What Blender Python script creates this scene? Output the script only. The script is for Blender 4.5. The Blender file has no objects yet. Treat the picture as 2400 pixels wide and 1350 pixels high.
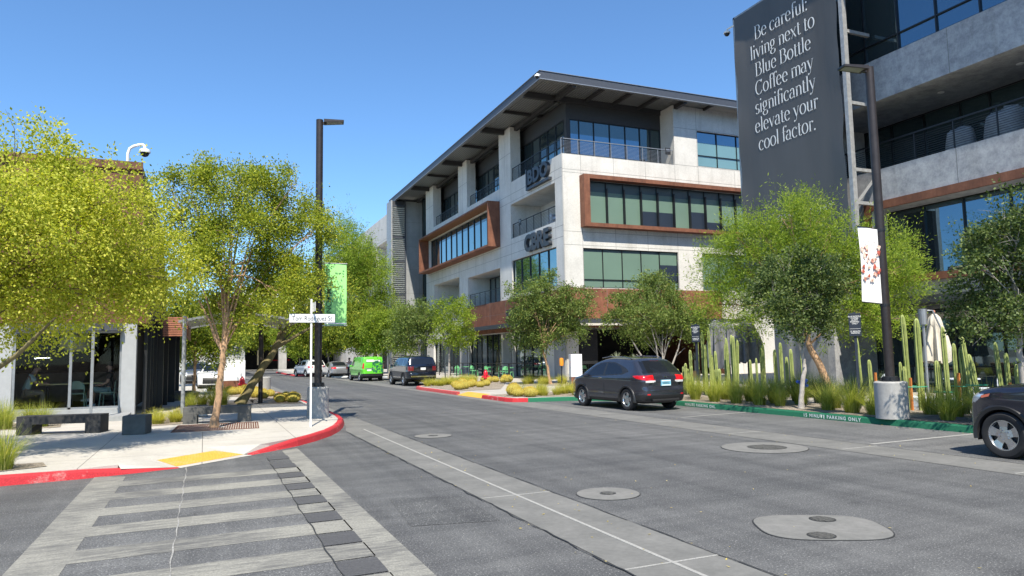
import bpy, bmesh, math, random
import numpy as np
from mathutils import Vector, Matrix
R = math.radians
random.seed(7); rng = np.random.default_rng(11)
S = bpy.context.scene
COL = S.collection

# ------------------------------------------------------------------ camera
yaw, pitch, roll = .407415, .0933386, -.0190152
f = Vector((math.sin(yaw)*math.cos(pitch), math.cos(yaw)*math.cos(pitch), math.sin(pitch)))
r = Vector((math.cos(yaw), -math.sin(yaw), 0)); u = r.cross(f)
c_, s_ = math.cos(roll), math.sin(roll)
rr, uu = c_*r + s_*u, -s_*r + c_*u
cd = bpy.data.cameras.new('camera'); cam = bpy.data.objects.new('camera', cd); COL.objects.link(cam)
m = Matrix.Identity(4)
for i in range(3):
    m[i][0], m[i][1], m[i][2] = rr[i], uu[i], -f[i]
m[0][3], m[1][3], m[2][3] = 0, 0, 1.8
cam.matrix_world = m
cd.sensor_width = 36; cd.lens = 36*1671.72/2400; cd.clip_end = 3000; cd.clip_start = .1
S.camera = cam

# ------------------------------------------------------------------ light
SHX, SHY = .20, .66                       # shadow offset per metre of height
elev = math.atan(1/math.hypot(SHX, SHY))
W = bpy.data.worlds.new('World'); S.world = W; W.use_nodes = True
nt = W.node_tree; nt.nodes.clear()
o = nt.nodes.new('ShaderNodeOutputWorld'); b = nt.nodes.new('ShaderNodeBackground'); sk = nt.nodes.new('ShaderNodeTexSky')
sk.sky_type = 'NISHITA'; sk.sun_disc = False
sk.sun_elevation = elev; sk.sun_rotation = math.atan2(-SHX, -SHY)
sk.altitude = 600; sk.air_density = 1.0; sk.dust_density = .2; sk.ozone_density = 4.0
b.inputs['Strength'].default_value = .12
tn = nt.nodes.new('ShaderNodeMix'); tn.data_type = 'RGBA'; tn.blend_type = 'MULTIPLY'; tn.inputs[0].default_value = 1; tn.inputs[7].default_value = (.72, .93, 1.06, 1)
nt.links.new(sk.outputs[0], tn.inputs[6]); nt.links.new(tn.outputs[2], b.inputs[0]); nt.links.new(b.outputs[0], o.inputs[0])
ld = bpy.data.lights.new('sun', 'SUN'); ld.energy = 4.7; ld.angle = R(.55); ld.color = (1, .93, .80)
sun = bpy.data.objects.new('sun', ld); COL.objects.link(sun)
sun.rotation_euler = Vector((SHX, SHY, -1)).to_track_quat('-Z', 'Y').to_euler()
sun.location = (-10, -20, 40)
S.view_settings.view_transform = 'Standard'; S.view_settings.look = 'None'
S.view_settings.exposure = .8; S.view_settings.gamma = 1
S.render.engine = 'CYCLES'
S.cycles.use_denoising = True
S.cycles.max_bounces = 8; S.cycles.transparent_max_bounces = 12
S.cycles.sample_clamp_indirect = 6

# ------------------------------------------------------------------ materials
MATS = {}
def newmat(name):
    mt = bpy.data.materials.new(name); mt.use_nodes = True
    t = mt.node_tree; t.nodes.clear()
    out = t.nodes.new('ShaderNodeOutputMaterial'); p = t.nodes.new('ShaderNodeBsdfPrincipled')
    t.links.new(p.outputs[0], out.inputs[0])
    MATS[name] = mt
    return mt, t, p, out
def N(t, typ, **kw):
    n = t.nodes.new(typ)
    for k, v in kw.items():
        if k in n.inputs.keys(): n.inputs[k].default_value = v
        else: setattr(n, k, v)
    return n
def ramp(t, fac, stops):
    n = t.nodes.new('ShaderNodeValToRGB'); e = n.color_ramp.elements
    while len(e) < len(stops): e.new(.5)
    for el, (p, c) in zip(e, stops):
        el.position = p; el.color = (*c, 1)
    t.links.new(fac, n.inputs[0]); return n.outputs[0]
def coords(t, scale=(1, 1, 1), obj=True, rot=(0, 0, 0)):
    tc = t.nodes.new('ShaderNodeTexCoord'); mp = t.nodes.new('ShaderNodeMapping')
    mp.inputs['Scale'].default_value = scale; mp.inputs['Rotation'].default_value = rot
    t.links.new(tc.outputs['Object'], mp.inputs[0]); return mp.outputs[0]
def noise(t, vec, scale, detail=4, rough=.6):
    n = N(t, 'ShaderNodeTexNoise', Scale=scale, Detail=detail, Roughness=rough)
    t.links.new(vec, n.inputs['Vector']); return n.outputs['Fac']
def mixc(t, fac, a, b_, mode='MIX'):
    n = t.nodes.new('ShaderNodeMix'); n.data_type = 'RGBA'; n.blend_type = mode
    for sock, v in ((n.inputs[0], fac), (n.inputs[6], a), (n.inputs[7], b_)):
        if isinstance(v, (int, float)): sock.default_value = v
        elif isinstance(v, tuple): sock.default_value = (*v, 1)
        else: t.links.new(v, sock)
    return n.outputs[2]
def bump(t, p, h, strength=.3, dist=.02):
    n = N(t, 'ShaderNodeBump', Strength=strength, Distance=dist)
    t.links.new(h, n.inputs['Height']); t.links.new(n.outputs[0], p.inputs['Normal'])
def plain(name, col, rough=.6, metal=0., var=.12, scale=6, bmp=0, coat=0, spec=.5):
    mt, t, p, out = newmat(name)
    v = coords(t); nf = noise(t, v, scale)
    lo = tuple(c*(1-var) for c in col); hi = tuple(min(1, c*(1+var)) for c in col)
    t.links.new(ramp(t, nf, [(.3, lo), (.7, hi)]), p.inputs['Base Color'])
    p.inputs['Roughness'].default_value = rough; p.inputs['Metallic'].default_value = metal
    p.inputs['Coat Weight'].default_value = coat; p.inputs['Specular IOR Level'].default_value = spec
    p.inputs['Coat Roughness'].default_value = .03
    if bmp: bump(t, p, noise(t, v, scale*6), bmp, .01)
    return mt
def concrete(name, lo, hi, scale=.6, streak=True, bmp=.15, blotch=None, rough=.85):
    mt, t, p, out = newmat(name)
    v = coords(t); a = noise(t, v, scale, 6, .65); f2 = noise(t, v, 14, 3)
    col = ramp(t, a, [(.28, lo), (.72, hi)])
    col = mixc(t, .25, col, ramp(t, f2, [(.3, (.35,)*3), (.7, (1, 1, 1))]), 'MULTIPLY')
    if streak:
        vs = coords(t, (1.6, 1.6, .16)); st = noise(t, vs, 1.0, 5, .7)
        col = mixc(t, .32, col, ramp(t, st, [(.33, (.6, .58, .54)), (.5, (1, 1, 1))]), 'MULTIPLY')
    if blotch:
        bl = noise(t, v, 2.6, 8, .75)
        col = mixc(t, .8, col, ramp(t, bl, [(.38, blotch), (.6, (1, 1, 1))]), 'MULTIPLY')
    t.links.new(col, p.inputs['Base Color']); p.inputs['Roughness'].default_value = rough
    bump(t, p, noise(t, v, 40, 3), bmp, .01)
    return mt
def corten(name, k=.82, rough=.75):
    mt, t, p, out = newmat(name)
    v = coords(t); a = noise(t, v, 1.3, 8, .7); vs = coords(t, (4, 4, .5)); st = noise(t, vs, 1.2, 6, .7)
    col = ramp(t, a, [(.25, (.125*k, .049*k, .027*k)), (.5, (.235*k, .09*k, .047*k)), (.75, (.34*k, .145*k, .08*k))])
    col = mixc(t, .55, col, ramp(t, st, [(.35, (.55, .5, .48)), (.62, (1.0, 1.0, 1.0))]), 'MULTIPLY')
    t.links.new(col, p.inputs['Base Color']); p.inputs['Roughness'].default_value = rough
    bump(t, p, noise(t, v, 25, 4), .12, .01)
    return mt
def pane_mat(name, col, metal=.85, rough=.02, dark=None):
    mt, t, p, out = newmat(name)
    v = coords(t); nf = noise(t, v, .25, 2)
    p.inputs['Base Color'].default_value = (*col, 1); p.inputs['Metallic'].default_value = metal
    p.inputs['Roughness'].default_value = rough
    bump(t, p, nf, .035, .25)
    return mt
def blind_mat(name, col, spec=.5):
    # tinted pane with a roller blind close behind it
    mt, t, p, out = newmat(name)
    v = coords(t); nf = noise(t, v, .4, 3)
    t.links.new(ramp(t, nf, [(.3, tuple(c*.93 for c in col)), (.7, tuple(c*1.06 for c in col))]), p.inputs['Base Color'])
    p.inputs['Roughness'].default_value = .5
    p.inputs['Coat Weight'].default_value = 1; p.inputs['Coat Roughness'].default_value = .015; p.inputs['Coat IOR'].default_value = 1.7
    return mt
def leaf_mat(name, stops, trans=.35, rough=.55):
    mt, t, p, out = newmat(name)
    g = t.nodes.new('ShaderNodeNewGeometry')
    col = ramp(t, g.outputs['Random Per Island'], stops)
    t.links.new(col, p.inputs['Base Color']); p.inputs['Roughness'].default_value = rough
    p.inputs['Specular IOR Level'].default_value = .2
    tr = t.nodes.new('ShaderNodeBsdfTranslucent'); mx = N(t, 'ShaderNodeMixShader', Fac=trans)
    tc = mixc(t, 1.0, col, (1.35, 1.35, .6), 'MULTIPLY')
    t.links.new(tc, tr.inputs[0]); t.links.new(p.outputs[0], mx.inputs[1]); t.links.new(tr.outputs[0], mx.inputs[2])
    t.links.new(mx.outputs[0], out.inputs[0])
    return mt
def asphalt(name, base=.075, wear=True, sc=1.):
    mt, t, p, out = newmat(name)
    v = coords(t)
    big = noise(t, v, .16*sc, 5, .6)
    vs = coords(t, (.18, 1.5, 1), rot=(0, 0, R(-14))); streak = noise(t, vs, 1.1, 8, .72)
    vs2 = coords(t, (1.8, .1, 1), rot=(0, 0, R(4))); lane = noise(t, vs2, .7, 5, .6)
    mid = noise(t, v, 1.1, 6, .7)
    fine = noise(t, v, 48, 2, .8); sp = noise(t, v, 62, 1, .5)
    b0 = base
    col = ramp(t, big, [(.3, (b0*.82, b0*.84, b0*.86)), (.7, (b0*1.2, b0*1.2, b0*1.19))])
    col = mixc(t, .75, col, ramp(t, streak, [(.33, (.66, .67, .69)), (.5, (1, 1, 1)), (.66, (1.34, 1.34, 1.32))]), 'MULTIPLY')
    col = mixc(t, .5, col, ramp(t, lane, [(.32, (.72, .72, .73)), (.66, (1.25, 1.25, 1.24))]), 'MULTIPLY')
    col = mixc(t, .5, col, ramp(t, mid, [(.35, (.74, .74, .75)), (.65, (1.2, 1.2, 1.2))]), 'MULTIPLY')
    col = mixc(t, .9, col, ramp(t, fine, [(.3, (.55, .55, .56)), (.5, (1, 1, 1)), (.72, (1.6, 1.6, 1.58))]), 'MULTIPLY')
    col = mixc(t, ramp(t, sp, [(.64, (0, 0, 0)), (.71, (.8, .8, .8))]), col, (.34, .34, .33))
    oil = noise(t, v, .9, 7, .55); col = mixc(t, .7, col, ramp(t, oil, [(.25, (.45, .45, .46)), (.36, (1, 1, 1))]), 'MULTIPLY')
    vt = coords(t, (2.6, .06, 1), rot=(0, 0, R(-3))); tyre = noise(t, vt, .9, 3, .5); col = mixc(t, .6, col, ramp(t, tyre, [(.36, (.74, .74, .75)), (.5, (1, 1, 1)), (.66, (1.2, 1.2, 1.19))]), 'MULTIPLY')
    t.links.new(col, p.inputs['Base Color']); p.inputs['Roughness'].default_value = .82
    bump(t, p, fine, .5, .008)
    return mt
def worn_paint(name, col, under=(.1, .1, .102), amount=.5, stretch=(.35, 4, 1)):
    mt, t, p, out = newmat(name)
    v = coords(t); vs = coords(t, stretch); a = noise(t, vs, 3.2, 9, .78); fine = noise(t, v, 50, 2, .8); big = noise(t, v, .7, 4)
    c1 = mixc(t, .8, col, ramp(t, fine, [(.3, (.6,)*3), (.7, (1.2,)*3)]), 'MULTIPLY')
    m1 = t.nodes.new('ShaderNodeMath'); m1.operation = 'MULTIPLY_ADD'; m1.inputs[1].default_value = .75 if 'crosswalk' in name else .5
    t.links.new(big, m1.inputs[0]); t.links.new(a, m1.inputs[2])
    fac = ramp(t, m1.outputs[0], [(amount+(.22 if 'crosswalk' in name else .13), (0,)*3), (amount+(.46 if 'crosswalk' in name else .32), (1,)*3)])
    t.links.new(mixc(t, fac, under, c1), p.inputs['Base Color']); p.inputs['Roughness'].default_value = .85
    bump(t, p, fine, .4, .006)
    return mt
def gravel(name, c0, c1, sc=38):
    mt, t, p, out = newmat(name)
    v = coords(t); vo = N(t, 'ShaderNodeTexVoronoi', Scale=sc); t.links.new(v, vo.inputs['Vector'])
    hs = t.nodes.new('ShaderNodeSeparateColor'); t.links.new(vo.outputs['Color'], hs.inputs[0])
    col = ramp(t, hs.outputs[0], [(0, c0), (1, c1)])
    col = mixc(t, .8, col, ramp(t, vo.outputs['Distance'], [(.25, (1,)*3), (.75, (.35,)*3)]), 'MULTIPLY')
    t.links.new(col, p.inputs['Base Color']); p.inputs['Roughness'].default_value = .9
    bump(t, p, vo.outputs['Distance'], -.8, .02)
    return mt
def paving(name, lo, hi, joint=1.8, rough=.85):
    mt, t, p, out = newmat(name)
    v = coords(t); a = noise(t, v, .8, 6, .65); fn = noise(t, v, 45, 3)
    col = ramp(t, a, [(.3, lo), (.7, hi)])
    col = mixc(t, .35, col, ramp(t, fn, [(.3, (.6,)*3), (.7, (1.15,)*3)]), 'MULTIPLY')
    br = N(t, 'ShaderNodeTexBrick', Scale=1.0); br.offset = 0
    br.inputs['Brick Width'].default_value = joint; br.inputs['Row Height'].default_value = joint; br.inputs['Mortar Size'].default_value = .007
    t.links.new(v, br.inputs['Vector'])
    col = mixc(t, br.outputs['Fac'], col, tuple(c*.35 for c in lo))
    sp = noise(t, v, 5, 8, .8); col = mixc(t, .5, col, ramp(t, sp, [(.32, (.6, .58, .55)), (.45, (1, 1, 1))]), 'MULTIPLY')
    t.links.new(col, p.inputs['Base Color']); p.inputs['Roughness'].default_value = rough
    bump(t, p, fn, .15, .006)
    return mt
def glass_thin(name, tint=(.55, .62, .62), refl=.9):
    mt, t, p, out = newmat(name); t.nodes.remove(p)
    lw = t.nodes.new('ShaderNodeFresnel'); lw.inputs[0].default_value = 1.5
    tr = t.nodes.new('ShaderNodeBsdfTransparent'); tr.inputs[0].default_value = (*tint, 1)
    gl = t.nodes.new('ShaderNodeBsdfGlossy'); gl.inputs['Roughness'].default_value = .01; gl.inputs[0].default_value = (refl,)*3+(1,)
    mx = t.nodes.new('ShaderNodeMixShader'); t.links.new(lw.outputs[0], mx.inputs[0]); t.links.new(tr.outputs[0], mx.inputs[1]); t.links.new(gl.outputs[0], mx.inputs[2])
    t.links.new(mx.outputs[0], out.inputs[0]); return mt
def emis(name, col, st):
    mt, t, p, out = newmat(name)
    p.inputs['Base Color'].default_value = (*col, 1); p.inputs['Emission Color'].default_value = (*col, 1); p.inputs['Emission Strength'].default_value = st
    return mt
def carpaint(name, col, metal=.35, rough=.32):
    mt, t, p, out = newmat(name)
    v = coords(t); fl = noise(t, v, 400, 1); dn = noise(t, v, 3, 5, .7)
    c1 = ramp(t, fl, [(.3, tuple(c*.88 for c in col)), (.7, tuple(c*1.14 for c in col))])
    t.links.new(mixc(t, ramp(t, dn, [(.55, (0,)*3), (.8, (.09,)*3)]), c1, (.35, .32, .28)), p.inputs['Base Color'])
    p.inputs['Metallic'].default_value = metal; p.inputs['Roughness'].default_value = rough
    p.inputs['Coat Weight'].default_value = 1; p.inputs['Coat Roughness'].default_value = .04
    return mt
def corrugated(name, col, axis, period=.18):
    mt, t, p, out = newmat(name)
    sc = [0, 0, 0]; sc[axis] = 1/period
    v = coords(t, tuple(sc)); w = N(t, 'ShaderNodeTexWave', Scale=.3142); w.wave_type = 'BANDS'; w.bands_direction = 'XYZ'[axis]
    t.links.new(v, w.inputs['Vector'])
    t.links.new(ramp(t, w.outputs['Fac'], [(.2, tuple(c*.62 for c in col)), (.6, col)]), p.inputs['Base Color'])
    p.inputs['Roughness'].default_value = .45; p.inputs['Metallic'].default_value = .5
    bump(t, p, w.outputs['Fac'], .8, .04)
    return mt

M = MATS
asphalt('asphalt', .082); asphalt('asphalt_patch', .066); asphalt('asphalt_bay', .098)
concrete('gutter_concrete', (.125, .125, .118), (.20, .197, .185), 1.6, False, .3)
concrete('collar_concrete', (.15, .15, .14), (.215, .21, .198), 3.0, False, .3)
worn_paint('white_line', (.33, .325, .305), (.17, .168, .16), .30, (1.2, 1.2, 1))
plain('crack_dust', (.27, .265, .25), .9, var=.4, scale=20)
plain('tar', (.03, .03, .03), .6)
paving('sidewalk', (.40, .375, .335), (.50, .475, .43)); paving('plaza', (.36, .335, .30), (.47, .44, .40), 1.2)
worn_paint('crosswalk_paint', (.265, .258, .226), (.105, .104, .10), .50, (.8, 4.5, 1))
worn_paint('crosswalk_dark', (.072, .072, .075), (.085, .085, .086), .45)
worn_paint('red_paint', (.46, .022, .030), (.42, .30, .27), .36, (1, 1, 1))
worn_paint('faded_red', (.5, .07, .07), (.55, .34, .3), .36, (1, 1, 1))
worn_paint('green_paint', (.008, .13, .065), (.06, .2, .13), .33, (1, 1, 1))
worn_paint('yellow_paint', (.62, .345, .045), (.5, .36, .16), .42, (1, 1, 1)); plain('yellow_dome', (.60, .32, .045), .7)
plain('curb_white', (.55, .56, .55), .8, var=.1)
gravel('gravel', (.20, .16, .12), (.50, .43, .34)); gravel('dark_gravel', (.07, .07, .07), (.2, .195, .185))
gravel('ground_soil', (.22, .18, .14), (.36, .31, .25), 3)
concrete('wall_concrete', (.56, .545, .505), (.71, .69, .645)); concrete('grey_concrete', (.24, .25, .255), (.36, .37, .375), .5)
concrete('mottled_concrete', (.38, .38, .385), (.52, .52, .525), .4, True, .2, (.55, .56, .6))  # blotches put grazing light on rough concrete into the colour
concrete('tan_concrete', (.36, .325, .275), (.48, .44, .38), .5)
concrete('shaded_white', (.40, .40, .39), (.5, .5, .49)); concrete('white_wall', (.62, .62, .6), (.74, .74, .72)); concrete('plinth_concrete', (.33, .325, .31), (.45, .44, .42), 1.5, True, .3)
plain('joint', (.17, .168, .16), .9); plain('ceiling', (.55, .54, .5), .9)
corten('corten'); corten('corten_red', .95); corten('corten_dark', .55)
plain('wood_slat', (.30, .12, .07), .6, var=.3, scale=4); plain('wood_soffit', (.27, .135, .07), .6, var=.25, scale=5)
plain('dark_steel', (.022, .023, .026), .45, .3); plain('charcoal', (.05, .051, .055), .6, .1); plain('bronze_pole', (.042, .034, .032), .42, .4, var=.2)
plain('mullion', (.018, .019, .022), .4, .3); plain('grey_metal', (.30, .31, .32), .45, .6); plain('steel_frame', (.34, .34, .335), .5, .3, var=.2)
plain('fascia', (.062, .068, .082), .5, .2); plain('beam', (.035, .034, .035), .6)
corrugated('deck_x', (.31, .32, .32), 0, .2)
plain('louvre', (.58, .62, .63), .4, .35)
pane_mat('pane_teal', (.25, .36, .37), .9); pane_mat('pane_blue', (.15, .23, .29), .9); pane_mat('pane_dark', (.10, .14, .15), .75)
pane_mat('pane_clear', (.33, .40, .42), .8)
blind_mat('blind_green', (.135, .215, .165)); blind_mat('blind_teal', (.13, .25, .27)); blind_mat('blind_dark', (.012, .022, .04)); blind_mat('blind_gap', (.05, .09, .1))
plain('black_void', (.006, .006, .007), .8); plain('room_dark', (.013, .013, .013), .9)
glass_thin('cafe_glass', (.80, .83, .83), .42); glass_thin('rail_glass')
plain('white_paint', (.74, .74, .72), .5, var=.04); plain('white_sign', (.80, .80, .79), .35, var=.02); plain('panel_grey', (.34, .35, .36), .5, var=.05); plain('navy_sign', (.02, .027, .042), .5)
plain('sign_black', (.02, .02, .02), .5); plain('letter_white', (.72, .72, .7), .7, var=.03); plain('letter_dark', (.045, .05, .06), .45, .3)
plain('banner_green', (.33, .74, .24), .6, var=.03); plain('banner_white', (.80, .79, .77), .6, var=.02); plain('banner_ink', (.05, .13, .07), .7)
plain('red_enamel', (.58, .012, .03), .3, coat=.4, var=.05)
plain('rubber', (.014, .014, .015), .8, var=.2, scale=20); plain('alloy', (.50, .51, .53), .25, .9); plain('alloy_dark', (.03, .03, .033), .35, .6)
plain('car_black', (.012, .012, .013), .5); plain('car_trim', (.018, .018, .019), .4); plain('chrome', (.6, .6, .62), .12, 1.)
pane_mat('car_glass', (.035, .043, .055), .7, .02)
plain('tail_red', (.55, .008, .012), .15, coat=1, var=.05); plain('lamp_clear', (.72, .72, .72), .1, .3, coat=1); plain('amber', (.6, .12, .06), .2, coat=1)
carpaint('paint_graphite', (.050, .054, .070), .6, .24); carpaint('paint_slate', (.030, .033, .052), .6, .27); carpaint('paint_navy', (.004, .006, .014), .1, .2)
carpaint('paint_white', (.72, .72, .71), 0, .3); carpaint('paint_silver', (.45, .46, .48), .7, .3); carpaint('paint_green', (.12, .55, .03), 0, .35); carpaint('paint_grey', (.2, .21, .22), .6, .3)
concrete('bench_dark', (.022, .022, .023), (.040, .040, .041), 2, False, .2); concrete('bench_mid', (.075, .075, .072), (.14, .138, .13), 2, False, .3)
plain('plate_blue', (.20, .48, .62), .4, var=.25, scale=25); plain('mint', (.29, .42, .34), .5, var=.05); plain('table_wood', (.72, .62, .30), .4, var=.1)
plain('chair_green', (.16, .48, .22), .5, var=.05); plain('chair_white', (.62, .66, .72), .4, var=.05); plain('cover_grey', (.24, .235, .23), .85, var=.15, bmp=.3)
plain('umbrella_cream', (.56, .51, .42), .85, var=.1, bmp=.2); plain('umbrella_grey', (.16, .165, .18), .85, var=.2, bmp=.2)
plain('bark_tan', (.40, .25, .145), .9, var=.35, scale=9, bmp=.6); plain('bark_grey', (.36, .33, .30), .9, var=.25, scale=9, bmp=.6); plain('bark_green', (.165, .135, .06), .9, var=.35, scale=7, bmp=.6); plain('twig', (.22, .18, .13), .9)
plain('skin', (.42, .25, .18), .6); plain('hair', (.03, .022, .018), .7); plain('shirt_teal', (.42, .56, .56), .85, bmp=.2); plain('trousers_tan', (.22, .18, .13), .85); plain('shorts_teal', (.14, .25, .26), .85); plain('cloth_black', (.03, .03, .033), .85); plain('shirt_white', (.7, .7, .72), .85)
plain('orange_wood', (.50, .17, .04), .7, var=.2); plain('green_tape', (.02, .36, .22), .5); plain('orange_paint', (.75, .27, .02), .5); plain('terracotta', (.62, .33, .16), .7)
plain('copper_ring', (.42, .17, .06), .5, .3); plain('blue_glaze', (.05, .13, .5), .3); plain('grate_rust', (.13, .055, .035), .8, var=.3); plain('lantern', (.62, .55, .36), .8, var=.15, scale=14)
plain('tail_dark', (.16, .01, .014), .15, coat=1, var=.05); plain('manhole', (.11, .108, .10), .7, .3, var=.35, scale=40, bmp=.8)
leaf_mat('leaf_yellow', [(0, (.22, .27, .025)), (.3, (.37, .41, .04)), (.7, (.50, .52, .075)), (1, (.66, .62, .13))], .45)
leaf_mat('leaf_mid', [(0, (.07, .12, .015)), (.4, (.16, .225, .026)), (.75, (.27, .325, .04)), (1, (.42, .42, .05))], .4)
leaf_mat('leaf_light', [(0, (.11, .155, .02)), (.4, (.23, .295, .036)), (.75, (.36, .40, .05)), (1, (.52, .50, .07))], .45)
leaf_mat('leaf_ash', [(0, (.032, .06, .018)), (.5, (.085, .13, .038)), (1, (.20, .245, .09))], .34, .5)
leaf_mat('leaf_olive', [(0, (.06, .10, .028)), (.5, (.145, .205, .05)), (.9, (.235, .30, .08)), (1, (.30, .28, .1))], .35, .5)
leaf_mat('leaf_feather', [(0, (.11, .18, .022)), (.5, (.23, .33, .042)), (1, (.38, .46, .075))], .45)
leaf_mat('leaf_feather_yellow', [(0, (.12, .16, .02)), (.5, (.25, .30, .03)), (1, (.38, .36, .06))], .4)
leaf_mat('leaf_bright', [(0, (.10, .16, .02)), (.5, (.22, .31, .035)), (1, (.34, .40, .05))], .4)
leaf_mat('grass_green', [(0, (.17, .22, .03)), (.5, (.33, .38, .065)), (.85, (.45, .46, .11)), (1, (.56, .50, .2))], .4)
leaf_mat('grass_yellow', [(0, (.29, .31, .04)), (.6, (.48, .47, .085)), (1, (.6, .52, .17))], .4)
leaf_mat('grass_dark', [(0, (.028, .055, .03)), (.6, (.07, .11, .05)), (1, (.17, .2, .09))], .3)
leaf_mat('agave_leaf', [(0, (.16, .2, .13)), (1, (.38, .42, .3))], .2)
leaf_mat('spine_gold', [(0, (.50, .35, .04)), (.55, (.70, .53, .085)), (1, (.76, .65, .28))], .38)
mt, t, p, out = newmat('cactus')
v = coords(t); t.links.new(ramp(t, noise(t, v, 5, 5), [(.3, (.20, .25, .06)), (.7, (.34, .38, .13))]), p.inputs['Base Color']); p.inputs['Roughness'].default_value = .55; bump(t, p, noise(t, v, 60, 2), .3, .01)
plain('cactus_rib', (.035, .05, .025), .8); plain('barrel_body', (.30, .25, .04), .8, var=.3, scale=20)
mt, t, p, out = newmat('mesh_banner')
v = coords(t, (1, .45, .10)); w = noise(t, v, 1.1, 4, .55); v2 = coords(t, (1, 1, 5)); w2 = noise(t, v2, 3.0, 2)
t.links.new(ramp(t, w, [(.3, (.060, .059, .058)), (.7, (.090, .088, .086))]), p.inputs['Base Color']); p.inputs['Roughness'].default_value = .5
bump(t, p, w, .25, .15)
# ------------------------------------------------------------------ helpers
class MB:
    """collects shapes and links them as ONE mesh object"""
    def __init__(s): s.v = []; s.f = []; s.mi = []; s.mats = []; s.cur = 0; s.T = None
    def mat(s, name):
        if name not in s.mats: s.mats.append(name)
        s.cur = s.mats.index(name); return s
    def add(s, vs, fs):
        b = len(s.v)
        if s.T is not None: vs = [tuple(s.T @ Vector(p)) for p in vs]
        s.v += [tuple(p) for p in vs]
        for q in fs: s.f.append([b+i for i in q]); s.mi.append(s.cur)
        return s
    def box(s, x0, y0, z0, x1, y1, z1):
        x0, x1 = min(x0, x1), max(x0, x1); y0, y1 = min(y0, y1), max(y0, y1); z0, z1 = min(z0, z1), max(z0, z1)
        return s.add([(x0,y0,z0),(x1,y0,z0),(x1,y1,z0),(x0,y1,z0),(x0,y0,z1),(x1,y0,z1),(x1,y1,z1),(x0,y1,z1)],
                     [(3,2,1,0),(4,5,6,7),(0,1,5,4),(1,2,6,5),(2,3,7,6),(3,0,4,7)])
    def rbox(s, cx, cy, z0, sx, sy, h, rz=0, ch=.02):
        """box standing on z0 with chamfered edges"""
        c, n = math.cos(rz), math.sin(rz)
        rings = [(z0, ch), (z0+ch, 0), (z0+h-ch, 0), (z0+h, ch)]; vs = []
        for z, q in rings:
            ax, ay = sx/2, sy/2
            pts = [(-ax+ch, -ay), (ax-ch, -ay), (ax, -ay+ch), (ax, ay-ch), (ax-ch, ay), (-ax+ch, ay), (-ax, ay-ch), (-ax, -ay+ch)]
            k = ((ax-q)/ax, (ay-q)/ay)
            vs += [(cx+c*x*k[0]-n*y*k[1], cy+n*x*k[0]+c*y*k[1], z) for x, y in pts]
        fs = [tuple(range(7, -1, -1)), tuple(range(24, 32))]
        for i in range(3):
            for j in range(8): fs.append((i*8+j, i*8+(j+1) % 8, i*8+8+(j+1) % 8, i*8+8+j))
        return s.add(vs, fs)
    def quad(s, *p): return s.add(p, [tuple(range(len(p)))])
    def prism(s, poly, z0, z1, top=True, bottom=False):
        n = len(poly); vs = [(*p, z0) for p in poly] + [(*p, z1) for p in poly]
        fs = [(i, (i+1) % n, n+(i+1) % n, n+i) for i in range(n)]
        if top: fs.append(tuple(range(n, 2*n)))
        if bottom: fs.append(tuple(range(n-1, -1, -1)))
        return s.add(vs, fs)
    def extr(s, poly, axis, a, b_):
        """polygon in the other two axes, extruded along axis from a to b_"""
        def mk(p, t):
            l = list(p); l.insert(axis, t); return tuple(l)
        n = len(poly); vs = [mk(p, a) for p in poly]+[mk(p, b_) for p in poly]
        return s.add(vs, [(i, (i+1) % n, n+(i+1) % n, n+i) for i in range(n)]+[tuple(range(n-1, -1, -1)), tuple(range(n, 2*n))])
    def tube(s, pts, rad, n=8, cap=True):
        pts = [Vector(p) for p in pts]
        if isinstance(rad, (int, float)): rad = [rad]*len(pts)
        vs = []; prev = None
        for i, p in enumerate(pts):
            d = (pts[min(i+1, len(pts)-1)]-pts[max(i-1, 0)]).normalized()
            if prev is None:
                a = d.orthogonal().normalized()
            else:
                a = prev-d*prev.dot(d)
                a = a.normalized() if a.length > 1e-6 else d.orthogonal().normalized()
            prev = a; b_ = d.cross(a)
            for k in range(n):
                t = 2*math.pi*k/n; vs.append(p+(a*math.cos(t)+b_*math.sin(t))*rad[i])
        fs = []
        for i in range(len(pts)-1):
            for k in range(n): fs.append((i*n+k, i*n+(k+1) % n, i*n+n+(k+1) % n, i*n+n+k))
        if cap: fs += [tuple(range(n-1, -1, -1)), tuple(range(len(vs)-n, len(vs)))]
        return s.add(vs, fs)
    def lathe(s, prof, c=(0, 0, 0), n=16, axis=2, lobes=0, amp=0., cap=True):
        vs = []
        for r_, h in prof:
            for k in range(n):
                t = 2*math.pi*k/n; q = r_*(1+amp*math.cos(lobes*t)) if lobes else r_
                p = [q*math.cos(t), q*math.sin(t)]; p.insert(axis, h)
                vs.append((c[0]+p[0], c[1]+p[1], c[2]+p[2]))
        fs = []
        for i in range(len(prof)-1):
            for k in range(n):
                a = (i*n+k, i*n+(k+1) % n, i*n+n+(k+1) % n, i*n+n+k); fs.append(a if axis != 1 else a[::-1])
        if cap: fs += [tuple(range(n-1, -1, -1)), tuple(range(len(vs)-n, len(vs)))]
        return s.add(vs, fs)
    def build(s, name, parent=None, smooth=None, mats=None):
        me = bpy.data.meshes.new(name); me.from_pydata(s.v, [], s.f); me.update()
        for mn in (mats or s.mats): me.materials.append(M[mn])
        if len(s.mats) > 1: me.polygons.foreach_set('material_index', s.mi)
        if smooth is not None:
            me.shade_smooth() if hasattr(me, 'shade_smooth') else None
            me.set_sharp_from_angle(angle=R(smooth))
        o = bpy.data.objects.new(name, me); COL.objects.link(o)
        if parent is not None: o.parent = parent
        return o
def tag(o, label=None, cat=None, group=None, kind=None):
    if label: o['label'] = label
    if cat: o['category'] = cat
    if group: o['group'] = group
    if kind: o['kind'] = kind
    return o
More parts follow.
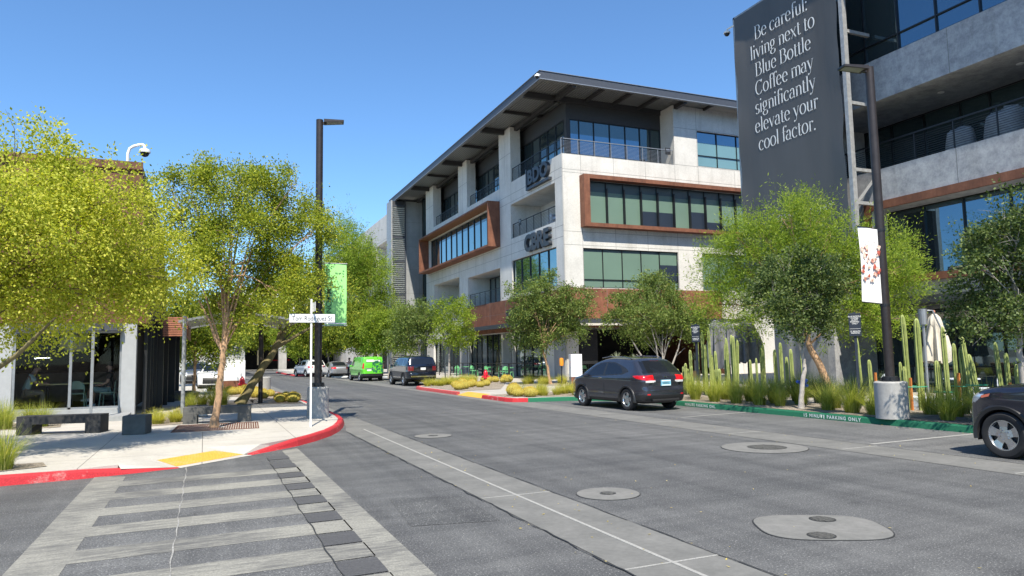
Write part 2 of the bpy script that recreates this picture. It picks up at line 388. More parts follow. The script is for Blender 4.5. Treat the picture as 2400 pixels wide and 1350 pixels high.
def thing(name, label, cat, loc=(0, 0, 0), rz=0, group=None):
    o = bpy.data.objects.new(name, None); COL.objects.link(o); o.location = loc; o.rotation_euler = (0, 0, rz)
    o.empty_display_size = .2
    return tag(o, label, cat, group)
def struct(o): o['kind'] = 'structure'; return o
def copy_tree(o, parent=None):
    c = o.copy(); COL.objects.link(c); c.parent = parent
    for ch in list(o.children): copy_tree(ch, c)
    return c
def quads_object(name, V, mat, parent=None):
    """V: (n,4,3) array of leaf quads -> one mesh"""
    n = len(V); me = bpy.data.meshes.new(name); me.vertices.add(n*4); me.vertices.foreach_set('co', V.reshape(-1).astype(np.float32))
    me.loops.add(n*4); me.loops.foreach_set('vertex_index', np.arange(n*4, dtype=np.int32))
    me.polygons.add(n); me.polygons.foreach_set('loop_start', np.arange(0, n*4, 4, dtype=np.int32))
    me.update(calc_edges=True); me.validate()
    me.materials.append(M[mat]); o = bpy.data.objects.new(name, me); COL.objects.link(o)
    if parent is not None: o.parent = parent
    return o
def text_mesh(name, body, size, mat, parent, mw, extrude=.0, bold=0., align='LEFT', spacing=1., shear=0., sx=1.):
    cu = bpy.data.curves.new(name, 'FONT'); cu.body = body; cu.size = size; cu.extrude = extrude; cu.offset = bold
    cu.align_x = align; cu.space_character = spacing; cu.shear = shear; cu.resolution_u = 4; cu.space_line = .95
    t_ = bpy.data.objects.new('tmp', cu); COL.objects.link(t_)
    dg = bpy.context.evaluated_depsgraph_get(); dg.update()
    me = bpy.data.meshes.new_from_object(t_.evaluated_get(dg)); COL.objects.unlink(t_); bpy.data.objects.remove(t_)
    if sx != 1: me.transform(Matrix.Diagonal((sx, 1, 1, 1)))
    me.transform(mw); me.materials.clear(); me.materials.append(M[mat]); me.name = name
    o = bpy.data.objects.new(name, me); COL.objects.link(o)
    if parent is not None: o.parent = parent
    return o
def frame_mat(origin, xdir, ydir):
    x = Vector(xdir).normalized(); y = Vector(ydir).normalized(); z = x.cross(y)
    m_ = Matrix.Identity(4)
    for i in range(3): m_[i][0], m_[i][1], m_[i][2], m_[i][3] = x[i], y[i], z[i], origin[i]
    return m_

# ------------------------------------------------------------------ ground, road, kerbs
g = MB().mat('ground_soil'); g.quad((-900, -900, -.03), (900, -900, -.03), (900, 1500, -.03), (-900, 1500, -.03)); struct(g.build('ground'))
g = MB().mat('asphalt'); g.quad((-60, -30, 0), (40, -30, 0), (40, 230, 0), (-60, 230, 0)); struct(g.build('road'))
def strip(name, pts, z, mat, kind='structure'):
    b_ = MB().mat(mat); b_.quad(*[(*p, z) for p in pts]); o = b_.build(name); o['kind'] = kind; return o
# parking bay on the right: slightly paler asphalt
strip('parking_bay', [(11.45, -10), (14.7, -10), (14.7, 23.4), (11.45, 24.5)], .004, 'asphalt_bay')
strip('parking_bay', [(11.2, 40.2), (14.4, 40.2), (14.4, 66), (11.2, 66)], .004, 'asphalt_bay')
g = MB().mat('gutter_concrete')
g.quad((10.45, -10, .005), (11.42, -10, .005), (11.42, 24.6, .005), (11.0, 25.0, .005), (10.62, 25.4, .005), (10.2, 25.6, .005), (10.2, 24, .005), (10.42, 10, .005))
g.quad((10.2, 25.6, .006), (10.68, 25.6, .006), (10.7, 39.4, .006), (10.2, 39.4, .006))
g.quad((10.2, 39.4, .005), (11.2, 40.2, .005), (11.2, 120, .005), (10.2, 120, .005))
g.mat('white_line')
for y in (3.1, 6.6, 9.6, 12.6, 15.6, 18.6): g.box(10.5, y, .006, 11.4, y+.03, .008)
struct(g.build('road_gutter'))
g = MB().mat('gutter_concrete')
g.quad((3.22, -12, .005), (4.22, -12, .005), (4.2, 18.5, .005), (4.15, 120, .005), (3.72, 120, .005), (3.72, 24, .005), (3.5, 19.4, .005), (3.25, 18.1, .005))
g.mat('white_line'); g.box(3.70, -12, .006, 3.74, 18.2, .009)
for y in (.2, 5.25, 8.6): g.box(3.24, y, .006, 4.2, y+.025, .008)
g.mat('tar')
for x0, ph in ((3.215, 0), (4.215, 1.3)):
    p = [(x0+.012*math.sin(3.1*y+ph)+.012*math.sin(7.3*y+ph), y*.25) for y in range(-40, 72)]
    for (xa, ya), (xb, yb) in zip(p, p[1:]):
        w_ = .003+.007*abs(math.sin(ya*2.7+ph)); g.quad((xa-w_, ya, .0105), (xa+w_, ya, .0105), (xb+w_, yb, .0105), (xb-w_, yb, .0105))
struct(g.build('valley_gutter'))
# stall lines
g = MB().mat('white_line')
g.quad((12.0, 16.28, .009), (14.55, 16.58, .009), (14.55, 16.68, .009), (12.0, 16.38, .009)); g.quad((11.5, 9.78, .009), (14.55, 9.86, .009), (14.55, 9.96, .009), (11.5, 9.88, .009))
struct(g.build('parking_line'))
strip('crosswalk_field', [(-1.1, 1), (1.09, 1), (1.09, 14.2), (.8, 14.4), (-.3, 13.45), (-1.1, 12.95)], .0035, 'asphalt_bay')
# crosswalk over the side street: two border bands and rungs
g = MB().mat('crosswalk_paint')
z = .006
g.quad((1.47, 1, z), (1.80, 1, z), (1.76, 15.2, z), (1.44, 14.9, z)); g.quad((-1.55, 1, z), (-1.1, 1, z), (-1.1, 12.95, z), (-1.55, 13.2, z))
y = 1.15
while y < 12.9:
    g.quad((-1.1, y+.02, z), (1.47, y+.1, z), (1.47, y+.62, z), (-1.1, y+.52, z)); y += 1.08
struct(g.build('crosswalk_marking'))
g = MB().mat('crosswalk_dark'); y = 1.80
while y < 14.6:
    g.quad((1.09, y, .007), (1.465, y+.01, .007), (1.465, y+.47, .007), (1.09, y+.46, .007)); y += 1.08
struct(g.build('pavement_block'))
g = MB(); 
for x0, y0, y1, ph, mt_ in ((-.235, 1, 13.5, 0, 'crack_dust'), (1.09, 1, 14.0, 2., 'tar')):
    g.mat(mt_); p = [(x0+.006*math.sin(3.1*y+ph)+.006*math.sin(9.3*y+ph), y) for y in np.arange(y0, y1, .12)]
    for (xa, ya), (xb, yb) in zip(p, p[1:]):
        w_ = .002+.006*abs(math.sin(ya*2.7+ph)); g.quad((xa-w_, ya, .0115), (xa+w_, ya, .0115), (xb+w_, yb, .0115), (xb-w_, yb, .0115))
struct(g.build('pavement_crack'))
g = MB().mat('asphalt_patch'); 
g.quad((2.05, 7.6, .0035), (3.0, 7.4, .0035), (3.1, 8.9, .0035), (2.2, 9.2, .0035)); struct(g.build('road_patch'))

CH = .15
def kerb(name, path, w, mats, out=1, hs=None):
    """kerb along path (front line), w = width towards the inside (left normal * out)"""
    P = [Vector((*p, 0)) for p in path]; nrm = []
    for i in range(len(P)):
        d = (P[min(i+1, len(P)-1)]-P[max(i-1, 0)]).normalized(); nrm.append(Vector((-d.y, d.x, 0))*out)
    hs = hs or [CH]*len(P); g = MB().mat(mats)
    for i in range(len(P)-1):
        a, b_ = P[i], P[i+1]; na, nb = nrm[i], nrm[i+1]; ha, hb = hs[i], hs[i+1]
        ba, bb = min(.03, ha*.4), min(.03, hb*.4)
        A = [a-na*0, a+na*.03+Vector((0, 0, ha-ba)), a+na*.055+Vector((0, 0, ha)), a+na*w+Vector((0, 0, ha)), a+na*w]
        B = [b_-nb*0, b_+nb*.03+Vector((0, 0, hb-bb)), b_+nb*.055+Vector((0, 0, hb)), b_+nb*w+Vector((0, 0, hb)), b_+nb*w]
        for k in range(4):
            q = (A[k], B[k], B[k+1], A[k+1]); g.add(q if out < 0 else q[::-1], [(0, 1, 2, 3)])
    e = P[0], nrm[0], hs[0]
    for (pp, nn, hh) in ((P[0], nrm[0], hs[0]), (P[-1], nrm[-1], hs[-1])):
        g.quad(pp, pp+nn*.03+Vector((0, 0, hh*.7)), pp+nn*.055+Vector((0, 0, hh)), pp+nn*w+Vector((0, 0, hh)), pp+nn*w)
    return struct(g.build(name))
def arc(cx, cy, r_, a0, a1, n=8): return [(cx+r_*math.cos(R(a0+(a1-a0)*i/n)), cy+r_*math.sin(R(a0+(a1-a0)*i/n))) for i in range(n+1)]
# left corner
kerb('kerb', [(-60, 12.5), (-20, 12.6), (-8, 12.72), (-2.75, 12.94), (-1.67, 13.08), (-1.0, 13.28), (-.35, 13.53)], .15, 'red_paint', 1, [.15, .15, .15, .15, .13, .08, .015])
LC = [(.87, 14.62), (1.35, 15.08), (1.84, 15.6), (2.3, 16.3), (2.75, 17.16), (3.1, 18.1), (3.36, 19.06), (3.58, 20.1), (3.68, 21.27), (3.72, 23.0)]
kerb('kerb', LC, .17, 'red_paint', 1, [.02, .08, .14]+[.15]*7)
kerb('kerb', [(3.72, 23.0), (3.72, 36), (3.5, 38.2), (2.9, 39.6), (1.6, 40.6), (.2, 41.2)], .17, 'faded_red', 1)
kerb('kerb', [(.2, 41.2), (.2, 100)], .17, 'curb_white', 1)
g = MB().mat('sidewalk')
left_walk = [(-60, 12.65), (-20, 12.75), (-8, 12.87), (-2.75, 13.09), (-1.67, 13.22), (-1.25, 13.36), (-.95, 14.25), (.05, 15.15), (1.05, 15.04), (1.22, 15.2), (1.7, 15.72), (2.15, 16.4), (2.6, 17.24), (2.94, 18.14), (3.2, 19.1), (3.41, 20.14), (3.51, 21.3), (3.55, 23.0), (3.55, 36), (3.35, 38.1), (2.8, 39.45), (1.5, 40.45), (.03, 41.1), (.03, 100), (-60, 100)]
g.prism(left_walk, 0, CH-.004); struct(g.build('sidewalk'))
# tactile ramp
g = MB().mat('yellow_paint'); g.quad((-.72, 13.98, .105), (-.40, 13.6, .022), (.72, 14.62, .022), (.22, 14.83, .105))
g.mat('yellow_dome')
for i in range(8):
    for j in range(20):
        a, b_ = (i+.5)/8, (j+.5)/20; p0 = Vector((-.72, 13.98, .105)).lerp(Vector((.22, 14.83, .105)), b_); p1 = Vector((-.40, 13.6, .022)).lerp(Vector((.72, 14.62, .022)), b_); q = p0.lerp(p1, a)
        g.lathe([(.013, 0), (.009, .006), (0, .007)], (q.x, q.y, q.z), 6)
struct(g.build('tactile_paving'))
g = MB().mat('sidewalk'); g.quad((-.40, 13.6, .020), (-.34, 13.5, .004), (.88, 14.58, .004), (.72, 14.62, .020)); g.quad((-.40, 13.6, .02), (-.72, 13.98, .103), (-.95, 14.25, .146), (-1.25, 13.36, .146)); g.quad((.72, 14.62, .02), (1.05, 15.04, .146), (.05, 15.15, .146), (.22, 14.83, .103)); g.quad((-.72, 13.98, .103), (.22, 14.83, .103), (.05, 15.15, .146), (-.95, 14.25, .146)); g.quad((-1.25, 13.36, .146), (-.40, 13.6, .02), (-.38, 13.55, .016), (-1.2, 13.25, .09)); g.quad((.72, 14.62, .018), (.79, 14.70, .019), (1.225, 15.195, .079), (1.05, 15.04, .1455)); g.quad((1.05, 15.04, .1455), (1.225, 15.195, .079), (1.20, 15.22, .1455)); struct(g.build('ramp_apron'))
# planting beds on the left
def bed(pts, mat, z=CH+.006): return strip('gravel_bed', pts, z, mat)
bed([(-9, 14.2), (-2.45, 14.3), (-2.3, 13.75), (-3.2, 13.3), (-9, 13.0)], 'gravel')
bed([(-9, 21.6), (-3.4, 21.9), (-3.7, 24.2), (-9, 24.8)], 'gravel'); bed([(-1.3, 20.7), (-.45, 20.9), (-.35, 23.6), (-1.4, 23.6)], 'gravel')
bed([(1.75, 28.5), (3.4, 27.7), (3.4, 37.8), (2.6, 39.2), (.5, 40.4), (.4, 36.5), (1.7, 34.0)], 'gravel'); bed([(-.9, 25.8), (1.5, 26.0), (1.9, 31.2), (-.8, 31.0)], 'gravel')
# right side: kerbs and plaza
kerb('kerb', [(14.62, -10), (14.6, 4), (14.6, 21.2), (14.3, 22.8), (13.5, 24.0), (12.9, 24.55), (11.32, 24.9)], .17, 'green_paint', -1)
kerb('kerb', [(11.32, 24.9), (10.82, 25.25), (10.68, 25.7), (10.68, 28.2)], .17, 'red_paint', -1)
kerb('kerb', [(10.70, 31.5), (10.72, 38.0), (10.9, 39.1), (11.35, 39.9), (12.3, 40.3), (14.4, 40.5)], .17, 'faded_red', -1)
kerb('kerb', [(14.4, 40.5), (14.4, 66), (11.0, 67.5), (10.8, 120)], .17, 'curb_white', -1)
g = MB().mat('plaza')
plz = [(14.79, -10), (14.77, 4), (14.77, 21.25), (14.45, 22.87), (13.62, 24.15), (12.98, 24.72), (11.38, 25.06), (10.95, 25.36), (10.85, 25.75), (10.85, 28.2), (11.2, 28.4), (11.2, 31.3), (10.87, 31.5), (10.89, 37.95), (11.05, 39.0), (11.45, 39.75), (12.35, 40.13), (14.57, 40.33), (14.57, 66.1), (11.17, 67.6), (10.97, 120), (60, 120), (60, -10)]
g.prism(plz[::-1] if False else plz, 0, CH-.004); struct(g.build('plaza'))
g = MB().mat('yellow_paint'); g.quad((10.72, 28.25, .006), (11.2, 28.45, .15), (11.2, 31.3, .15), (10.72, 31.45, .006)); struct(g.build('tactile_paving'))
bed([(14.79, -6), (17.6, -6), (17.4, 12.5), (17.0, 17.5), (19.4, 23.5), (18.2, 26.4), (13.2, 28.4), (11.0, 28.0), (11.0, 26.0), (13.2, 24.9), (14.2, 23.6), (14.79, 21.2)], 'gravel')
bed([(11.0, 31.9), (13.2, 32.2), (17.0, 40.5), (18.6, 44.2), (14.7, 44.4), (14.6, 40.2), (11.2, 39.0)], 'gravel')
bed([(14.8, 8.6), (16.2, 8.6), (16.2, 11.9), (14.8, 11.9)], 'dark_gravel', CH+.01); bed([(15.6, 34.6), (19.2, 32.2), (21.0, 34.6), (18.4, 37.8), (16.4, 37.4)], 'gravel')
# far traffic island
g = MB().mat('plaza'); isl = [(8.8, 79.5), (9.6, 77.5), (10.6, 77.6), (11, 80), (11, 100), (9.0, 100)]; g.prism(isl, 0, .14); struct(g.build('traffic_island'))
kerb('kerb', [(8.78, 100), (8.6, 79.4), (9.5, 77.3), (10.7, 77.3)], .16, 'red_paint', 1)

# manholes
def blob(cx, cy, rx, ry, pw=2.0, n=40, rz=0):
    out_ = []
    for k in range(n):
        t_ = 2*math.pi*k/n; c, s2 = math.cos(t_), math.sin(t_)
        x, y_ = rx*math.copysign(abs(c)**(2/pw), c), ry*math.copysign(abs(s2)**(2/pw), s2)
        out_.append((cx+x*math.cos(rz)-y_*math.sin(rz), cy+x*math.sin(rz)+y_*math.cos(rz)))
    return out_
def manhole(label, cx, cy, rx, ry, pw, rz, covers):
    t_ = thing('manhole', label, 'manhole', (cx, cy, 0), 0, 'manhole covers in the road')
    g = MB().mat('tar'); g.prism(blob(0, 0, rx+.013, ry+.013, pw, 48, rz), 0, .0065); g.mat('collar_concrete'); g.prism(blob(0, 0, rx, ry, pw, 48, rz), 0, .0095); g.build('collar', t_)
    for x, y_, r_ in covers:
        g = MB().mat('tar'); g.prism(blob(x, y_, r_+.02, r_+.02), 0, .0115)
        g.mat('manhole'); g.prism(blob(x, y_, r_, r_), 0, .0145)
        for q in np.arange(-.8, .81, .4):
            w_ = math.sqrt(1-q*q)*r_*.9; g.box(x-w_, y_+q*r_-.015, .0145, x+w_, y_+q*r_+.015, .019)
        for q in (.55, .9):
            for k in range(24):
                a, b_ = 2*math.pi*k/24, 2*math.pi*(k+.55)/24
                g.quad(*[(x+r_*q2*math.cos(a2), y_+r_*q2*math.sin(a2), .0185) for q2, a2 in ((q, a), (q, b_), (q-.07, b_), (q-.07, a))])
        g.build('cover', t_)
manhole('wide round concrete collar with a large ridged manhole cover near the slate car', 9.55, 10.5, .76, .76, 2, 0, [(.05, -.02, .33)])
manhole('round concrete collar with one tiny valve cover near the pale gutter line', 4.79, 8.12, .40, .40, 2, 0, [(0, 0, .085)])
manhole('rounded square concrete patch holding two small valve covers', 5.77, 5.6, .62, .52, 3.2, R(-28), [(.26, .22, .115), (-.27, -.27, .115)])
manhole('smallest concrete collar, farthest up the road near the kerb corner', 4.8, 15.8, .42, .42, 2, 0, [(0, 0, .10)])
# ------------------------------------------------------------------ buildings
def fpt(P, ud, nd, u, z, d): return (P[0]+ud[0]*u+nd[0]*d, P[1]+ud[1]*u+nd[1]*d, z)
def facade(g, P, ud, nd, u0, u1, z0, z1, ops, joints_u=(), joints_z=(), mat='wall_concrete', jmat='joint'):
    """flat wall with openings (ua,ub,za,zb,depth); nd points inward"""
    us = sorted({u0, u1, *[o_[0] for o_ in ops], *[o_[1] for o_ in ops]}); zs = sorted({z0, z1, *[o_[2] for o_ in ops], *[o_[3] for o_ in ops]})
    g.mat(mat); F = lambda u_, z_, d=0: fpt(P, ud, nd, u_, z_, d)
    solid = {}
    for i in range(len(us)-1):
        for j in range(len(zs)-1):
            cu, cz = (us[i]+us[i+1])/2, (zs[j]+zs[j+1])/2
            solid[i, j] = not any(a < cu < b_ and c < cz < d for a, b_, c, d, _ in ops)
            if solid[i, j]: g.quad(F(us[i], zs[j]), F(us[i+1], zs[j]), F(us[i+1], zs[j+1]), F(us[i], zs[j+1]))
    for a, b_, c, d, dp in ops:
        for p0, p1 in (((a, c), (a, d)), ((b_, c), (b_, d)), ((a, c), (b_, c)), ((a, d), (b_, d))):
            g.quad(F(*p0), F(*p1), F(*p1, dp), F(*p0, dp))
    g.mat(jmat); w_ = .011
    def inside(u_, z_): return any(a-.001 < u_ < b_+.001 and c-.001 < z_ < d+.001 for a, b_, c, d, _ in ops)
    for ju in joints_u:
        for j in range(len(zs)-1):
            if not inside(ju, (zs[j]+zs[j+1])/2): g.quad(F(ju-w_, zs[j], -.003), F(ju+w_, zs[j], -.003), F(ju+w_, zs[j+1], -.003), F(ju-w_, zs[j+1], -.003))
    for jz in joints_z:
        for i in range(len(us)-1):
            if not inside((us[i]+us[i+1])/2, jz): g.quad(F(us[i], jz-w_, -.003), F(us[i+1], jz-w_, -.003), F(us[i+1], jz+w_, -.003), F(us[i], jz+w_, -.003))
def obox(g, P, ud, nd, u0, u1, z0, z1, d0, d1):
    vs = [fpt(P, ud, nd, u_, z_, d_) for z_ in (z0, z1) for (u_, d_) in ((u0, d0), (u1, d0), (u1, d1), (u0, d1))]
    g.add(vs, [(3, 2, 1, 0), (4, 5, 6, 7), (0, 1, 5, 4), (1, 2, 6, 5), (2, 3, 7, 6), (3, 0, 4, 7)])
def window(parent, P, ud, nd, ua, ub, za, zb, dp, cols, rows=(), mats='pane_teal', fr=.05, name='window', fdepth=.07):
    """mullion frame with a glazing child; mats: name, or function (col,row)->name or list of (fraction from top, name)"""
    us = [ua+(ub-ua)*k/cols for k in range(cols+1)] if isinstance(cols, int) else list(cols); zs = [za, *rows, zb]
    g = MB().mat('mullion'); k = fr/2
    obox(g, P, ud, nd, ua, ub, za, za+fr, dp-fdepth, dp+.02); obox(g, P, ud, nd, ua, ub, zb-fr, zb, dp-fdepth, dp+.02)
    for i, u_ in enumerate(us):
        u_ = min(max(u_, ua+k), ub-k); obox(g, P, ud, nd, u_-k, u_+k, za+fr, zb-fr, dp-fdepth, dp+.02)
    for z_ in rows:
        for i in range(len(us)-1): obox(g, P, ud, nd, us[i]+k, us[i+1]-k, z_-k, z_+k, dp-fdepth+.004, dp+.018)
    w_ = g.build(name, parent)
    q = MB()
    for i in range(len(us)-1):
        for j in range(len(zs)-1):
            mm_ = mats(i, j) if callable(mats) else mats
            segs = [(zs[j], zs[j+1], mm_)] if isinstance(mm_, str) else []
            if not segs:
                top = zs[j+1]
                for frac, nm in mm_:
                    bot = zs[j+1]-(zs[j+1]-zs[j])*frac; segs.append((bot, top, nm)); top = bot
            jt = [random.uniform(-.004, .004) for _ in range(4)]
            for (b0, t0, nm) in segs:
                q.mat(nm); q.quad(fpt(P, ud, nd, us[i]+k*.8, b0, dp+jt[0]), fpt(P, ud, nd, us[i+1]-k*.8, b0, dp+jt[1]), fpt(P, ud, nd, us[i+1]-k*.8, t0, dp+jt[2]), fpt(P, ud, nd, us[i]+k*.8, t0, dp+jt[3]))
    q.build('glazing', w_)
    return w_
def railing(parent, P, ud, nd, ua, ub, z0, h, d, n_cable=9, step=1.25, mat='dark_steel', name='railing'):
    g = MB().mat(mat); n = max(1, round((ub-ua)/step))
    for i in range(n+1):
        u_ = ua+(ub-ua)*i/n; obox(g, P, ud, nd, u_-.022, u_+.022, z0, z0+h, d-.02, d+.02)
    obox(g, P, ud, nd, ua, ub, z0+h, z0+h+.05, d-.035, d+.035)
    for k in range(n_cable):
        z_ = z0+.08+(h-.12)*k/n_cable; obox(g, P, ud, nd, ua, ub, z_-.008, z_+.008, d-.008, d+.008)
    return g.build(name, parent)

# ---- main building: west face X=21.65, south face Y=41.4
B = thing('office_building', 'four storey pale concrete office block with rust framed window boxes and wide overhanging metal roof', 'office building', (0, 0, 0))
PW, UW, NW = (21.65, 41.4), (0, 1), (1, 0)          # u = Y-41.4
PS, US, NS = (21.65, 41.4), (1, 0), (0, 1)          # u = X-21.65
wall = MB()
westops = [(1.1, 8.7, 6.35, 9.0, .22), (11.1, 18.7, 6.06, 8.75, 2.2), (21.1, 29.0, 6.06, 9.1, 2.6), (1.1, 8.7, 10.72, 13.4, 2.6), (11.9, 30.2, 10.85, 13.85, .12),
           (2.9, 8.8, .15, 3.5, .5), (11.1, 18.7, .15, 3.5, .35), (21.1, 29.4, .15, 3.5, .5)]
facade(wall, PW, UW, NW, 0, 31.8, .14, 15.15, westops, (1.12, 8.72, 10.95, 18.75, 21.0, 29.1, 4.9, 14.8, 25.1), (14.2, 10.3, 9.55, 13.6))
southops = [(1.45, 9.1, 6.15, 8.82, .2), (11.2, 18.9, 6.15, 8.82, .2), (1.9, 24.5, 10.45, 13.45, .1), (.9, 13.0, .15, 3.62, 7.5), (20.6, 26, .15, 3.6, 2)]
facade(wall, PS, US, NS, 0, 40, .14, 15.15, southops, (.03, 1.43, 9.12, 11.18, 18.95, 4.0, 6.6, 14.5, 16.4), (14.1, 9.9, 9.0, 13.9))
# upper south wall east of the balcony
facade(wall, PS, US, NS, 9.15, 40, 15.15, 19.6, [(11.2, 18.6, 15.25, 17.9, .2)], (11.15, 18.7), (17.95, 15.2))
wall.mat('wall_concrete'); wall.quad((30.8, 41.4, 15.15), (30.8, 43.4, 15.15), (30.8, 43.4, 19.6), (30.8, 41.4, 19.6))
# parapet thickness and balcony floors
wall.box(21.66, 41.41, 15.14, 21.95, 73.2, 15.153); wall.box(21.95, 41.41, 15.14, 30.8, 41.7, 15.153)
wall.mat('tan_concrete'); wall.box(21.9, 41.7, 14.7, 36, 73, 14.75)
# columns on the west face up to the roof
for a, b_ in ((50.0, 52.35), (60.1, 62.5), (70.5, 73.2)):
    wall.mat('wall_concrete'); wall.box(21.65, a, 15.154, 22.5, b_, 19.6); wall.mat('joint'); wall.box(21.646, a, 17.5, 21.65, b_, 17.522); wall.box(21.646, (a+b_)/2-.01, 15.16, 21.65, (a+b_)/2+.01, 19.5)
wall.mat('wall_concrete'); wall.box(22.5, 73.2, .14, 40, 73.3, 19.6); wall.box(21.66, 73.2, .14, 22.5, 73.21, 15.1)
wall.build('wall', B)
# recess backs (balconies)
g = MB().mat('white_wall')
for u0, u1, z0, z1, d in ((1.1, 8.7, 10.72, 13.4, 2.6), (11.1, 18.7, 6.06, 8.75, 2.2), (21.1, 29.0, 6.06, 9.1, 2.6)):
    obox(g, PW, UW, NW, u0, u1, z0, z1, d, d+.1)
g.build('balcony_wall', B)
window(B, PW, UW, NW, 1.2, 5.6, 10.75, 13.0, 2.52, 3, (), lambda i, j: 'pane_dark', name='balcony_door')
window(B, PW, UW, NW, 11.2, 18.6, 6.1, 8.7, 2.12, 6, (), lambda i, j: 'pane_clear', name='balcony_door')
window(B, PW, UW, NW, 21.3, 24.6, 6.1, 8.9, 2.52, 2, (), lambda i, j: 'pane_dark', name='balcony_door')
window(B, PW, UW, NW, 1.1, 8.7, 6.35, 9.0, .18, 5, (7.15,), lambda i, j: 'pane_teal')
window(B, PW, UW, NW, 12.3, 30.0, 10.9, 13.8, .1, 11, (), lambda i, j: [(.22, 'pane_dark'), (1, 'pane_teal')])
for a, b_, n in ((2.9, 8.8, 4), (11.1, 18.7, 6), (21.1, 29.4, 6)):
    window(B, PW, UW, NW, a, b_, .15, 3.5, .3, n, (.9,), lambda i, j: 'pane_dark' if i % 3 else 'pane_clear', name='shopfront')
gb = lambda i, j: [(.12, 'blind_gap'), (1, 'blind_green')] if j else 'blind_green'
window(B, PS, US, NS, 1.45, 9.1, 6.15, 8.82, .15, 5, (6.72,), lambda i, j: (([(.1, 'blind_gap'), (1, 'blind_green')] if i < 4 else [(.45, 'blind_green'), (1, 'blind_dark')]) if j else 'blind_green'))
window(B, PS, US, NS, 11.2, 18.9, 6.15, 8.82, .15, 5, (6.72,), lambda i, j: 'blind_green' if (i+j) % 3 else 'blind_gap')
L3 = {3: .62, 4: .62, 6: .55, 7: .78, 8: .85}
window(B, PS, US, NS, 1.95, 24.0, 10.5, 13.4, .06, 16, (), lambda i, j: [(.2, 'blind_gap'), (L3[i], 'blind_green'), (1, 'blind_dark')] if i in L3 else [(.24, 'blind_gap'), (1, 'blind_green')])
# blades in front of the long window
g = MB().mat('mullion')
for k in range(1, 16):
    u_ = 1.95+22.05*k/16; obox(g, PS, US, NS, u_-.03, u_+.03, 10.5, 12.95, -.20, -.04)
g.build('fin', B)
window(B, PS, US, NS, 11.2, 18.6, 15.25, 17.9, .15, 4, (16.1,), lambda i, j: [(.45, 'pane_blue'), (1, 'blind_teal')] if j else 'blind_teal')
# rust boxes
g = MB().mat('corten')
obox(g, PS, US, NS, 1.3, 25, 13.45, 13.72, -.62, -.002); obox(g, PS, US, NS, 1.3, 25, 10.2, 10.45, -.62, -.002); obox(g, PS, US, NS, 1.3, 1.75, 10.45, 13.45, -.62, -.002)
g.build('window_box', B)
g = MB().mat('corten'); y0, y1 = 10.95, 31.0
obox(g, PW, UW, NW, y0, y1, 10.45, 10.62, -1.05, -.002); obox(g, PW, UW, NW, y0, y1, 14.0, 14.14, -1.05, -.002); obox(g, PW, UW, NW, y0, y0+.13, 10.62, 14.0, -1.05, -.002); obox(g, PW, UW, NW, y1-.13, y1, 10.62, 14.0, -1.05, -.002)
g.mat('wood_soffit'); obox(g, PW, UW, NW, y0+.14, y1-.14, 13.985, 13.998, -1.0, -.01)
g.build('window_box', B)
# rust band around the ground floor
g = MB().mat('corten'); obox(g, PW, UW, NW, -.14, 19.6, 4.05, 6.05, -.14, -.004); g.mat('corten_red'); obox(g, PS, US, NS, -.0, 12.65, 4.05, 6.1, -.14, -.004)
g.mat('joint')
for u_ in (3.2, 6.5, 9.8, 13.1, 16.4): obox(g, PW, UW, NW, u_-.01, u_+.01, 4.06, 6.04, -.144, -.14)
for u_ in (3.1, 6.3, 9.5): obox(g, PS, US, NS, u_-.01, u_+.01, 4.06, 6.09, -.144, -.14)
obox(g, PW, UW, NW, 0, 19.5, 5.0, 5.015, -.143, -.14)
g.build('cladding_band', B)
# entrance canopy: channel, deck and rust soffit
g = MB().mat('fascia'); g.box(19.6, 39.9, 3.72, 19.7, 60.2, 4.02); g.box(19.7, 39.9, 3.72, 36, 40.0, 4.02); g.box(19.7, 60.1, 3.72, 21.5, 60.2, 4.02)
g.mat('wood_soffit'); g.box(19.7, 40.0, 3.80, 21.5, 60.1, 3.86); g.box(21.5, 40.0, 3.80, 36, 41.25, 3.86)
g.mat('corten_red'); g.box(20.2, 40.4, 3.45, 20.3, 59.8, 3.78); g.box(20.3, 40.4, 3.45, 34, 40.5, 3.60)
g.build('canopy', B)
for y_ in (41.45, 50.4, 60.4): g = MB().mat('grey_concrete'); g.box(21.56, y_, .14, 21.64, y_+1.6, 3.5); g.build('pier', B)
# dark patio behind the south opening
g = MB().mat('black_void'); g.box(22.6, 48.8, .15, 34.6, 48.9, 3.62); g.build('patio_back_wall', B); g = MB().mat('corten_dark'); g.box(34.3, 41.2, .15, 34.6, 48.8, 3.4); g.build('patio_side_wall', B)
g = MB().mat('charcoal')

for k in range(26): g.box(22.75+k*.05, 41.5, 1.1, 22.77+k*.05, 41.53, 3.4)
for k in range(30): g.box(22.7, 41.5, 1.1+k*.077, 24.05, 41.53, 1.115+k*.077)
g.build('patio_screen', B)
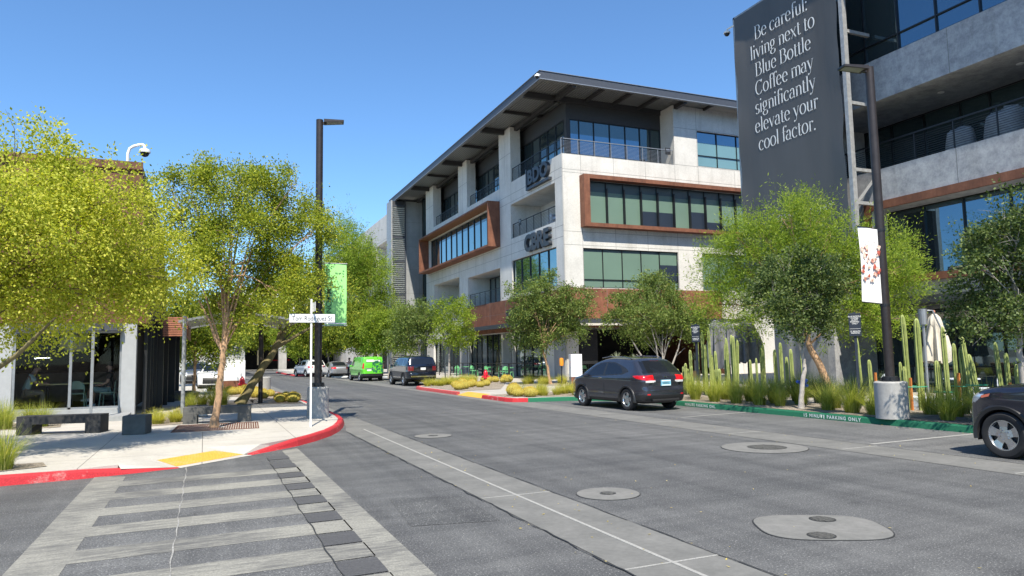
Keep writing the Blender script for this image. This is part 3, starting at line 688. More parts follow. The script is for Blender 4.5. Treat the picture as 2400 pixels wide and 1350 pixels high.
# top floor glazing, set back; soffit reflection painted as dark upper panes
g = MB().mat('beam'); g.box(22.9, 43.0, 18.2, 30.8, 43.3, 19.5); g.box(22.9, 43.3, 18.2, 23.2, 73, 19.5); g.box(22.9, 43.0, 15.1, 23.2, 43.3, 18.2)
g.build('beam', B)
PT = (23.2, 43.1); window(B, PT, (1, 0), (0, 1), 0, 7.6, 15.1, 18.2, 0, [0, .75, 1.95, 3.25, 4.55, 5.8, 6.7, 7.6], (), lambda i, j: [(.33, 'pane_dark'), (1, 'pane_blue')] if i < 5 else 'pane_dark')
PT2 = (23.0, 43.4)
window(B, PT2, (0, 1), (1, 0), 0, 29.5, 15.1, 18.2, 0, 22, (16.4,), lambda i, j: 'pane_dark' if j else 'pane_teal')
railing(B, PS, US, NS, 0.05, 9.1, 15.16, 1.05, .15, 10, mat='grey_metal')
railing(B, PW, UW, NW, .1, 8.6, 15.16, 1.05, .15, 10)
for a, b_ in ((10.95, 18.7), (21.1, 29.1)): railing(B, PW, UW, NW, a, b_, 15.16, 1.05, .35, 10)
railing(B, PW, UW, NW, 1.15, 8.65, 10.72, 1.1, .15, 10); railing(B, PW, UW, NW, 11.2, 18.6, 6.06, 1.1, .15, 9); railing(B, PW, UW, NW, 21.2, 28.9, 6.06, 1.1, .15, 9)
# roof
g = MB().mat('fascia'); x0, y0, x1, y1 = 19.5, 40.0, 60, 81
g.box(x0, y0, 19.5, x0+.12, y1, 20.0); g.box(x0+.12, y0, 19.5, x1, y0+.12, 20.0); g.box(x0+.12, y1-.12, 19.5, x1, y1, 20.0); g.box(x0+.121, y0+.121, 19.9, x1, y1-.121, 19.99)
g.mat('grey_metal'); g.box(x0-.04, y0-.04, 19.45, x0+.2, y1, 19.498); g.box(x0+.2, y0-.04, 19.45, x1, y0+.2, 19.498)
g.box(x0-.05, y0-.05, 20.0, x0+.2, y1, 20.03); g.box(x0+.2, y0-.05, 20.0, x1, y0+.2, 20.03)
g.build('roof', B)
g = MB().mat('deck_x'); g.quad((x0+.12, y0+.12, 19.72), (x1, y0+.12, 19.72), (x1, y1-.12, 19.72), (x0+.12, y1-.12, 19.72)); g.build('roof_deck', B)
g = MB().mat('beam')
for y_ in (42.9, 51.1, 61.2, 71.8, 79): g.box(x0+.2, y_, 19.30, 34, y_+.28, 19.71)
for y_ in (46.9, 56, 66.5): g.box(x0+.2, y_, 19.5, 24, y_+.16, 19.71)
for x_ in (22.0, 30.9): g.box(x_, y0+.2, 19.3, x_+.26, 43.0 if x_ > 23 else 80, 19.60)
for x_ in (24.4, 26.6, 28.8, 33.5): g.box(x_, y0+.2, 19.48, x_+.16, 43.0, 19.69)
g.build('rafter', B)
# stair tower at the far end: concrete pylon, louvred slot and glass gap
g = MB(); facade(g, (20.7, 78.0), (1, 0), (0, 1), 0, 2.2, .14, 19.4, [], (1.55,), (6.2, 8.9, 11.6, 14.2, 17.0), 'grey_concrete'); g.mat('grey_concrete'); g.quad((20.7, 78, .14), (20.7, 84, .14), (20.7, 84, 19.4), (20.7, 78, 19.4)); g.build('stair_tower', B)
g = MB().mat('louvre')
for k in range(78):
    z_ = .6+k*.235; g.add([(19.15, 78.05, z_), (20.55, 78.05, z_), (20.55, 77.93, z_+.12), (19.15, 77.93, z_+.12), (19.15, 78.06, z_+.01), (20.55, 78.06, z_+.01), (20.55, 77.94, z_+.135), (19.15, 77.94, z_+.135)], [(0, 1, 2, 3), (7, 6, 5, 4), (3, 2, 6, 7), (0, 3, 7, 4), (1, 5, 6, 2)])
g.mat('steel_frame'); g.box(18.98, 77.9, .15, 19.14, 80, 19.4); g.mat('fascia'); g.box(20.56, 77.9, .15, 20.69, 78.1, 19.4)
for z_ in (6.0, 8.6, 12.4, 15.1, 18.7): g.box(19.14, 77.88, z_, 20.56, 77.925, z_+.2)
g.mat('charcoal'); g.quad((19.14, 78.2, .15), (20.56, 78.2, .15), (20.56, 78.2, 19.4), (19.14, 78.2, 19.4)); g.build('louvre_screen', B)
window(B, (21.9, 75.5), (1, 0), (0, 1), 0, 3.5, .2, 19.3, 0, 2, (4, 7.5, 11, 14.5), lambda i, j: 'pane_dark', name='window')
def sign(name, label, cat, body, size, mat, mw, ext, bold, group=None, sx=1., spacing=1., parent=None):
    o = text_mesh(name, body, size, mat, parent, mw, ext, bold, 'CENTER', spacing, 0, sx)
    return tag(o, label, cat, group)
# letters on the building
mw = frame_mat((21.52, 44.75, 14.12), (0, -1, 0), (0, 0, 1))
bt = thing('letter_sign', 'dark three letter sign with a corner bracket below the top balcony', 'sign', (21.5, 45.2, 13.4), 0, 'letter signs on the office block')
def put(o, root): o.parent = root; o.matrix_parent_inverse = root.matrix_basis.inverted(); return o
put(text_mesh('lettering', 'BDO', 1.40, 'letter_dark', None, mw, .13, .06, 'CENTER', 1.04, 0, 1.10), bt)
g = MB().mat('letter_dark'); g.box(21.38, 46.5, 13.72, 21.64, 46.68, 15.25); g.box(21.38, 42.9, 13.72, 21.64, 46.5, 13.90); put(g.build('bracket', None), bt)
mw = frame_mat((21.52, 45.15, 9.28), (0, -1, 0), (0, 0, 1))
sign('letter_sign', 'dark four letter sign above the blue corner window', 'sign', 'CBRE', 1.62, 'letter_dark', mw, .14, .075, 'letter signs on the office block', 1.05)
mw = frame_mat((21.44, 49.0, 4.75), (0, -1, 0), (0, 0, 1))
sign('letter_sign', 'small dark letters on the rust band behind the corner tree', 'sign', 'GB CITIZEN', .72, 'letter_dark', mw, .04, .02, 'letter signs on the office block')

# ---- far office building beyond the stair tower
FB = thing('office_building', 'pale concrete office block farther up the street beyond the louvred stair tower', 'office building', (0, 0, 0))
g = MB(); PF, UF, NF = (21.65, 84), (0, 1), (1, 0)
facade(g, PF, UF, NF, 0, 50, .14, 20.5, [(4, 13.5, 12.6, 17.0, 2.5), (4, 14.5, 6.5, 10.6, .2), (18, 40, 6.5, 10.6, .2), (4, 14, .2, 4, 1)], (3.5, 14.2, 17), (17.3, 11.9, 5.6)); g.mat('wall_concrete'); g.quad((21.65, 84, .14), (60, 84, .14), (60, 84, 20.5), (21.65, 84, 20.5)); g.quad((21.65, 84, 20.5), (60, 84, 20.5), (60, 134, 20.5), (21.65, 134, 20.5)); g.build('wall', FB)
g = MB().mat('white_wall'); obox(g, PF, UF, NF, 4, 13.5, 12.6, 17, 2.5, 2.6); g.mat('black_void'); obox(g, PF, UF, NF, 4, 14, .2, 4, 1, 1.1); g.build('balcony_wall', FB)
g = MB().mat('corten'); obox(g, PF, UF, NF, 16.5, 30, 12.0, 16.6, -1.0, -.004); g.build('window_box', FB)
window(FB, PF, UF, NF, 4, 14.5, 6.5, 10.6, .15, 8, (), 'pane_teal'); window(FB, PF, UF, NF, 18, 40, 6.5, 10.6, .15, 14, (), 'pane_teal')
mw = frame_mat((21.55, 103.0, 17.45), (0, -1, 0), (0, 0, 1)); sign('letter_sign', 'small illegible dark letters high on the far concrete office block', 'sign', 'appliqué', 1.9, 'letter_dark', mw, .1, .05, 'letter signs on the office block')

# ---- right building: west face X=25
RB = thing('office_building', 'dark grey concrete office block with deep balconies behind the tall banner', 'office building', (0, 0, 0))
PR, UR, NR = (25, -4), (0, 1), (1, 0)               # u = Y+4
g = MB()
ops = [(2, 27.4, 13.55, 17.3, .2), (2, 27.4, 10.9-1.9, 11.82, 3.4), (2, 24.6, 4.55, 7.35, 1.2), (1, 26.9, .15, 3.35, 3.0)]
facade(g, PR, UR, NR, 0, 28.8, .14, 20.5, ops, (5.3, 13.2, 20.9), (), 'mottled_concrete')
g.mat('mottled_concrete'); g.quad((25, 24.8, .14), (60, 24.8, .14), (60, 24.8, 20.5), (25, 24.8, 20.5))
g.mat('tan_concrete'); obox(g, PR, UR, NR, 2, 27.4, 11.822, 11.83, .002, 3.4)
g.build('wall', RB)
g = MB().mat('grey_concrete'); g.box(24.99, 23.25, .14, 26.6, 26.4, 3.6); g.build('pier', RB)
window(RB, PR, UR, NR, 2, 27.4, 13.55, 17.3, .15, [2, 5.2, 6.8, 8.4, 10, 11.6, 13.3, 14.9, 16.5, 18.1, 19.7, 21.35, 22.95, 24.5, 26, 27.4], (14.25,), lambda i, j: 'pane_dark' if i > 11 else 'pane_blue')
window(RB, PR, UR, NR, 2, 27.4, 9.0, 11.8, 3.3, [2, 5, 7, 9, 11, 13, 15, 17, 19.4, 21.6, 22.8, 24.4, 26, 27.4], (), lambda i, j: [(.28, 'pane_dark'), (1, 'pane_blue')] if i < 8 else 'pane_dark')
window(RB, PR, UR, NR, 2, 24.6, 4.55, 7.35, .95, [2, 5, 7, 9.2, 11, 12.8, 14.6, 16.3, 18, 19.7, 21.4, 23, 24.6], (), lambda i, j: 'pane_blue' if i < 11 else 'pane_dark')
window(RB, PR, UR, NR, 1, 26.9, .15, 3.35, 2.6, 14, (1.0,), lambda i, j: 'pane_dark', name='shopfront')
railing(RB, PR, UR, NR, 2.1, 27.3, 9.0, 1.05, .1, 11, 1.62)
g = MB().mat('corten'); obox(g, PR, UR, NR, 1.7, 24.9, 7.36, 7.68, -.10, 1.2); obox(g, PR, UR, NR, 1.7, 24.9, 4.28, 4.54, -.35, .9); obox(g, PR, UR, NR, 24.62, 24.9, 4.54, 7.36, -.1, .9); g.build('window_surround', RB)
g = MB().mat('grey_metal'); obox(g, PR, UR, NR, 1, 24.6, 3.62, 3.70, -1.6, 0); g.mat('fascia'); obox(g, PR, UR, NR, 1, 24.6, 3.36, 3.62, -1.62, -1.5); obox(g, PR, UR, NR, 1, 24.6, 3.37, 3.60, -1.5, 0)
g.mat('tan_concrete'); obox(g, PR, UR, NR, 1, 24.6, 2.85, 3.05, -.2, .3); g.build('canopy', RB)
g = MB().mat('fascia'); obox(g, PR, UR, NR, -3, 30.6, 20.5, 21.0, -2.3, 12); g.build('roof', RB)  # out of view; overhang added to shade the facade below
g = MB().mat('letter_white')
for y_, x_ in ((12.2, 26.6), (15.4, 26.6), (18.4, 26.6)): g.lathe([(.0, 11.80), (.12, 11.80), (.13, 11.82)], (x_, y_, 0), 12)
g.build('downlight', RB)

# ---- cafe on the left
CF = thing('cafe_building', 'rust clad cafe with a glass front behind the yellow green tree', 'cafe', (0, 0, 0))
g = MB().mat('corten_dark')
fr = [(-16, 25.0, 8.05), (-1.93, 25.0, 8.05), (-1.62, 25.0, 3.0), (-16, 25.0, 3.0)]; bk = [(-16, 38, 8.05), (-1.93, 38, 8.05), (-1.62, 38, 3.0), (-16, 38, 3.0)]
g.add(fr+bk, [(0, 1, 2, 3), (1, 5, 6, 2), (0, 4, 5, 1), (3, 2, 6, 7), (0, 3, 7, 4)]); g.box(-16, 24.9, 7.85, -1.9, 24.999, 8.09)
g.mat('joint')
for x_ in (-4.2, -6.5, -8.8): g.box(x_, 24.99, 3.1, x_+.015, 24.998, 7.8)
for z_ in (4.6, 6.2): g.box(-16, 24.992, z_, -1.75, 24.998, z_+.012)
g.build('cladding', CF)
g = MB().mat('panel_grey'); g.box(-16, 25.0, .14, -5.15, 25.2, 2.98); g.box(-2.32, 24.85, .14, -1.93, 25.25, 2.98); g.mat('fascia'); g.box(-5.15, 24.6, 2.76, -2.32, 25.3, 2.98)
g.mat('grey_concrete'); g.box(-5.15, 24.7, .14, -2.32, 25.2, .42); g.build('wall', CF)
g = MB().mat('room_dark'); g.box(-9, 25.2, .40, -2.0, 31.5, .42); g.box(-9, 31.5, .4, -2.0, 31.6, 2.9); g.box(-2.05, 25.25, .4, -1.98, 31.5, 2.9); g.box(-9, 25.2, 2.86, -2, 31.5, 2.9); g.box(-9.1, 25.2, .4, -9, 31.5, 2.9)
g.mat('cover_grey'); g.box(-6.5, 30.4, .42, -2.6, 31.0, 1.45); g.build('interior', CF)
g = MB().mat('grey_metal'); 
for x_ in (-5.15, -3.72, -2.39): g.box(x_, 25.02, .42, x_+.075, 25.12, 2.76)
g.box(-5.08, 25.02, .42, -2.39, 25.12, .48); g.box(-5.08, 25.02, 2.70, -2.39, 25.12, 2.76); wf = g.build('window', CF)
g = MB().mat('cafe_glass'); g.quad((-5.08, 25.07, .48), (-3.72, 25.07, .48), (-3.72, 25.07, 2.7), (-5.08, 25.07, 2.7)); g.quad((-3.645, 25.072, .48), (-2.39, 25.07, .48), (-2.39, 25.07, 2.7), (-3.645, 25.068, 2.7)); g.build('glazing', wf)
g = MB().mat('grey_metal'); g.box(-2.87, 22.75, .15, -2.80, 22.82, 2.9); g.box(-2.87, 22.82, 2.84, -2.80, 24.6, 2.9); g.build('awning_post', CF)
g = MB().mat('grey_concrete'); g.box(-4.4, 23.2, .146, -2.0, 24.7, .28); g.build('step', CF)
g = MB().mat('lantern'); g.lathe([(.02, 2.15), (.28, 2.2), (.42, 2.32), (.46, 2.5), (.42, 2.66), (.3, 2.74), (.02, 2.76)], (-3.75, 26.3, 0), 24); tag(g.build('pendant_lamp', None, 40), 'large woven basket lamp hanging inside the cafe window', 'lamp')
g = MB().mat('white_wall'); g.mat('lamp_clear'); mt_ = emis('lamp_glow', (.9, .92, 1), 2.2); g.mat('lamp_glow'); g.tube([(-4.85, 26.5, 1.98), (-4.45, 26.5, 1.98)], .012); g.lathe([(.0, -.035), (.035, -.02), (.035, .02), (0, .035)], (-4.85, 26.5, 1.98), 10); tag(g.build('wall_light', None), 'small lit tube light inside the dark cafe', 'lamp')
# pergola of dark posts with slatted timber fascia
PG = thing('pergola', 'dark steel pergola with slatted timber fascia beside the cafe', 'pergola', (0, 0, 0))
for x_, y_, w_ in ((-1.72, 25.6, .05), (-1.66, 26.3, .05), (-1.62, 27.1, .04), (-1.58, 28.0, .06), (-1.45, 28.6, .11), (-1.36, 30.4, .1), (-1.25, 32.5, .17), (-1.18, 34.2, .2)):
    g = MB().mat('dark_steel'); g.box(x_-w_, y_-w_, .15, x_+w_, y_+w_, 3.2); g.build('post', PG)
g = MB().mat('wood_slat')
for k in range(9): g.box(-1.32, 27.2, 2.66+k*.075, -.55, 27.26, 2.715+k*.075)
for k in range(9): g.box(-.61, 27.26, 2.66+k*.075, -.55, 34, 2.715+k*.075)
for k in range(22): g.box(-1.9, 27.3+k*.3, 3.2, -.6, 27.45+k*.3, 3.24)
g.build('slat_fascia', PG); g = MB().mat('wood_slat'); g.box(-1.52, 29.0, .15, -1.40, 29.9, 3.1); g.build('timber_panel', PG)

# ---- shade canopy
SC = thing('shade_canopy', 'curved perforated metal shade canopy on two slim posts behind the street name sign', 'canopy', (0, 0, 0))
g = MB().mat('grey_metal'); xs = np.linspace(-.75, 2.9, 13)
for a, b_ in zip(xs[:-1], xs[1:]):
    za, zb = [3.02+.26*math.sin(math.pi*(q+.75)/3.65) for q in (a, b_)]
    for k in range(22):
        y_ = 24.2+k*.27; g.quad((a, y_, za), (b_, y_, zb), (b_, y_+.2, zb), (a, y_+.2, za))
    g.quad((a, 24.1, za-.05), (b_, 24.1, zb-.05), (b_, 24.1, zb+.02), (a, 24.1, za+.02)); g.quad((a, 30.1, za-.05), (b_, 30.1, zb-.05), (b_, 30.1, zb+.02), (a, 30.1, za+.02))
g.build('canopy_roof', SC)
g = MB().mat('steel_frame'); g.tube([(-.52, 21.9, .15), (-.52, 21.9, 3.05)], .055, 10); g.tube([(-.52, 21.9, 3.0), (-.52, 24.2, 3.05)], .04, 8); g.build('post', SC)
g = MB().mat('bronze_pole'); g.tube([(1.99, 28.95, .15), (1.99, 28.95, 3.24)], .085, 12); g.build('post', SC)

# ---- white hall and parking garage at the end of the street
WB = thing('white_building', 'long low white building seen beneath the trees left of the street', 'building', (0, 0, 0))
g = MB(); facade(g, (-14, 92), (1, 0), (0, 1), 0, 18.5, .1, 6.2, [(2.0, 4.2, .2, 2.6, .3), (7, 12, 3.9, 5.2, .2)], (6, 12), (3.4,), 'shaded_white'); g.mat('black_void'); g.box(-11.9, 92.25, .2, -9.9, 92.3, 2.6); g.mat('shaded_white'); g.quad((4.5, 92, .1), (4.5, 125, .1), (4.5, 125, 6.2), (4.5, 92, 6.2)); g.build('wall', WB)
window(WB, (-14, 92), (1, 0), (0, 1), 7, 12, 3.9, 5.2, .15, 4, (), 'pane_dark')
g = MB().mat('navy_sign'); g.box(2.6, 91.85, 2.6, 3.8, 91.98, 4.8); g.mat('letter_white')
for k in range(4): g.box(2.9, 91.84, 2.85+k*.45, 3.1, 91.85, 3.1+k*.45); g.box(3.3, 91.84, 2.85+k*.45, 3.5, 91.85, 3.1+k*.45)
tag(g.build('wall_poster', None), 'navy poster with pale symbols on the white building', 'poster')
GA = thing('parking_garage', 'pale parking garage with a wide dark entrance at the end of the street', 'parking garage', (0, 0, 0))
g = MB(); facade(g, (4.7, 124), (1, 0), (0, 1), 0, 26, .1, 13.5, [(.8, 24, .1, 5.0, 9), (1.5, 7.5, 8.4, 10.6, 2), (9, 23, 8.4, 10.6, 2)], (8.2,), (6.6, 8.0), 'white_wall'); g.build('wall', GA)
g = MB().mat('room_dark'); g.box(5.4, 133, .1, 29, 133.2, 13); g.quad((5, 124.5, .03), (29, 124.5, .03), (29, 133, .03), (5, 133, .03)); g.mat('steel_frame'); g.box(7.4, 124.6, 3.9, 20, 124.8, 4.15); g.mat('lantern'); g.box(8.2, 128, .9, 9.2, 128.1, 3.4); g.mat('grey_metal')
for k in range(5): g.box(13.7, 124.4, 8.5+k*.42, 27.7, 124.5, 8.7+k*.42)
g.mat('tail_red'); g.box(10, 128, 1.6, 13.5, 128.05, 1.67); g.build('interior', GA)
g = MB().mat('grey_metal'); g.box(5.3, 122.6, 5.15, 24, 123.98, 5.5); g.build('canopy', GA)
g = MB().mat('plinth_concrete'); g.box(11.0, 120.5, .1, 12.2, 121.7, 5.1); g.build('column', GA)

# ---- the tall mesh banner on its steel frame
BN = thing('mesh_banner', 'tall dark mesh banner with pale serif lettering on a steel frame', 'banner', (0, 0, 0))
g = MB().mat('mesh_banner'); ny, nz = 40, 60; ya, yb, za, zb = 20.36, 26.42, 4.6, 17.95; vs = []
for j in range(nz+1):
    for i in range(ny+1):
        a, c = i/ny, j/nz
        edge = min(a, 1-a)*ny; fall = max(0, 1-edge/5); bow = -.07*fall*abs(math.sin(11*c+2.0*(a > .5)))-.03*fall*math.sin(23*c)
        x_ = 23.50+bow+.006*math.sin(3*c*math.pi)*math.sin(a*math.pi)
        inset = .06*math.sin(c*math.pi*6)**2*(1 if a > .5 else -1)*(max(0, 1-edge/3))
        vs.append((x_, ya+(yb-ya)*a-inset, za+(zb-za)*c))
g.add(vs, [(j*(ny+1)+i, j*(ny+1)+i+1, (j+1)*(ny+1)+i+1, (j+1)*(ny+1)+i) for j in range(nz) for i in range(ny)]); g.build('fabric', BN, 60)
g = MB().mat('steel_frame'); g.box(23.5, 20.13, 4.0, 23.72, 20.30, 19); g.box(23.6, 26.5, 4.0, 23.75, 26.62, 18.1); g.box(23.6, 20.3, 18.0, 23.72, 26.6, 18.1)
for z_ in (7.5, 8.85, 11.6, 14.6): g.box(23.72, 20.15, z_, 25, 20.27, z_+.13)
g.add([(23.72, 20.17, 7.6), (23.84, 20.17, 7.6), (24.99, 20.17, 8.75), (24.87, 20.17, 8.75), (23.72, 20.24, 7.6), (23.84, 20.24, 7.6), (24.99, 20.24, 8.75), (24.87, 20.24, 8.75)], [(0, 1, 2, 3), (7, 6, 5, 4), (0, 3, 7, 4), (1, 5, 6, 2)])
g.build('frame', BN)
# serif alphabet drawn with a broad pen: stroke lists in units of x-height = 1
def A_(cx, cy, rx, ry, a0, a1, n=10): return [(cx+rx*math.cos(R(a0+(a1-a0)*i/n)), cy+ry*math.sin(R(a0+(a1-a0)*i/n))) for i in range(n+1)]
def SF(x, y, w=.26): return ('s', x, y, w)
def VS(x, y0, y1): return [(x, y0), (x, y1)]
GL = {
 'B': (.98, [VS(.2, 0, 1.45), [(.2, 1.42)]+A_(.5, 1.1, .27, .32, 90, -90)+[(.2, .78)], [(.2, .78)]+A_(.54, .4, .34, .38, 90, -90)+[(.2, .02)], SF(.14, 0, .2), SF(.14, 1.42, .2)]),
 'C': (1.1, [A_(.6, .72, .46, .73, 48, 318, 20), [(.94, 1.2), (.97, 1.45)], [(.97, .3), (.94, .18)]]),
 'a': (.74, [A_(.36, .68, .2, .3, 165, 0, 8)+[(.56, .12)]+[(.62, .02), (.72, .04)], A_(.3, .3, .24, .28, 75, 350, 12)]),
 'c': (.72, [A_(.4, .5, .32, .5, 48, 312, 16), ('d', .6, .84)]),
 'e': (.76, [[(.1, .56), (.66, .56)]+A_(.38, .56, .28, .43, 0, 180, 10)+A_(.4, .5, .31, .5, 175, 318, 10)]),
 'f': (.46, [VS(.22, 0, 1.2), A_(.42, 1.2, .2, .3, 180, 50, 8), [(.04, .95), (.44, .95)], SF(.22, 0), ('d', .56, 1.42)]),
 'g': (.76, [A_(.34, .66, .23, .33, 0, 360, 18), A_(.3, .22, .13, .12, 110, 250, 6), [(.2, .1), (.55, .06)], A_(.37, -.2, .3, .25, 75, 395, 16), [(.52, .92), (.72, .97)]]),
 'i': (.36, [VS(.18, 0, .96), SF(.18, 0), SF(.12, .94, .14), ('d', .18, 1.36)]),
 'l': (.36, [VS(.18, 0, 1.5), SF(.18, 0), SF(.12, 1.47, .14)]),
 'm': (1.22, [VS(.18, 0, .96), A_(.42, .66, .24, .31, 165, 0, 8)+[(.66, 0)], A_(.88, .66, .22, .31, 165, 0, 8)+[(1.1, 0)], SF(.18, 0), SF(.64, 0), SF(1.08, 0), SF(.12, .94, .14)]),
 'n': (.8, [VS(.18, 0, .96), A_(.43, .66, .24, .31, 165, 0, 8)+[(.67, 0)], SF(.18, 0), SF(.65, 0), SF(.12, .94, .14)]),
 'o': (.82, [A_(.41, .5, .33, .5, 0, 360, 24)]),
 'r': (.56, [VS(.18, 0, .96), A_(.42, .68, .22, .28, 165, 60, 6), SF(.18, 0), SF(.12, .94, .14), ('d', .5, .88)]),
 's': (.62, [A_(.32, .73, .2, .25, 40, 250, 12)+A_(.32, .25, .23, .25, 70, -150, 12)]),
 't': (.46, [VS(.2, .14, 1.22)[::-1]+A_(.34, .14, .14, .13, 180, 330, 6), [(.04, .95), (.42, .95)]]),
 'u': (.8, [VS(.16, .3, .96)[::-1]+A_(.38, .3, .22, .29, 180, 345, 8), VS(.62, 0, .96), SF(.1, .94, .14), SF(.56, .94, .14), SF(.68, .01, .14)]),
 'v': (.76, [[(.1, .96), (.39, .02)], ('t', [(.39, .02), (.66, .96)]), SF(.1, .94), SF(.66, .94, .2)]),
 'x': (.74, [[(.08, .96), (.62, 0)], ('t', [(.64, .96), (.08, 0)]), SF(.1, .94, .2), SF(.62, .94, .2), SF(.1, 0, .2), SF(.62, 0, .2)]),
 'y': (.76, [[(.1, .96), (.41, .04)], ('t', [(.66, .96), (.34, -.28), (.16, -.42)]), SF(.1, .94), SF(.66, .94, .2), ('d', .14, -.36)]),
 '.': (.3, [('d', .13, .07)]), ':': (.34, [('d', .16, .07), ('d', .16, .8)]), ' ': (.34, []),
}
def serif_text(g, s, O, xd, zd, nd, size, sp=.03):
    O, xd, zd, nd = Vector(O), Vector(xd), Vector(zd), Vector(nd); x = 0
    P_ = lambda a, b_: O+xd*(a*size)+zd*(b_*size)+nd*0
    th, tk = .035, .15
    def stroke(pts, fix=None):
        d_ = [Vector((pts[min(i+1, len(pts)-1)][0]-pts[max(i-1, 0)][0], pts[min(i+1, len(pts)-1)][1]-pts[max(i-1, 0)][1])) for i in range(len(pts))]
        L, Rr = [], []
        for (px, py), d in zip(pts, d_):
            d = d.normalized() if d.length else Vector((1, 0)); w_ = fix or (th+(tk-th)*abs(d.y)**1.6); n = Vector((-d.y, d.x))*w_/2
            L.append(P_(x+px+n.x, py+n.y)); Rr.append(P_(x+px-n.x, py-n.y))
        g.add(L+Rr, [(i, i+1, len(L)+i+1, len(L)+i) for i in range(len(L)-1)])
    for ch in s:
        adv, st = GL[ch]
        for k in st:
            if isinstance(k, tuple) and k[0] == 's': _, sx_, sy_, w_ = k; g.quad(P_(x+sx_-w_/2, sy_-.005), P_(x+sx_+w_/2, sy_-.005), P_(x+sx_+w_/2, sy_+.035), P_(x+sx_-w_/2, sy_+.035))
            elif isinstance(k, tuple) and k[0] == 'd': g.add([P_(x+k[1]+.095*math.cos(R(45*q)), k[2]+.095*math.sin(R(45*q))) for q in range(8)], [tuple(range(8))])
            elif isinstance(k, tuple) and k[0] == 't': stroke(k[1], .045)
            else: stroke(k)
        x += adv+sp
    return x*size
def serif_width(s, size, sp=.03): return sum(GL[c][0]+sp for c in s)*size
g = MB().mat('letter_white')
lines = ['Be careful:', 'living next to', 'Blue Bottle', 'Coffee may', 'significantly', 'elevate your', 'cool factor.']
for k, s in enumerate(lines):
    size = 3.62/serif_width('significantly', 1); w_ = serif_width(s, size); serif_text(g, s, (23.475, 23.45+w_/2, 16.3-k*.883), (0, -1, 0), (0, 0, 1), (-1, 0, 0), size)
g.build('lettering', BN)
put(text_mesh('lettering', 'GEN LUXURY', .42, 'letter_white', None, frame_mat((23.475, 21.1, 7.48), (0, -1, 0), (0, 0, 1)), 0, -.006, 'RIGHT', 1.3), BN)
# ------------------------------------------------------------------ street furniture
def lamp_post(label, x, y, zb, ztop, hx, hy, plinth, pr, base_h, group='street lamps on concrete plinths'):
    t_ = thing('street_lamp', label, 'street lamp', (x, y, zb), 0, group); z1 = ztop-zb
    g = MB().mat('plinth_concrete'); g.lathe([(pr, 0), (pr, base_h-.03), (pr-.03, base_h), (0, base_h)], n=32); g.build('plinth', t_, 40)
    g = MB().mat('dark_steel'); g.lathe([(.21, base_h), (.21, base_h+.02), (.17, base_h+.03), (.17, base_h+.11), (.13, base_h+.12), (0, base_h+.12)], n=20)
    for k in range(4): g.lathe([(.025, base_h+.02), (.025, base_h+.09), (0, base_h+.09)], (.19*math.cos(R(45+90*k)), .19*math.sin(R(45+90*k)), 0), 8)
    g.build('base_plate', t_, 40)
    g = MB().mat('bronze_pole'); g.lathe([(.105, base_h+.1), (.102, z1*.5), (.10, z1), (0, z1+.01)], n=20); g.build('pole', t_, 40)
    L = math.hypot(hx, hy); a = math.atan2(hy, hx)
    g = MB().mat('bronze_pole'); g.T = Matrix.Translation((0, 0, z1)) @ Matrix.Rotation(a, 4, 'Z')
    g.box(0, -.035, -.13, .2, .035, -.06); g.add([(.12, -.17, -.10), (L, -.15, -.05), (L, .15, -.05), (.12, .17, -.10), (.12, -.17, -.01), (L, -.15, .0), (L, .15, .0), (.12, .17, -.01)], [(3, 2, 1, 0), (4, 5, 6, 7), (0, 1, 5, 4), (1, 2, 6, 5), (2, 3, 7, 6), (3, 0, 4, 7)])
    g.mat('grey_metal'); g.add([(.2, -.13, -.094), (L-.04, -.12, -.057), (L-.04, .12, -.057), (.2, .13, -.094)], [(0, 1, 2, 3)]); g.build('lamp_head', t_)
    return t_
lamp_post('tall bronze street lamp beside the street name sign on the red kerb corner', 2.97, 20.85, .146, 8.75, .68, -.1, 1, .30, .86)
lamp_post('tall bronze street lamp on a round plinth behind the green kerb', 14.86, 12.05, .15, 8.66, -.72, .2, 1, .36, .86)
# banners hang from the lamps
t_ = thing('lamp_banner', 'lime green banner on the lamp beside the street name sign', 'banner', (3.12, 20.85, 2.74))
g = MB().mat('banner_green'); nz = 16; vs = []
for j in range(nz+1):
    for i in range(5): a, c = i/4, j/nz; vs.append((.02+a*.62, .02*math.sin(5*c+2*a)*a, c*1.78))
g.add(vs, [(j*5+i, j*5+i+1, j*5+6+i, j*5+5+i) for j in range(nz) for i in range(4)]); g.build('fabric', t_, 60)
g = MB().mat('banner_white'); g.box(.02, -.012, .03, .64, -.006, .07)
g.build('hem', t_)
for z_ in (1.79, -.01): g = MB().mat('grey_metal'); g.tube([(-.05, 0, z_), (.66, 0, z_)], .013); g.build('arm', t_)
text_mesh('lettering', 'unCOMMONS', .225, 'banner_ink', t_, frame_mat((.055, -.035, 1.64), (0, 0, -1), (1, 0, 0)), 0, .002, 'LEFT', 1.02)
t_ = thing('lamp_banner', 'white banner with rosy drink picture on the lamp behind the green kerb', 'banner', (14.76, 12.03, 2.84))
g = MB().mat('banner_white'); vs = []
for j in range(nz+1):
    for i in range(5): a, c = i/4, j/nz; vs.append((-.02-a*.56-.10*(1-c)*0, .06*a+.02*math.sin(5*c+2*a)*a, c*1.78+.05*a))
g.add(vs, [(j*5+i, j*5+i+1, j*5+6+i, j*5+5+i) for j in range(nz) for i in range(4)]); g.build('fabric', t_, 60)
plain('rosy', (.60, .26, .19), .6, var=.6, scale=16); plain('rosy_pale', (.74, .52, .42), .6, var=.4, scale=16); plain('rosy_dark', (.42, .09, .06), .6, var=.5, scale=16)
g = MB(); rg = random.Random(3)
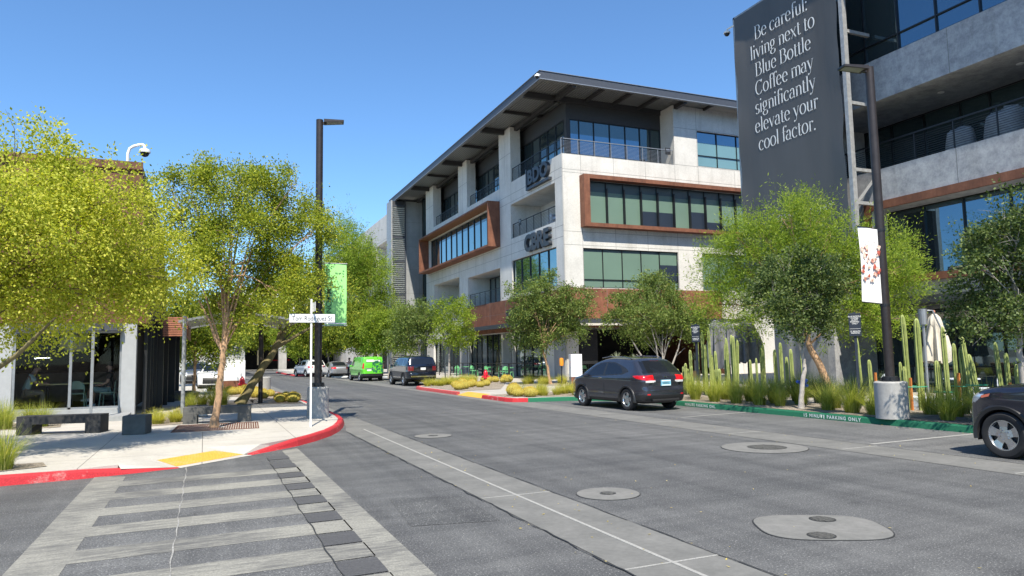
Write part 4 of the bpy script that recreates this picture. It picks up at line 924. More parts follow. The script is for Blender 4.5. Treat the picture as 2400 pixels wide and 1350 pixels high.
for k in range(40):
    a, c = rg.uniform(.04, .96), rg.gauss(.5, .13); c = min(.78, max(.30, c)); s2 = rg.uniform(.015, .042); x_, y_, z_ = -.02-a*.56, .06*a-.03, c*1.78+.05*a
    g.mat(rg.choice(['rosy', 'rosy_pale', 'rosy_dark', 'rosy_pale'])); th = rg.uniform(0, 3); g.add([(x_+s2*(1+.8*(q % 2))*math.cos(th+q), y_-k*.0002, z_+1.3*s2*(1+.6*(q % 2))*math.sin(th+q)) for q in (0, 1, 2, 3, 4, 5)], [(0, 1, 2, 3, 4, 5)])
for k in range(4): g.mat('rosy_pale'); g.add([(-.2-.05*k, .0-.02, 1.05), (-.215-.05*k, .0-.02, 1.05), (-.30-.05*k, .0-.02, 1.40-.04*k), (-.29-.05*k, .0-.02, 1.40-.04*k)], [(0, 1, 2, 3)])
g.build('picture', t_)
for z_ in (1.79, -.01): g = MB().mat('dark_steel'); g.tube([(.08, 0, z_), (-.6, .06, z_+.05)], .013); g.lathe([(.113, z_-.05), (.113, z_+.01)], (.10, .02, 0), 16); g.build('arm', t_)
text_mesh('lettering', 'Art Festival\n& Crafts', .085, 'rosy_pale', t_, frame_mat((-.30, -.01, 1.50), (1, -.1, 0), (0, 0, 1)), 0, 0, 'CENTER')
# street name sign
t_ = thing('street_sign', 'white post with crossed white street name blades at the red kerb corner', 'street sign', (2.41, 18.13, .146))
g = MB().mat('white_paint'); g.box(-.021, -.021, 0, .021, .021, 3.12); g.build('post', t_)
g = MB().mat('white_sign'); g.box(-.53, -.034, 2.535, .575, -.029, 2.755); g.mat('letter_dark'); 
for a in ((-.53, 2.535, .575, 2.543), (-.53, 2.747, .575, 2.755), (-.53, 2.543, -.522, 2.747), (.567, 2.543, .575, 2.747)): g.box(a[0], -.0355, a[1], a[2], -.034, a[3])
b1 = g.build('name_blade', t_)
text_mesh('lettering', 'Tom Rodriguez St', .165, 'letter_dark', b1, frame_mat((.02, -.0362, 2.587), (1, 0, 0), (0, 0, 1)), 0, .0015, 'CENTER', 1.0, 0, .79)
g = MB().mat('white_sign'); g.box(.029, -.5, 2.80, .034, .5, 3.02); g.build('name_blade', t_)
# hydrants
def hydrant(label, x, y, z, rz):
    t_ = thing('fire_hydrant', label, 'fire hydrant', (x, y, z), rz, 'fire hydrants')
    g = MB().mat('red_enamel'); g.lathe([(.17, 0), (.17, .05), (.12, .06), (.115, .12), (.12, .44), (.155, .45), (.155, .50), (.13, .51), (.135, .60), (.10, .69), (.045, .74), (.045, .79), (0, .79)], n=18); g.build('barrel', t_, 35)
    for (a, zc, r1, l) in ((0, .36, .075, .2), (90, .36, .055, .19), (-90, .36, .055, .19)):
        g = MB().mat('red_enamel'); c, s2 = math.cos(R(a)), math.sin(R(a)); g.tube([(c*.08, s2*.08, zc), (c*l*.9, s2*l*.9, zc)], r1, 12); g.tube([(c*l*.9, s2*l*.9, zc), (c*(l+.035), s2*(l+.035), zc)], r1*1.25, 6); g.build('outlet', t_, 35)
hydrant('red fire hydrant beside the low white marker block on the left kerb', 1.85, 40.3, .15, R(-70)); hydrant('red fire hydrant behind the golden cacti on the right kerb', 15.6, 40.4, .15, R(-120))
# white blade marker signs on rust bases
def marker(label, x, y, w, d, h, hb, rz):
    t_ = thing('marker_sign', label, 'marker sign', (x, y, .15), rz, 'white marker signs')
    g = MB().mat('corten_red'); g.box(-w/2, -d/2, 0, w/2, d/2, hb-.01); g.build('base', t_); g = MB().mat('grey_metal'); g.box(-w/2-.004, -d/2+.04, .0, -w/2+.06, d/2-.04, hb-.011); g.mat('white_sign'); g.rbox(0, 0, hb, w, d, h-hb, 0, .012); g.build('panel', t_)
marker('white marker sign on a low brown base in front of the white parked car', 1.53, 42.4, 1.12, .3, 1.62, .52, R(5)); marker('white and grey marker sign on a rust base beside the dark hatchback', 17.05, 31.7, .55, .85, 1.62, .5, R(-20))
g = MB().mat('orange_paint'); g.lathe([(0, 1.02), (.10, 1.03), (.12, 1.2), (.10, 1.42), (0, 1.44)], n=14); g.mat('dark_steel'); g.tube([(0, 0, 0), (0, 0, 1.05)], .03); o = g.build('marker_post', None, 40); o.location = (17.25, 33.6, .15); tag(o, 'slim post with an orange top beside the white marker sign', 'post')
# plinth in the left bed
g = MB().mat('plinth_concrete'); g.lathe([(.37, 0), (.37, .83), (.34, .86), (0, .86)], n=32); o = g.build('concrete_plinth', None, 40); o.location = (2.45, 34.6, .15); tag(o, 'squat pale concrete plinth beside the yellow barrel cacti on the left', 'plinth')
# benches
def bench(label, x, y, L, rz, mat, group='dark concrete benches'):
    t_ = thing('concrete_bench', label, 'bench', (x, y, .146), rz, group)
    g = MB().mat(mat); g.rbox(0, 0, .24, L, .5, .19, 0, .004); g.build('seat', t_)
    for s_2 in (-1, 1): g = MB().mat(mat); g.rbox(s_2*(L/2-.17), 0, 0, .34, .499, .2398, 0, .003); g.build('leg', t_)
bench('long black concrete bench in front of the cafe window', -3.05, 20.05, 1.82, R(-14), 'bench_dark'); bench('long dark concrete bench behind the tan street tree', .37, 21.0, 1.68, R(-4), 'bench_mid')
g = MB().mat('bench_mid'); g.rbox(0, 0, 0, .5, .5, .43, 0, .015); o = g.build('concrete_stool', None); o.location = (-1.40, 18.85, .146); o.rotation_euler.z = R(-12); tag(o, 'dark square concrete stool right of the black bench', 'stool')
g = MB().mat('grey_metal'); g.rbox(0, 0, .0, .55, .4, .28, 0, .02); g.mat('dark_steel'); g.rbox(0, 0, .28, .57, .42, .05, 0, .015); o = g.build('utility_box', None); o.location = (-.15, 23.4, .15); tag(o, 'small grey utility box behind the dark bench', 'box')
g = MB().mat('bench_mid'); g.rbox(0, 0, 0, 1.6, .45, .40, 0, .015); o = g.build('concrete_bench', None); o.location = (-1.2, 33.5, .146); tag(o, 'low shaded stone bench beyond the pergola posts', 'bench')
# tree grate
t_ = thing('tree_grate', 'rust brown square tree grate around the tan trunk', 'tree grate', (.33, 19.45, .147), R(-3))
g = MB().mat('grate_rust')
for k in range(34):
    for j in range(18):
        x_, y_ = -.93+k*.055, -.86+j*.1
        if math.hypot(x_, y_) > .2: g.box(x_, y_, 0, x_+.034, y_+.075, .012)
g.build('grille', t_); g = MB().mat('grate_rust')
for a in ((-.97, -.9, .97, -.87), (-.97, .93, .97, .96), (-.97, -.87, -.94, .93), (.94, -.87, .97, .93)): g.box(a[0], a[1], 0, a[2], a[3], .014)
g.build('rim', t_)
# path light
g = MB().mat('charcoal'); g.lathe([(.14, 0), (.17, .10), (.26, .22), (.27, .24), (.05, .30), (0, .30)], n=20); o = g.build('path_light', None, 35); o.location = (-.4, 35.6, .15); tag(o, 'low dark bowl shaped path light under the far left tree', 'path light')
g = MB().mat('green_paint'); g.rbox(0, 0, .0, .5, .5, .95, 0, .03); g.mat('green_tape'); g.box(-.5, -.2, .55, -.26, .2, .62); o = g.build('recycling_bin', None); o.location = (-1.9, 47, .15); tag(o, 'green bin on the far left pavement', 'bin')
# dome cameras
def dome(label, loc, rz, arm):
    t_ = thing('dome_camera', label, 'security camera', loc, rz, 'white dome cameras')
    g = MB().mat('white_paint'); g.tube(arm, .045, 12); g.build('arm', t_, 60); x_, y_, z_ = arm[-1]
    g = MB().mat('white_paint'); g.lathe([(.05, .02), (.15, -.03), (.17, -.09), (.165, -.13), (0, -.13)], (x_, y_, z_), 20); g.build('housing', t_, 40)
    g = MB().mat('car_glass'); g.lathe([(.135, -.13), (.125, -.19), (.09, -.24), (.04, -.265), (0, -.27)], (x_, y_, z_), 20); g.build('dome', t_, 60)
dome('white dome camera on a curved arm above the cafe roof corner', (-2.37, 25.3, 8.09), 0, [(0, 0, 0), (.0, 0, .35), (.05, 0, .52), (.15, 0, .60), (.32, 0, .67), (.42, 0, .68), (.47, 0, .64), (.48, 0, .55)])
dome('white dome camera under the metal roof corner of the pale office', (19.5, 40.0, 19.70), R(200), [(0, 0, 0), (.2, 0, .02), (.26, 0, .0), (.27, 0, -.05)])
dome('white dome camera sticking out beside the tall dark banner', (23.62, 26.55, 17.72), R(90), [(0, 0, 0), (.35, 0, .02), (.5, 0, .02), (.54, 0, -.06)])
# parking signs
def psign(label, x, y, rz, w=.31):
    t_ = thing('parking_sign', label, 'parking sign', (x, y, .15), rz, 'dark parking signs')
    g = MB().mat('navy_sign'); g.box(-.035, 0, 0, .035, .06, 2.65); g.build('post', t_)
    g = MB().mat('navy_sign'); g.rbox(0, -.02, 1.98, w, .035, .64, 0, .006); g.mat('letter_white'); g.box(-w/2+.02, -.0395, 2.185, w/2-.02, -.0385, 2.192); p_ = g.build('panel', t_)
    text_mesh('lettering', 'BLUE BOTTLE\nCOFFEE\nGUEST\nPARKING\nONLY', .052, 'letter_white', p_, frame_mat((0, -.0395, 2.51), (1, 0, 0), (0, 0, 1)), 0, .001, 'CENTER', 1.05)
    text_mesh('lettering', '15 MINUTE\nPARKING', .05, 'letter_white', p_, frame_mat((0, -.0395, 2.10), (1, 0, 0), (0, 0, 1)), 0, .001, 'CENTER', 1.05)
psign('navy parking sign on a post left of the right hand street lamp', 16.55, 14.42, R(-48)); psign('navy parking sign among the tall cacti behind the dark hatchback', 16.5, 21.35, R(-62))
# stencil on the kerb face
def stencil(txt, x, y1, z, size):
    o = text_mesh('kerb_lettering', txt, size, 'letter_white', None, frame_mat((x, y1, z), (0, -1, 0), (0, 0, 1)), 0, .004, 'LEFT', 1.28); return tag(o, None, None, None, 'structure')
stencil('15 MINUTE PARKING ONLY', 14.586, 14.52, .035, .118); stencil('MINUTE PARKING ONL.', 14.586, 19.6, .035, .118)
# small lettering of balcony signs
for k, (x_, y_, z_) in enumerate(((21.72, 48.55, 11.72), (21.95, 69.6, 7.0), (30.3, 41.5, 16.1))):
    g = MB().mat('sign_black'); g.box(-.02, -.22, -.2, .0, .22, .28) if k < 2 else g.box(-.22, -.02, -.2, .22, 0, .28); g.mat('grey_metal'); (g.box(-.024, -.16, .02, -.021, .16, .05), g.box(-.024, -.16, .1, -.021, .16, .2)) if k < 2 else (g.box(-.16, -.024, .02, .16, -.021, .05), g.box(-.16, -.024, .1, .16, -.021, .2)); o = g.build('balcony_sign', None); o.location = (x_, y_, z_)
    tag(o, ['small black sign on the middle balcony rail beside the stools', 'small black sign on the lowest far balcony rail', 'small black sign at the end of the top balcony rail'][k], 'sign', 'small balcony signs')
# bollard light near the umbrella
t_ = thing('garden_light', 'slim grey garden light on a pole beside the cream umbrella', 'garden light', (19.2, 14.35, .15)); g = MB().mat('grey_metal'); g.tube([(0, 0, 0), (0, 0, 2.35)], .04); g.build('pole', t_); g = MB().mat('grey_metal'); g.lathe([(.0, 2.3), (.11, 2.3), (.12, 2.75), (0, 2.76)], n=14); g.tube([(.08, -.1, 2.7), (.16, -.2, 2.7), (.28, -.36, 2.1)], .025); g.build('lamp_head', t_)

# ------------------------------------------------------------------ umbrellas, patio furniture
def umbrella(label, x, y, z, zt, zb, rt, rb, mat, rz=0):
    t_ = thing('patio_umbrella', label, 'umbrella', (x, y, z), rz, 'closed patio umbrellas')
    g = MB().mat('dark_steel' if mat != 'umbrella_cream' else 'wood_slat'); g.tube([(0, 0, 0), (0, 0, zt+.04)], .03, 8); g.lathe([(0, zt+.02), (.04, zt+.05), (.03, zt+.1), (0, zt+.12)], n=10); g.build('pole', t_, 50)
    g = MB().mat(mat); n = 64; vs = []; prof = [(.06, zt), (rt, zt-.10), (rt*1.25, zt-.34), (rt*1.22, zt-.36), (rb*.80, zt-.7), (rb*.95, zt-1.0), (rb*1.05, zb+.04), (rb*1.0, zb)]
    for i, (r_, h) in enumerate(prof):
        for k in range(n):
            a = 2*math.pi*k/n; amp = 0 if i < 1 else (.05 if i < 2 else (.12 if i < 4 else .30)); q = r_*(1+amp*math.cos(8*a+(0 if i < 3 else .6))+(.06*math.sin(3*a+i) if i > 3 else 0)); dz = .05*math.cos(8*a) if i in (2, 3, 7) else 0
            vs.append((q*math.cos(a), q*math.sin(a), h+dz))
    g.add(vs, [(i*n+k, i*n+(k+1) % n, i*n+n+(k+1) % n, i*n+n+k) for i in range(len(prof)-1) for k in range(n)]); g.build('canopy', t_, 60)
umbrella('closed cream patio umbrella behind tall cacti', 19.9, 14.5, .15, 2.62, 1.20, .15, .30, 'umbrella_cream')
umbrella('closed grey umbrella behind the cacti beside the navy parking sign', 20.8, 25.49, .15, 3.0, .9, .22, .36, 'umbrella_grey'); umbrella('closed grey umbrella behind the cacti with a dark rod in front', 20.6, 23.32, .15, 2.9, 1.15, .25, .50, 'umbrella_grey'); umbrella('slim closed grey umbrella deep in the patio shade', 22.6, 26.81, .15, 3.0, 1.0, .2, .3, 'umbrella_grey')
def chair(mat, name='patio_chair', label=None, loc=(0, 0, 0), rz=0, group=None, sc=1.):
    t_ = thing(name, label, 'chair', loc, rz, group); t_.scale = (sc,)*3
    g = MB().mat(mat); g.rbox(0, 0, .43, .44, .44, .035, 0, .012); g.build('seat', t_)
    for sx_ in (-1, 1):
        for sy_ in (-1, 1): g = MB().mat(mat); g.tube([(sx_*.19, sy_*.19, .43), (sx_*.23, sy_*.22, 0)], .018, 6); g.build('leg', t_)
    g = MB().mat(mat); arcp = [(.21*math.cos(a)*1.0, .21, .62+.21*math.sin(a)) for a in np.linspace(0, math.pi, 9)]
    g.tube([(.2, .2, .44), (.21, .21, .62)]+arcp+[(-.21, .21, .62), (-.2, .2, .44)], .017, 6); vs = [(x_, y_+.0, z_) for x_, y_, z_ in arcp]+[(-.21, .21, .58), (.21, .21, .58)]; g.add(vs, [tuple(range(len(vs)))]); g.build('backrest', t_)
    return t_
c0 = chair('mint', 'dining_chair', 'mint green dining chair in the middle of the cafe window', (-3.55, 25.55, .42), R(180), 'mint chairs in the cafe')
c1 = copy_tree(c0); c1.location = (-2.72, 25.75, .42); c1.rotation_euler.z = R(-98); c1['label'] = 'mint green dining chair under the seated person at the right of the cafe window'
t_ = thing('dining_table', 'long pale topped table inside the cafe', 'table', (-3.75, 26.25, .42)); g = MB().mat('table_wood'); g.rbox(0, 0, .72, 1.75, .7, .035, 0, .01); g.build('tabletop', t_)
for s_2 in (-.7, .7): g = MB().mat('dark_steel'); g.tube([(s_2, 0, 0), (s_2, 0, .72)], .035); g.build('leg', t_)
gc = None; nchair = 0
places = [(19.6, 46.2, 40), (19.9, 47.6, 160), (20.3, 49.2, 80), (19.7, 50.6, 20), (20.3, 52.0, 200), (19.8, 53.6, 60), (20.2, 55.4, 150), (19.7, 57.4, 10), (20.4, 59.0, 90), (23.0, 44.2, 30), (24.2, 43.9, 170), (22.9, 45.6, 60)]
for k, (x_, y_, a) in enumerate(places):
    lab = 'green patio chair behind the black railing' if k < 9 else 'green patio chair in the shade under the rust canopy'
    gr = 'green chairs behind the black railing' if k < 9 else 'green chairs under the canopy'
    if gc is None: gc = o = chair('chair_green', 'patio_chair', lab, (x_, y_, .15), R(a), gr)
    else: o = copy_tree(gc); o.location = (x_, y_, .15); o.rotation_euler.z = R(a); o['label'] = lab; o['group'] = gr
def table(label, x, y, mat, group, r_=.38, rz=0):
    t_ = thing('patio_table', label, 'table', (x, y, .15), rz, group); g = MB().mat(mat); g.lathe([(0, .72), (r_, .72), (r_, .75), (0, .75)], n=18); g.build('tabletop', t_); g = MB().mat('grey_metal'); g.lathe([(.22, 0), (.22, .02), (.03, .04), (.03, .72)], n=12); g.build('pedestal', t_); return t_
tb = None
for k, (x_, y_) in enumerate(((19.9, 46.9), (20.1, 51.3), (20.0, 56.3), (23.6, 44.8))):
    lab = 'round pale table behind the black railing' if k < 3 else 'round pale table in the shade under the rust canopy'; gr = 'tables behind the black railing' if k < 3 else 'table under the canopy'
    if tb is None: tb = table(lab, x_, y_, 'chair_green', gr)
    else: o = copy_tree(tb); o.location = (x_, y_, .15); o['label'] = lab; o['group'] = gr
wc = None
for k, (x_, y_, a) in enumerate(((20.4, 13.6, 40), (19.6, 12.8, 200), (20.6, 12.1, 80), (19.2, 11.5, 170), (19.4, 15.6, 10), (20.2, 16.4, 120))):
    lab = 'white patio chair behind the tall cacti by the cream umbrella'
    if wc is None: wc = chair('chair_white', 'patio_chair', lab, (x_, y_, .15), R(a), 'white chairs by the cream umbrella')
    else: o = copy_tree(wc); o.location = (x_, y_, .15); o.rotation_euler.z = R(a)
table('round white patio table behind the cacti by the cream umbrella', 19.6, 13.6, 'chair_white', None, .45)
g = MB().mat('chair_white'); g.rbox(0, 0, 0, .5, 3.2, .28, 0, .02); o = g.build('low_wall', None); o.location = (18.3, 12.8, .15); tag(o, 'low white seat wall behind the cacti', 'low wall')
# railing around the street patio
RL = thing('railing', 'black metal patio railing around the green chairs', 'railing', (0, 0, 0))
for a, b_, P_, U_, N_ in ((44.9, 62, (19.0, 0), (0, 1), (1, 0)), (19.05, 21.5, (0, 44.85), (1, 0), (0, 1))):
    g = MB().mat('dark_steel'); L = b_-a; n = max(2, round(L/1.5))
    for k in range(n+1): u_ = a+L*k/n; obox(g, P_, U_, N_, u_-.03, u_+.03, .15, 1.22, -.03, .03)
    obox(g, P_, U_, N_, a, b_, 1.18, 1.23, -.025, .025); obox(g, P_, U_, N_, a, b_, .25, .28, -.015, .015); obox(g, P_, U_, N_, a, b_, .7, .72, -.01, .01); g.build('rail_section', RL)
RL2 = thing('railing', 'black slatted railing under the rust canopy behind the corner tree', 'railing', (0, 0, 0)); g = MB().mat('dark_steel')
for k in range(40): g.box(21.6+k*.17, 40.9, .2, 21.62+k*.17, 40.92, 1.15)
g.box(21.6, 40.88, 1.15, 28.5, 40.94, 1.2); g.box(21.6, 40.88, .2, 28.5, 40.94, .23); g.build('rail_section', RL2)
t_ = thing('sign_post', 'slim grey post between the small green street tree and the railing', 'post', (15.9, 49.2, .15)); g = MB().mat('grey_metal'); g.tube([(0, 0, 0), (0, 0, 2.9)], .04); g.build('pole', t_); g = MB().mat('white_sign'); g.box(-.2, -.06, 2.4, .2, -.045, 2.9); g.build('panel', t_)
# balcony furniture
def cover(label, x, y, z, sx_, sy_, h, rz):
    g = MB().mat('cover_grey'); n = 20; vs = []; prof = [(1.0, 0), (.97, h*.3), (.9, h*.62), (.8, h*.9), (.6, h), (.01, h*.98)]
    for r_, zz in prof:
        for k in range(n):
            a = 2*math.pi*k/n; ca, sa = math.cos(a), math.sin(a); pw = 3.2
            x_ = sx_/2*r_*math.copysign(abs(ca)**(2/pw), ca); y_ = sy_/2*r_*math.copysign(abs(sa)**(2/pw), sa); hz = zz*(1+.12*ca*(zz > h*.5)); vs.append((x_+.01*math.sin(7*a), y_+.012*math.cos(5*a), hz))
    g.add(vs, [(i*n+k, i*n+(k+1) % n, i*n+n+(k+1) % n, i*n+n+k) for i in range(len(prof)-1) for k in range(n)]); o = g.build('covered_armchair', None, 50); o.location = (x, y, z); o.rotation_euler.z = rz; tag(o, label, 'armchair', 'covered armchairs on the dark balcony')
cover('grey covered armchair at the left of the dark balcony', 26.0, 17.35, 9.0, 1.0, 1.0, .98, R(15)); cover('tall grey covered armchair in the middle of the dark balcony', 26.2, 15.85, 9.0, 1.15, 1.25, 1.25, R(-8)); cover('grey covered armchair at the right edge of the dark balcony', 26.4, 14.1, 9.0, 1.1, 1.2, 1.25, R(20))
for k, y_ in enumerate((44.6, 45.5)):
    if k == 0: st0 = o = chair('chair_white', 'balcony_stool', 'white metal chair on the middle balcony near the building corner', (22.6, y_, 10.7), R(80), 'chairs on the middle balcony', 1.25)
    else: o = copy_tree(st0); o.location = (22.9, y_, 10.7); o.rotation_euler.z = R(-70); o['label'] = 'white metal chair on the middle balcony farther from the building corner'
t_ = thing('balcony_table', 'small pale table on the middle balcony', 'table', (22.7, 45.05, 10.7)); g = MB().mat('chair_white'); g.box(-.3, -.3, .95, .3, .3, .99); g.build('tabletop', t_); g = MB().mat('chair_white'); g.tube([(0, 0, 0), (0, 0, .95)], .03); g.build('pedestal', t_)
g = MB().mat('blue_glaze'); rg = random.Random(5)
for k in range(14): a = rg.uniform(0, 6.28); q = rg.uniform(.0, .16); g.lathe([(0, -.05), (.05, -.02), (.05, .03), (0, .06)], (q*math.cos(a), q*math.sin(a), .62+rg.uniform(-.1, .14)), 7)
g.mat('bench_mid'); g.tube([(0, 0, 0), (0, 0, .55)], .02); o = g.build('glass_flower', None, 50); o.location = (16.0, 15.9, .15); tag(o, 'cluster of shiny blue blooms on a stake among the grasses', 'garden ornament')
g = MB().mat('terracotta'); g.lathe([(.35, 0), (.5, .3), (.55, .75), (.5, .78), (0, .72)], n=24); o = g.build('planter_pot', None, 40); o.location = (17.6, 23.9, .15); tag(o, 'rounded terracotta planter behind the tail of the dark hatchback', 'planter')
# ------------------------------------------------------------------ vehicles
def pip(x, y, poly):
    c = False; j = len(poly)-1
    for i in range(len(poly)):
        xi, yi = poly[i]; xj, yj = poly[j]
        if (yi > y) != (yj > y) and x < (xj-xi)*(y-yi)/(yj-yi)+xi: c = not c
        j = i
    return c
def resample(loop, K):
    P = np.array(loop, float); n = len(P); out_ = []
    for i in range(n):
        p0, p1, p2, p3 = P[i-1], P[i], P[(i+1) % n], P[(i+2) % n]
        for t in np.linspace(0, 1, 24, endpoint=False):
            a = .5*((2*p1)+(-p0+p2)*t+(2*p0-5*p1+4*p2-p3)*t*t+(-p0+3*p1-3*p2+p3)*t**3); b_ = p1+(p2-p1)*t
            out_.append(.55*a+.45*b_)
    Q = np.array(out_); d = np.r_[0, np.cumsum(np.linalg.norm(np.roll(Q, -1, 0)-Q, axis=1))]
    s = np.linspace(0, d[-1], K, endpoint=False); Qc = np.vstack([Q, Q[:1]])
    return np.c_[np.interp(s, d, Qc[:, 0]), np.interp(s, d, Qc[:, 1])]
def wheel(t_, x, y, r_, w_, side, style):
    wh = thing_part = bpy.data.objects.new('wheel', None); COL.objects.link(wh); wh.parent = t_; wh.location = (x, y, r_); wh.empty_display_size = .1
    g = MB().mat('rubber'); rr_ = r_*(.66 if style != 'chunky' else .60)
    g.lathe([(rr_, -w_/2+.01), (rr_+.02, -w_/2), (r_-.035, -w_/2), (r_, -w_/2+.035), (r_, w_/2-.035), (r_-.035, w_/2), (rr_+.02, w_/2), (rr_, w_/2-.01)], n=40, axis=0, cap=False); g.build('tyre', wh, 35)
    g = MB().mat('alloy_dark'); f_ = side*(w_/2-.05); g.lathe([(0, f_-side*.03), (rr_, f_-side*.03)], n=28, axis=0, cap=False)
    g.mat('alloy'); g.lathe([(rr_-.03, f_), (rr_-.012, f_+side*.035), (rr_+.004, f_+side*.035), (rr_+.004, f_-side*.05)], n=40, axis=0, cap=False)
    ns = {'twist': 5, 'five': 5, 'chunky': 6}.get(style, 8); g.lathe([(0, f_+side*.02), (.055, f_+side*.02), (.075, f_)], n=14, axis=0, cap=False)
    for k in range(ns):
        a0 = 2*math.pi*k/ns+.3
        blades = [(-.10, .045, .25, .05), (.16, .05, .42, .035)] if style == 'twist' else ([(0, .062, 0, .085)] if style == 'five' else [(0, .04, 0, .045)])
        for (o0, w0, o1, w1) in blades:
            pts = []
            for (rad, off, hw_) in ((.05, o0, w0), (rr_*.55, (o0+o1)/2, (w0+w1)/2*(.8 if style == 'five' else 1)), (rr_-.012, o1, w1)):
                a = a0+off; ca, sa = math.cos(a), math.sin(a); pts.append(((rad*ca-hw_*sa, rad*sa+hw_*ca), (rad*ca+hw_*sa, rad*sa-hw_*ca)))
            fx = [f_+side*.022, f_+side*.012, f_+side*.026]
            for q in range(2):
                (a1, b1), (a2, b2) = pts[q], pts[q+1]
                top = [(fx[q], *a1), (fx[q], *b1), (fx[q+1], *b2), (fx[q+1], *a2)]; bot = [(p_[0]-side*.035, p_[1], p_[2]) for p_ in top]
                g.add(top+bot, [(0, 1, 2, 3), (0, 3, 7, 4), (1, 5, 6, 2)])
    if style == 'five':
        g.mat('chrome')
        for k in range(5): a = 2*math.pi*k/5; g.lathe([(.012, f_+side*.018), (.012, f_+side*.03), (0, f_+side*.03)], (0, .08*math.cos(a), .08*math.sin(a)), 8, 0)
    g.build('rim', wh, 30)
    return wh
def car(name, label, cat, loc, rz, sp, group=None):
    t_ = thing(name, label, cat, loc, rz, group)
    K, T, Xn = sp.get('K', 300), sp.get('T', 34), 26
    P = resample(sp['sil'], K); ymin, ymax = P[:, 0].min(), P[:, 0].max(); zmax = P[:, 1].max(); hw, belt, tum = sp['hw'], sp['belt'], sp['tum']
    zm = sp.get('zm', .72); Sx = np.clip(P[:, 0], ymin+.7, ymax-.8); Sp = np.c_[Sx, np.full(K, zm)]
    tt = np.linspace(0, 1, T)**.85
    Y = Sp[:, :1]+(P[:, :1]-Sp[:, :1])*tt; Z = Sp[:, 1:]+(P[:, 1:]-Sp[:, 1:])*tt
    D = np.linalg.norm(P-Sp, axis=1)[:, None]*(1-tt)
    def Wd(Y, Z, D):
        w_ = np.full(Y.shape, hw)
        w_ = w_-tum*np.clip((Z-belt)/(zmax-belt), 0, 1)**1.2-.05*np.clip((.5-Z)/.3, 0, 1)**1.5
        w_ = w_-sp.get('cf', .2)*np.clip((Y-(ymax-.85))/.85, 0, 1)**2.4-sp.get('cr', .12)*np.clip(((ymin+.6)-Y)/.6, 0, 1)**2.2
        w_ = w_+.014*np.exp(-((Z-sp.get('crease', .88)-.05*Y/3)/.07)**2)-.012*np.exp(-((Z-.60)/.2)**2)
        rr_ = sp.get('round', .11); q = np.clip(1-D/rr_, 0, 1); return w_-rr_*.75*(1-np.sqrt(1-q*q*.97))
    Xs = Wd(Y, Z, D); parts = {}
    wy = sp['wheels']; ar = sp['arch']; wr = sp['wr']
    def put_(cl, vs):
        parts.setdefault(cl, []).append(vs)
    cls = sp['cls']
    def cut(y, z): return any((y-a)**2+(z-wr)**2 < ar*ar for a in wy)
    for k in range(K):
        k2 = (k+1) % K
        for j in range(T-1):
            yc = (Y[k, j]+Y[k2, j]+Y[k, j+1]+Y[k2, j+1])/4; zc = (Z[k, j]+Z[k2, j]+Z[k, j+1]+Z[k2, j+1])/4
            if cut(yc, zc): continue
            cl = cls(yc, zc, hw, 'side', sp)
            for s in (-1, 1):
                q = [(s*Xs[a, b_], Y[a, b_], Z[a, b_]) for a, b_ in ((k, j), (k2, j), (k2, j+1), (k, j+1))]
                put_(cl+('|L' if s < 0 else '|R'), q if s > 0 else q[::-1])
    xe = Xs[:, -1]; us = np.linspace(-1, 1, Xn); nrm = np.roll(P, -1, 0)-np.roll(P, 1, 0); nrm = np.c_[nrm[:, 1], -nrm[:, 0]]; nrm /= np.linalg.norm(nrm, axis=1)[:, None]+1e-9
    cen = P.mean(0); sg = np.sign((nrm*(P-cen)).sum(1)); nrm *= sg[:, None]; cr = sp.get('crown', .05)
    def wp(k, u_): b_ = cr*(1-abs(u_)**2.5); return (xe[k]*u_, P[k, 0]+nrm[k, 0]*b_, P[k, 1]+nrm[k, 1]*b_)
    for k in range(K):
        k2 = (k+1) % K; yc, zc = (P[k]+P[k2])/2
        for i in range(Xn-1):
            xc = (xe[k]+xe[k2])/2*(us[i]+us[i+1])/2
            if zc < .45 and abs(xc) > hw-.35 and cut(yc, zc): continue
            cl = cls(yc, zc, xc, 'wrap', sp)
            put_(cl+'|', [wp(k, us[i]), wp(k2, us[i]), wp(k2, us[i+1]), wp(k, us[i+1])])
    mmap = sp['mats']; merged = {}
    for cl, qs in parts.items():
        base, side = cl.split('|')[0], cl.split('|')[1]
        key = (base, side) if base in ('side_window', 'rear_side_window', 'quarter_window') else (base, '')
        if base in ('headlight', 'taillight'):
            for q in qs: merged.setdefault((base, 'L' if sum(p_[0] for p_ in q) < 0 else 'R'), []).append(q)
            continue
        merged.setdefault(key, []).extend(qs)
    nm = {'paint': 'body', 'side_window': 'window', 'rear_side_window': 'window', 'quarter_window': 'window', 'trim': 'window_trim', 'clad': 'lower_cladding', 'headlight': 'headlight', 'taillight': 'taillight', 'windshield': 'windscreen', 'rear_window': 'rear_window', 'grille': 'grille', 'reflector': 'reflector', 'lens': 'reversing_light', 'top_light': 'brake_light', 'roof': 'roof_panel'}
    for (base, side), qs in merged.items():
        idx = {}; vs = []; fs = []
        for q in qs:
            fl = []
            for p_ in q:
                kk = (round(p_[0], 5), round(p_[1], 5), round(p_[2], 5))
                if kk not in idx: idx[kk] = len(vs); vs.append(kk)
                fl.append(idx[kk])
            if len(set(fl)) >= 3: fs.append([a for i_, a in enumerate(fl) if a not in fl[:i_]])
        g = MB().mat(mmap[base]); g.add(vs, fs); o = g.build(nm.get(base, base), t_); 
        bm = bmesh.new(); bm.from_mesh(o.data); bmesh.ops.recalc_face_normals(bm, faces=bm.faces); bm.to_mesh(o.data); bm.free(); o.data.shade_smooth(); o.data.set_sharp_from_angle(angle=R(38))
    g = MB().mat('car_black'); n = 18
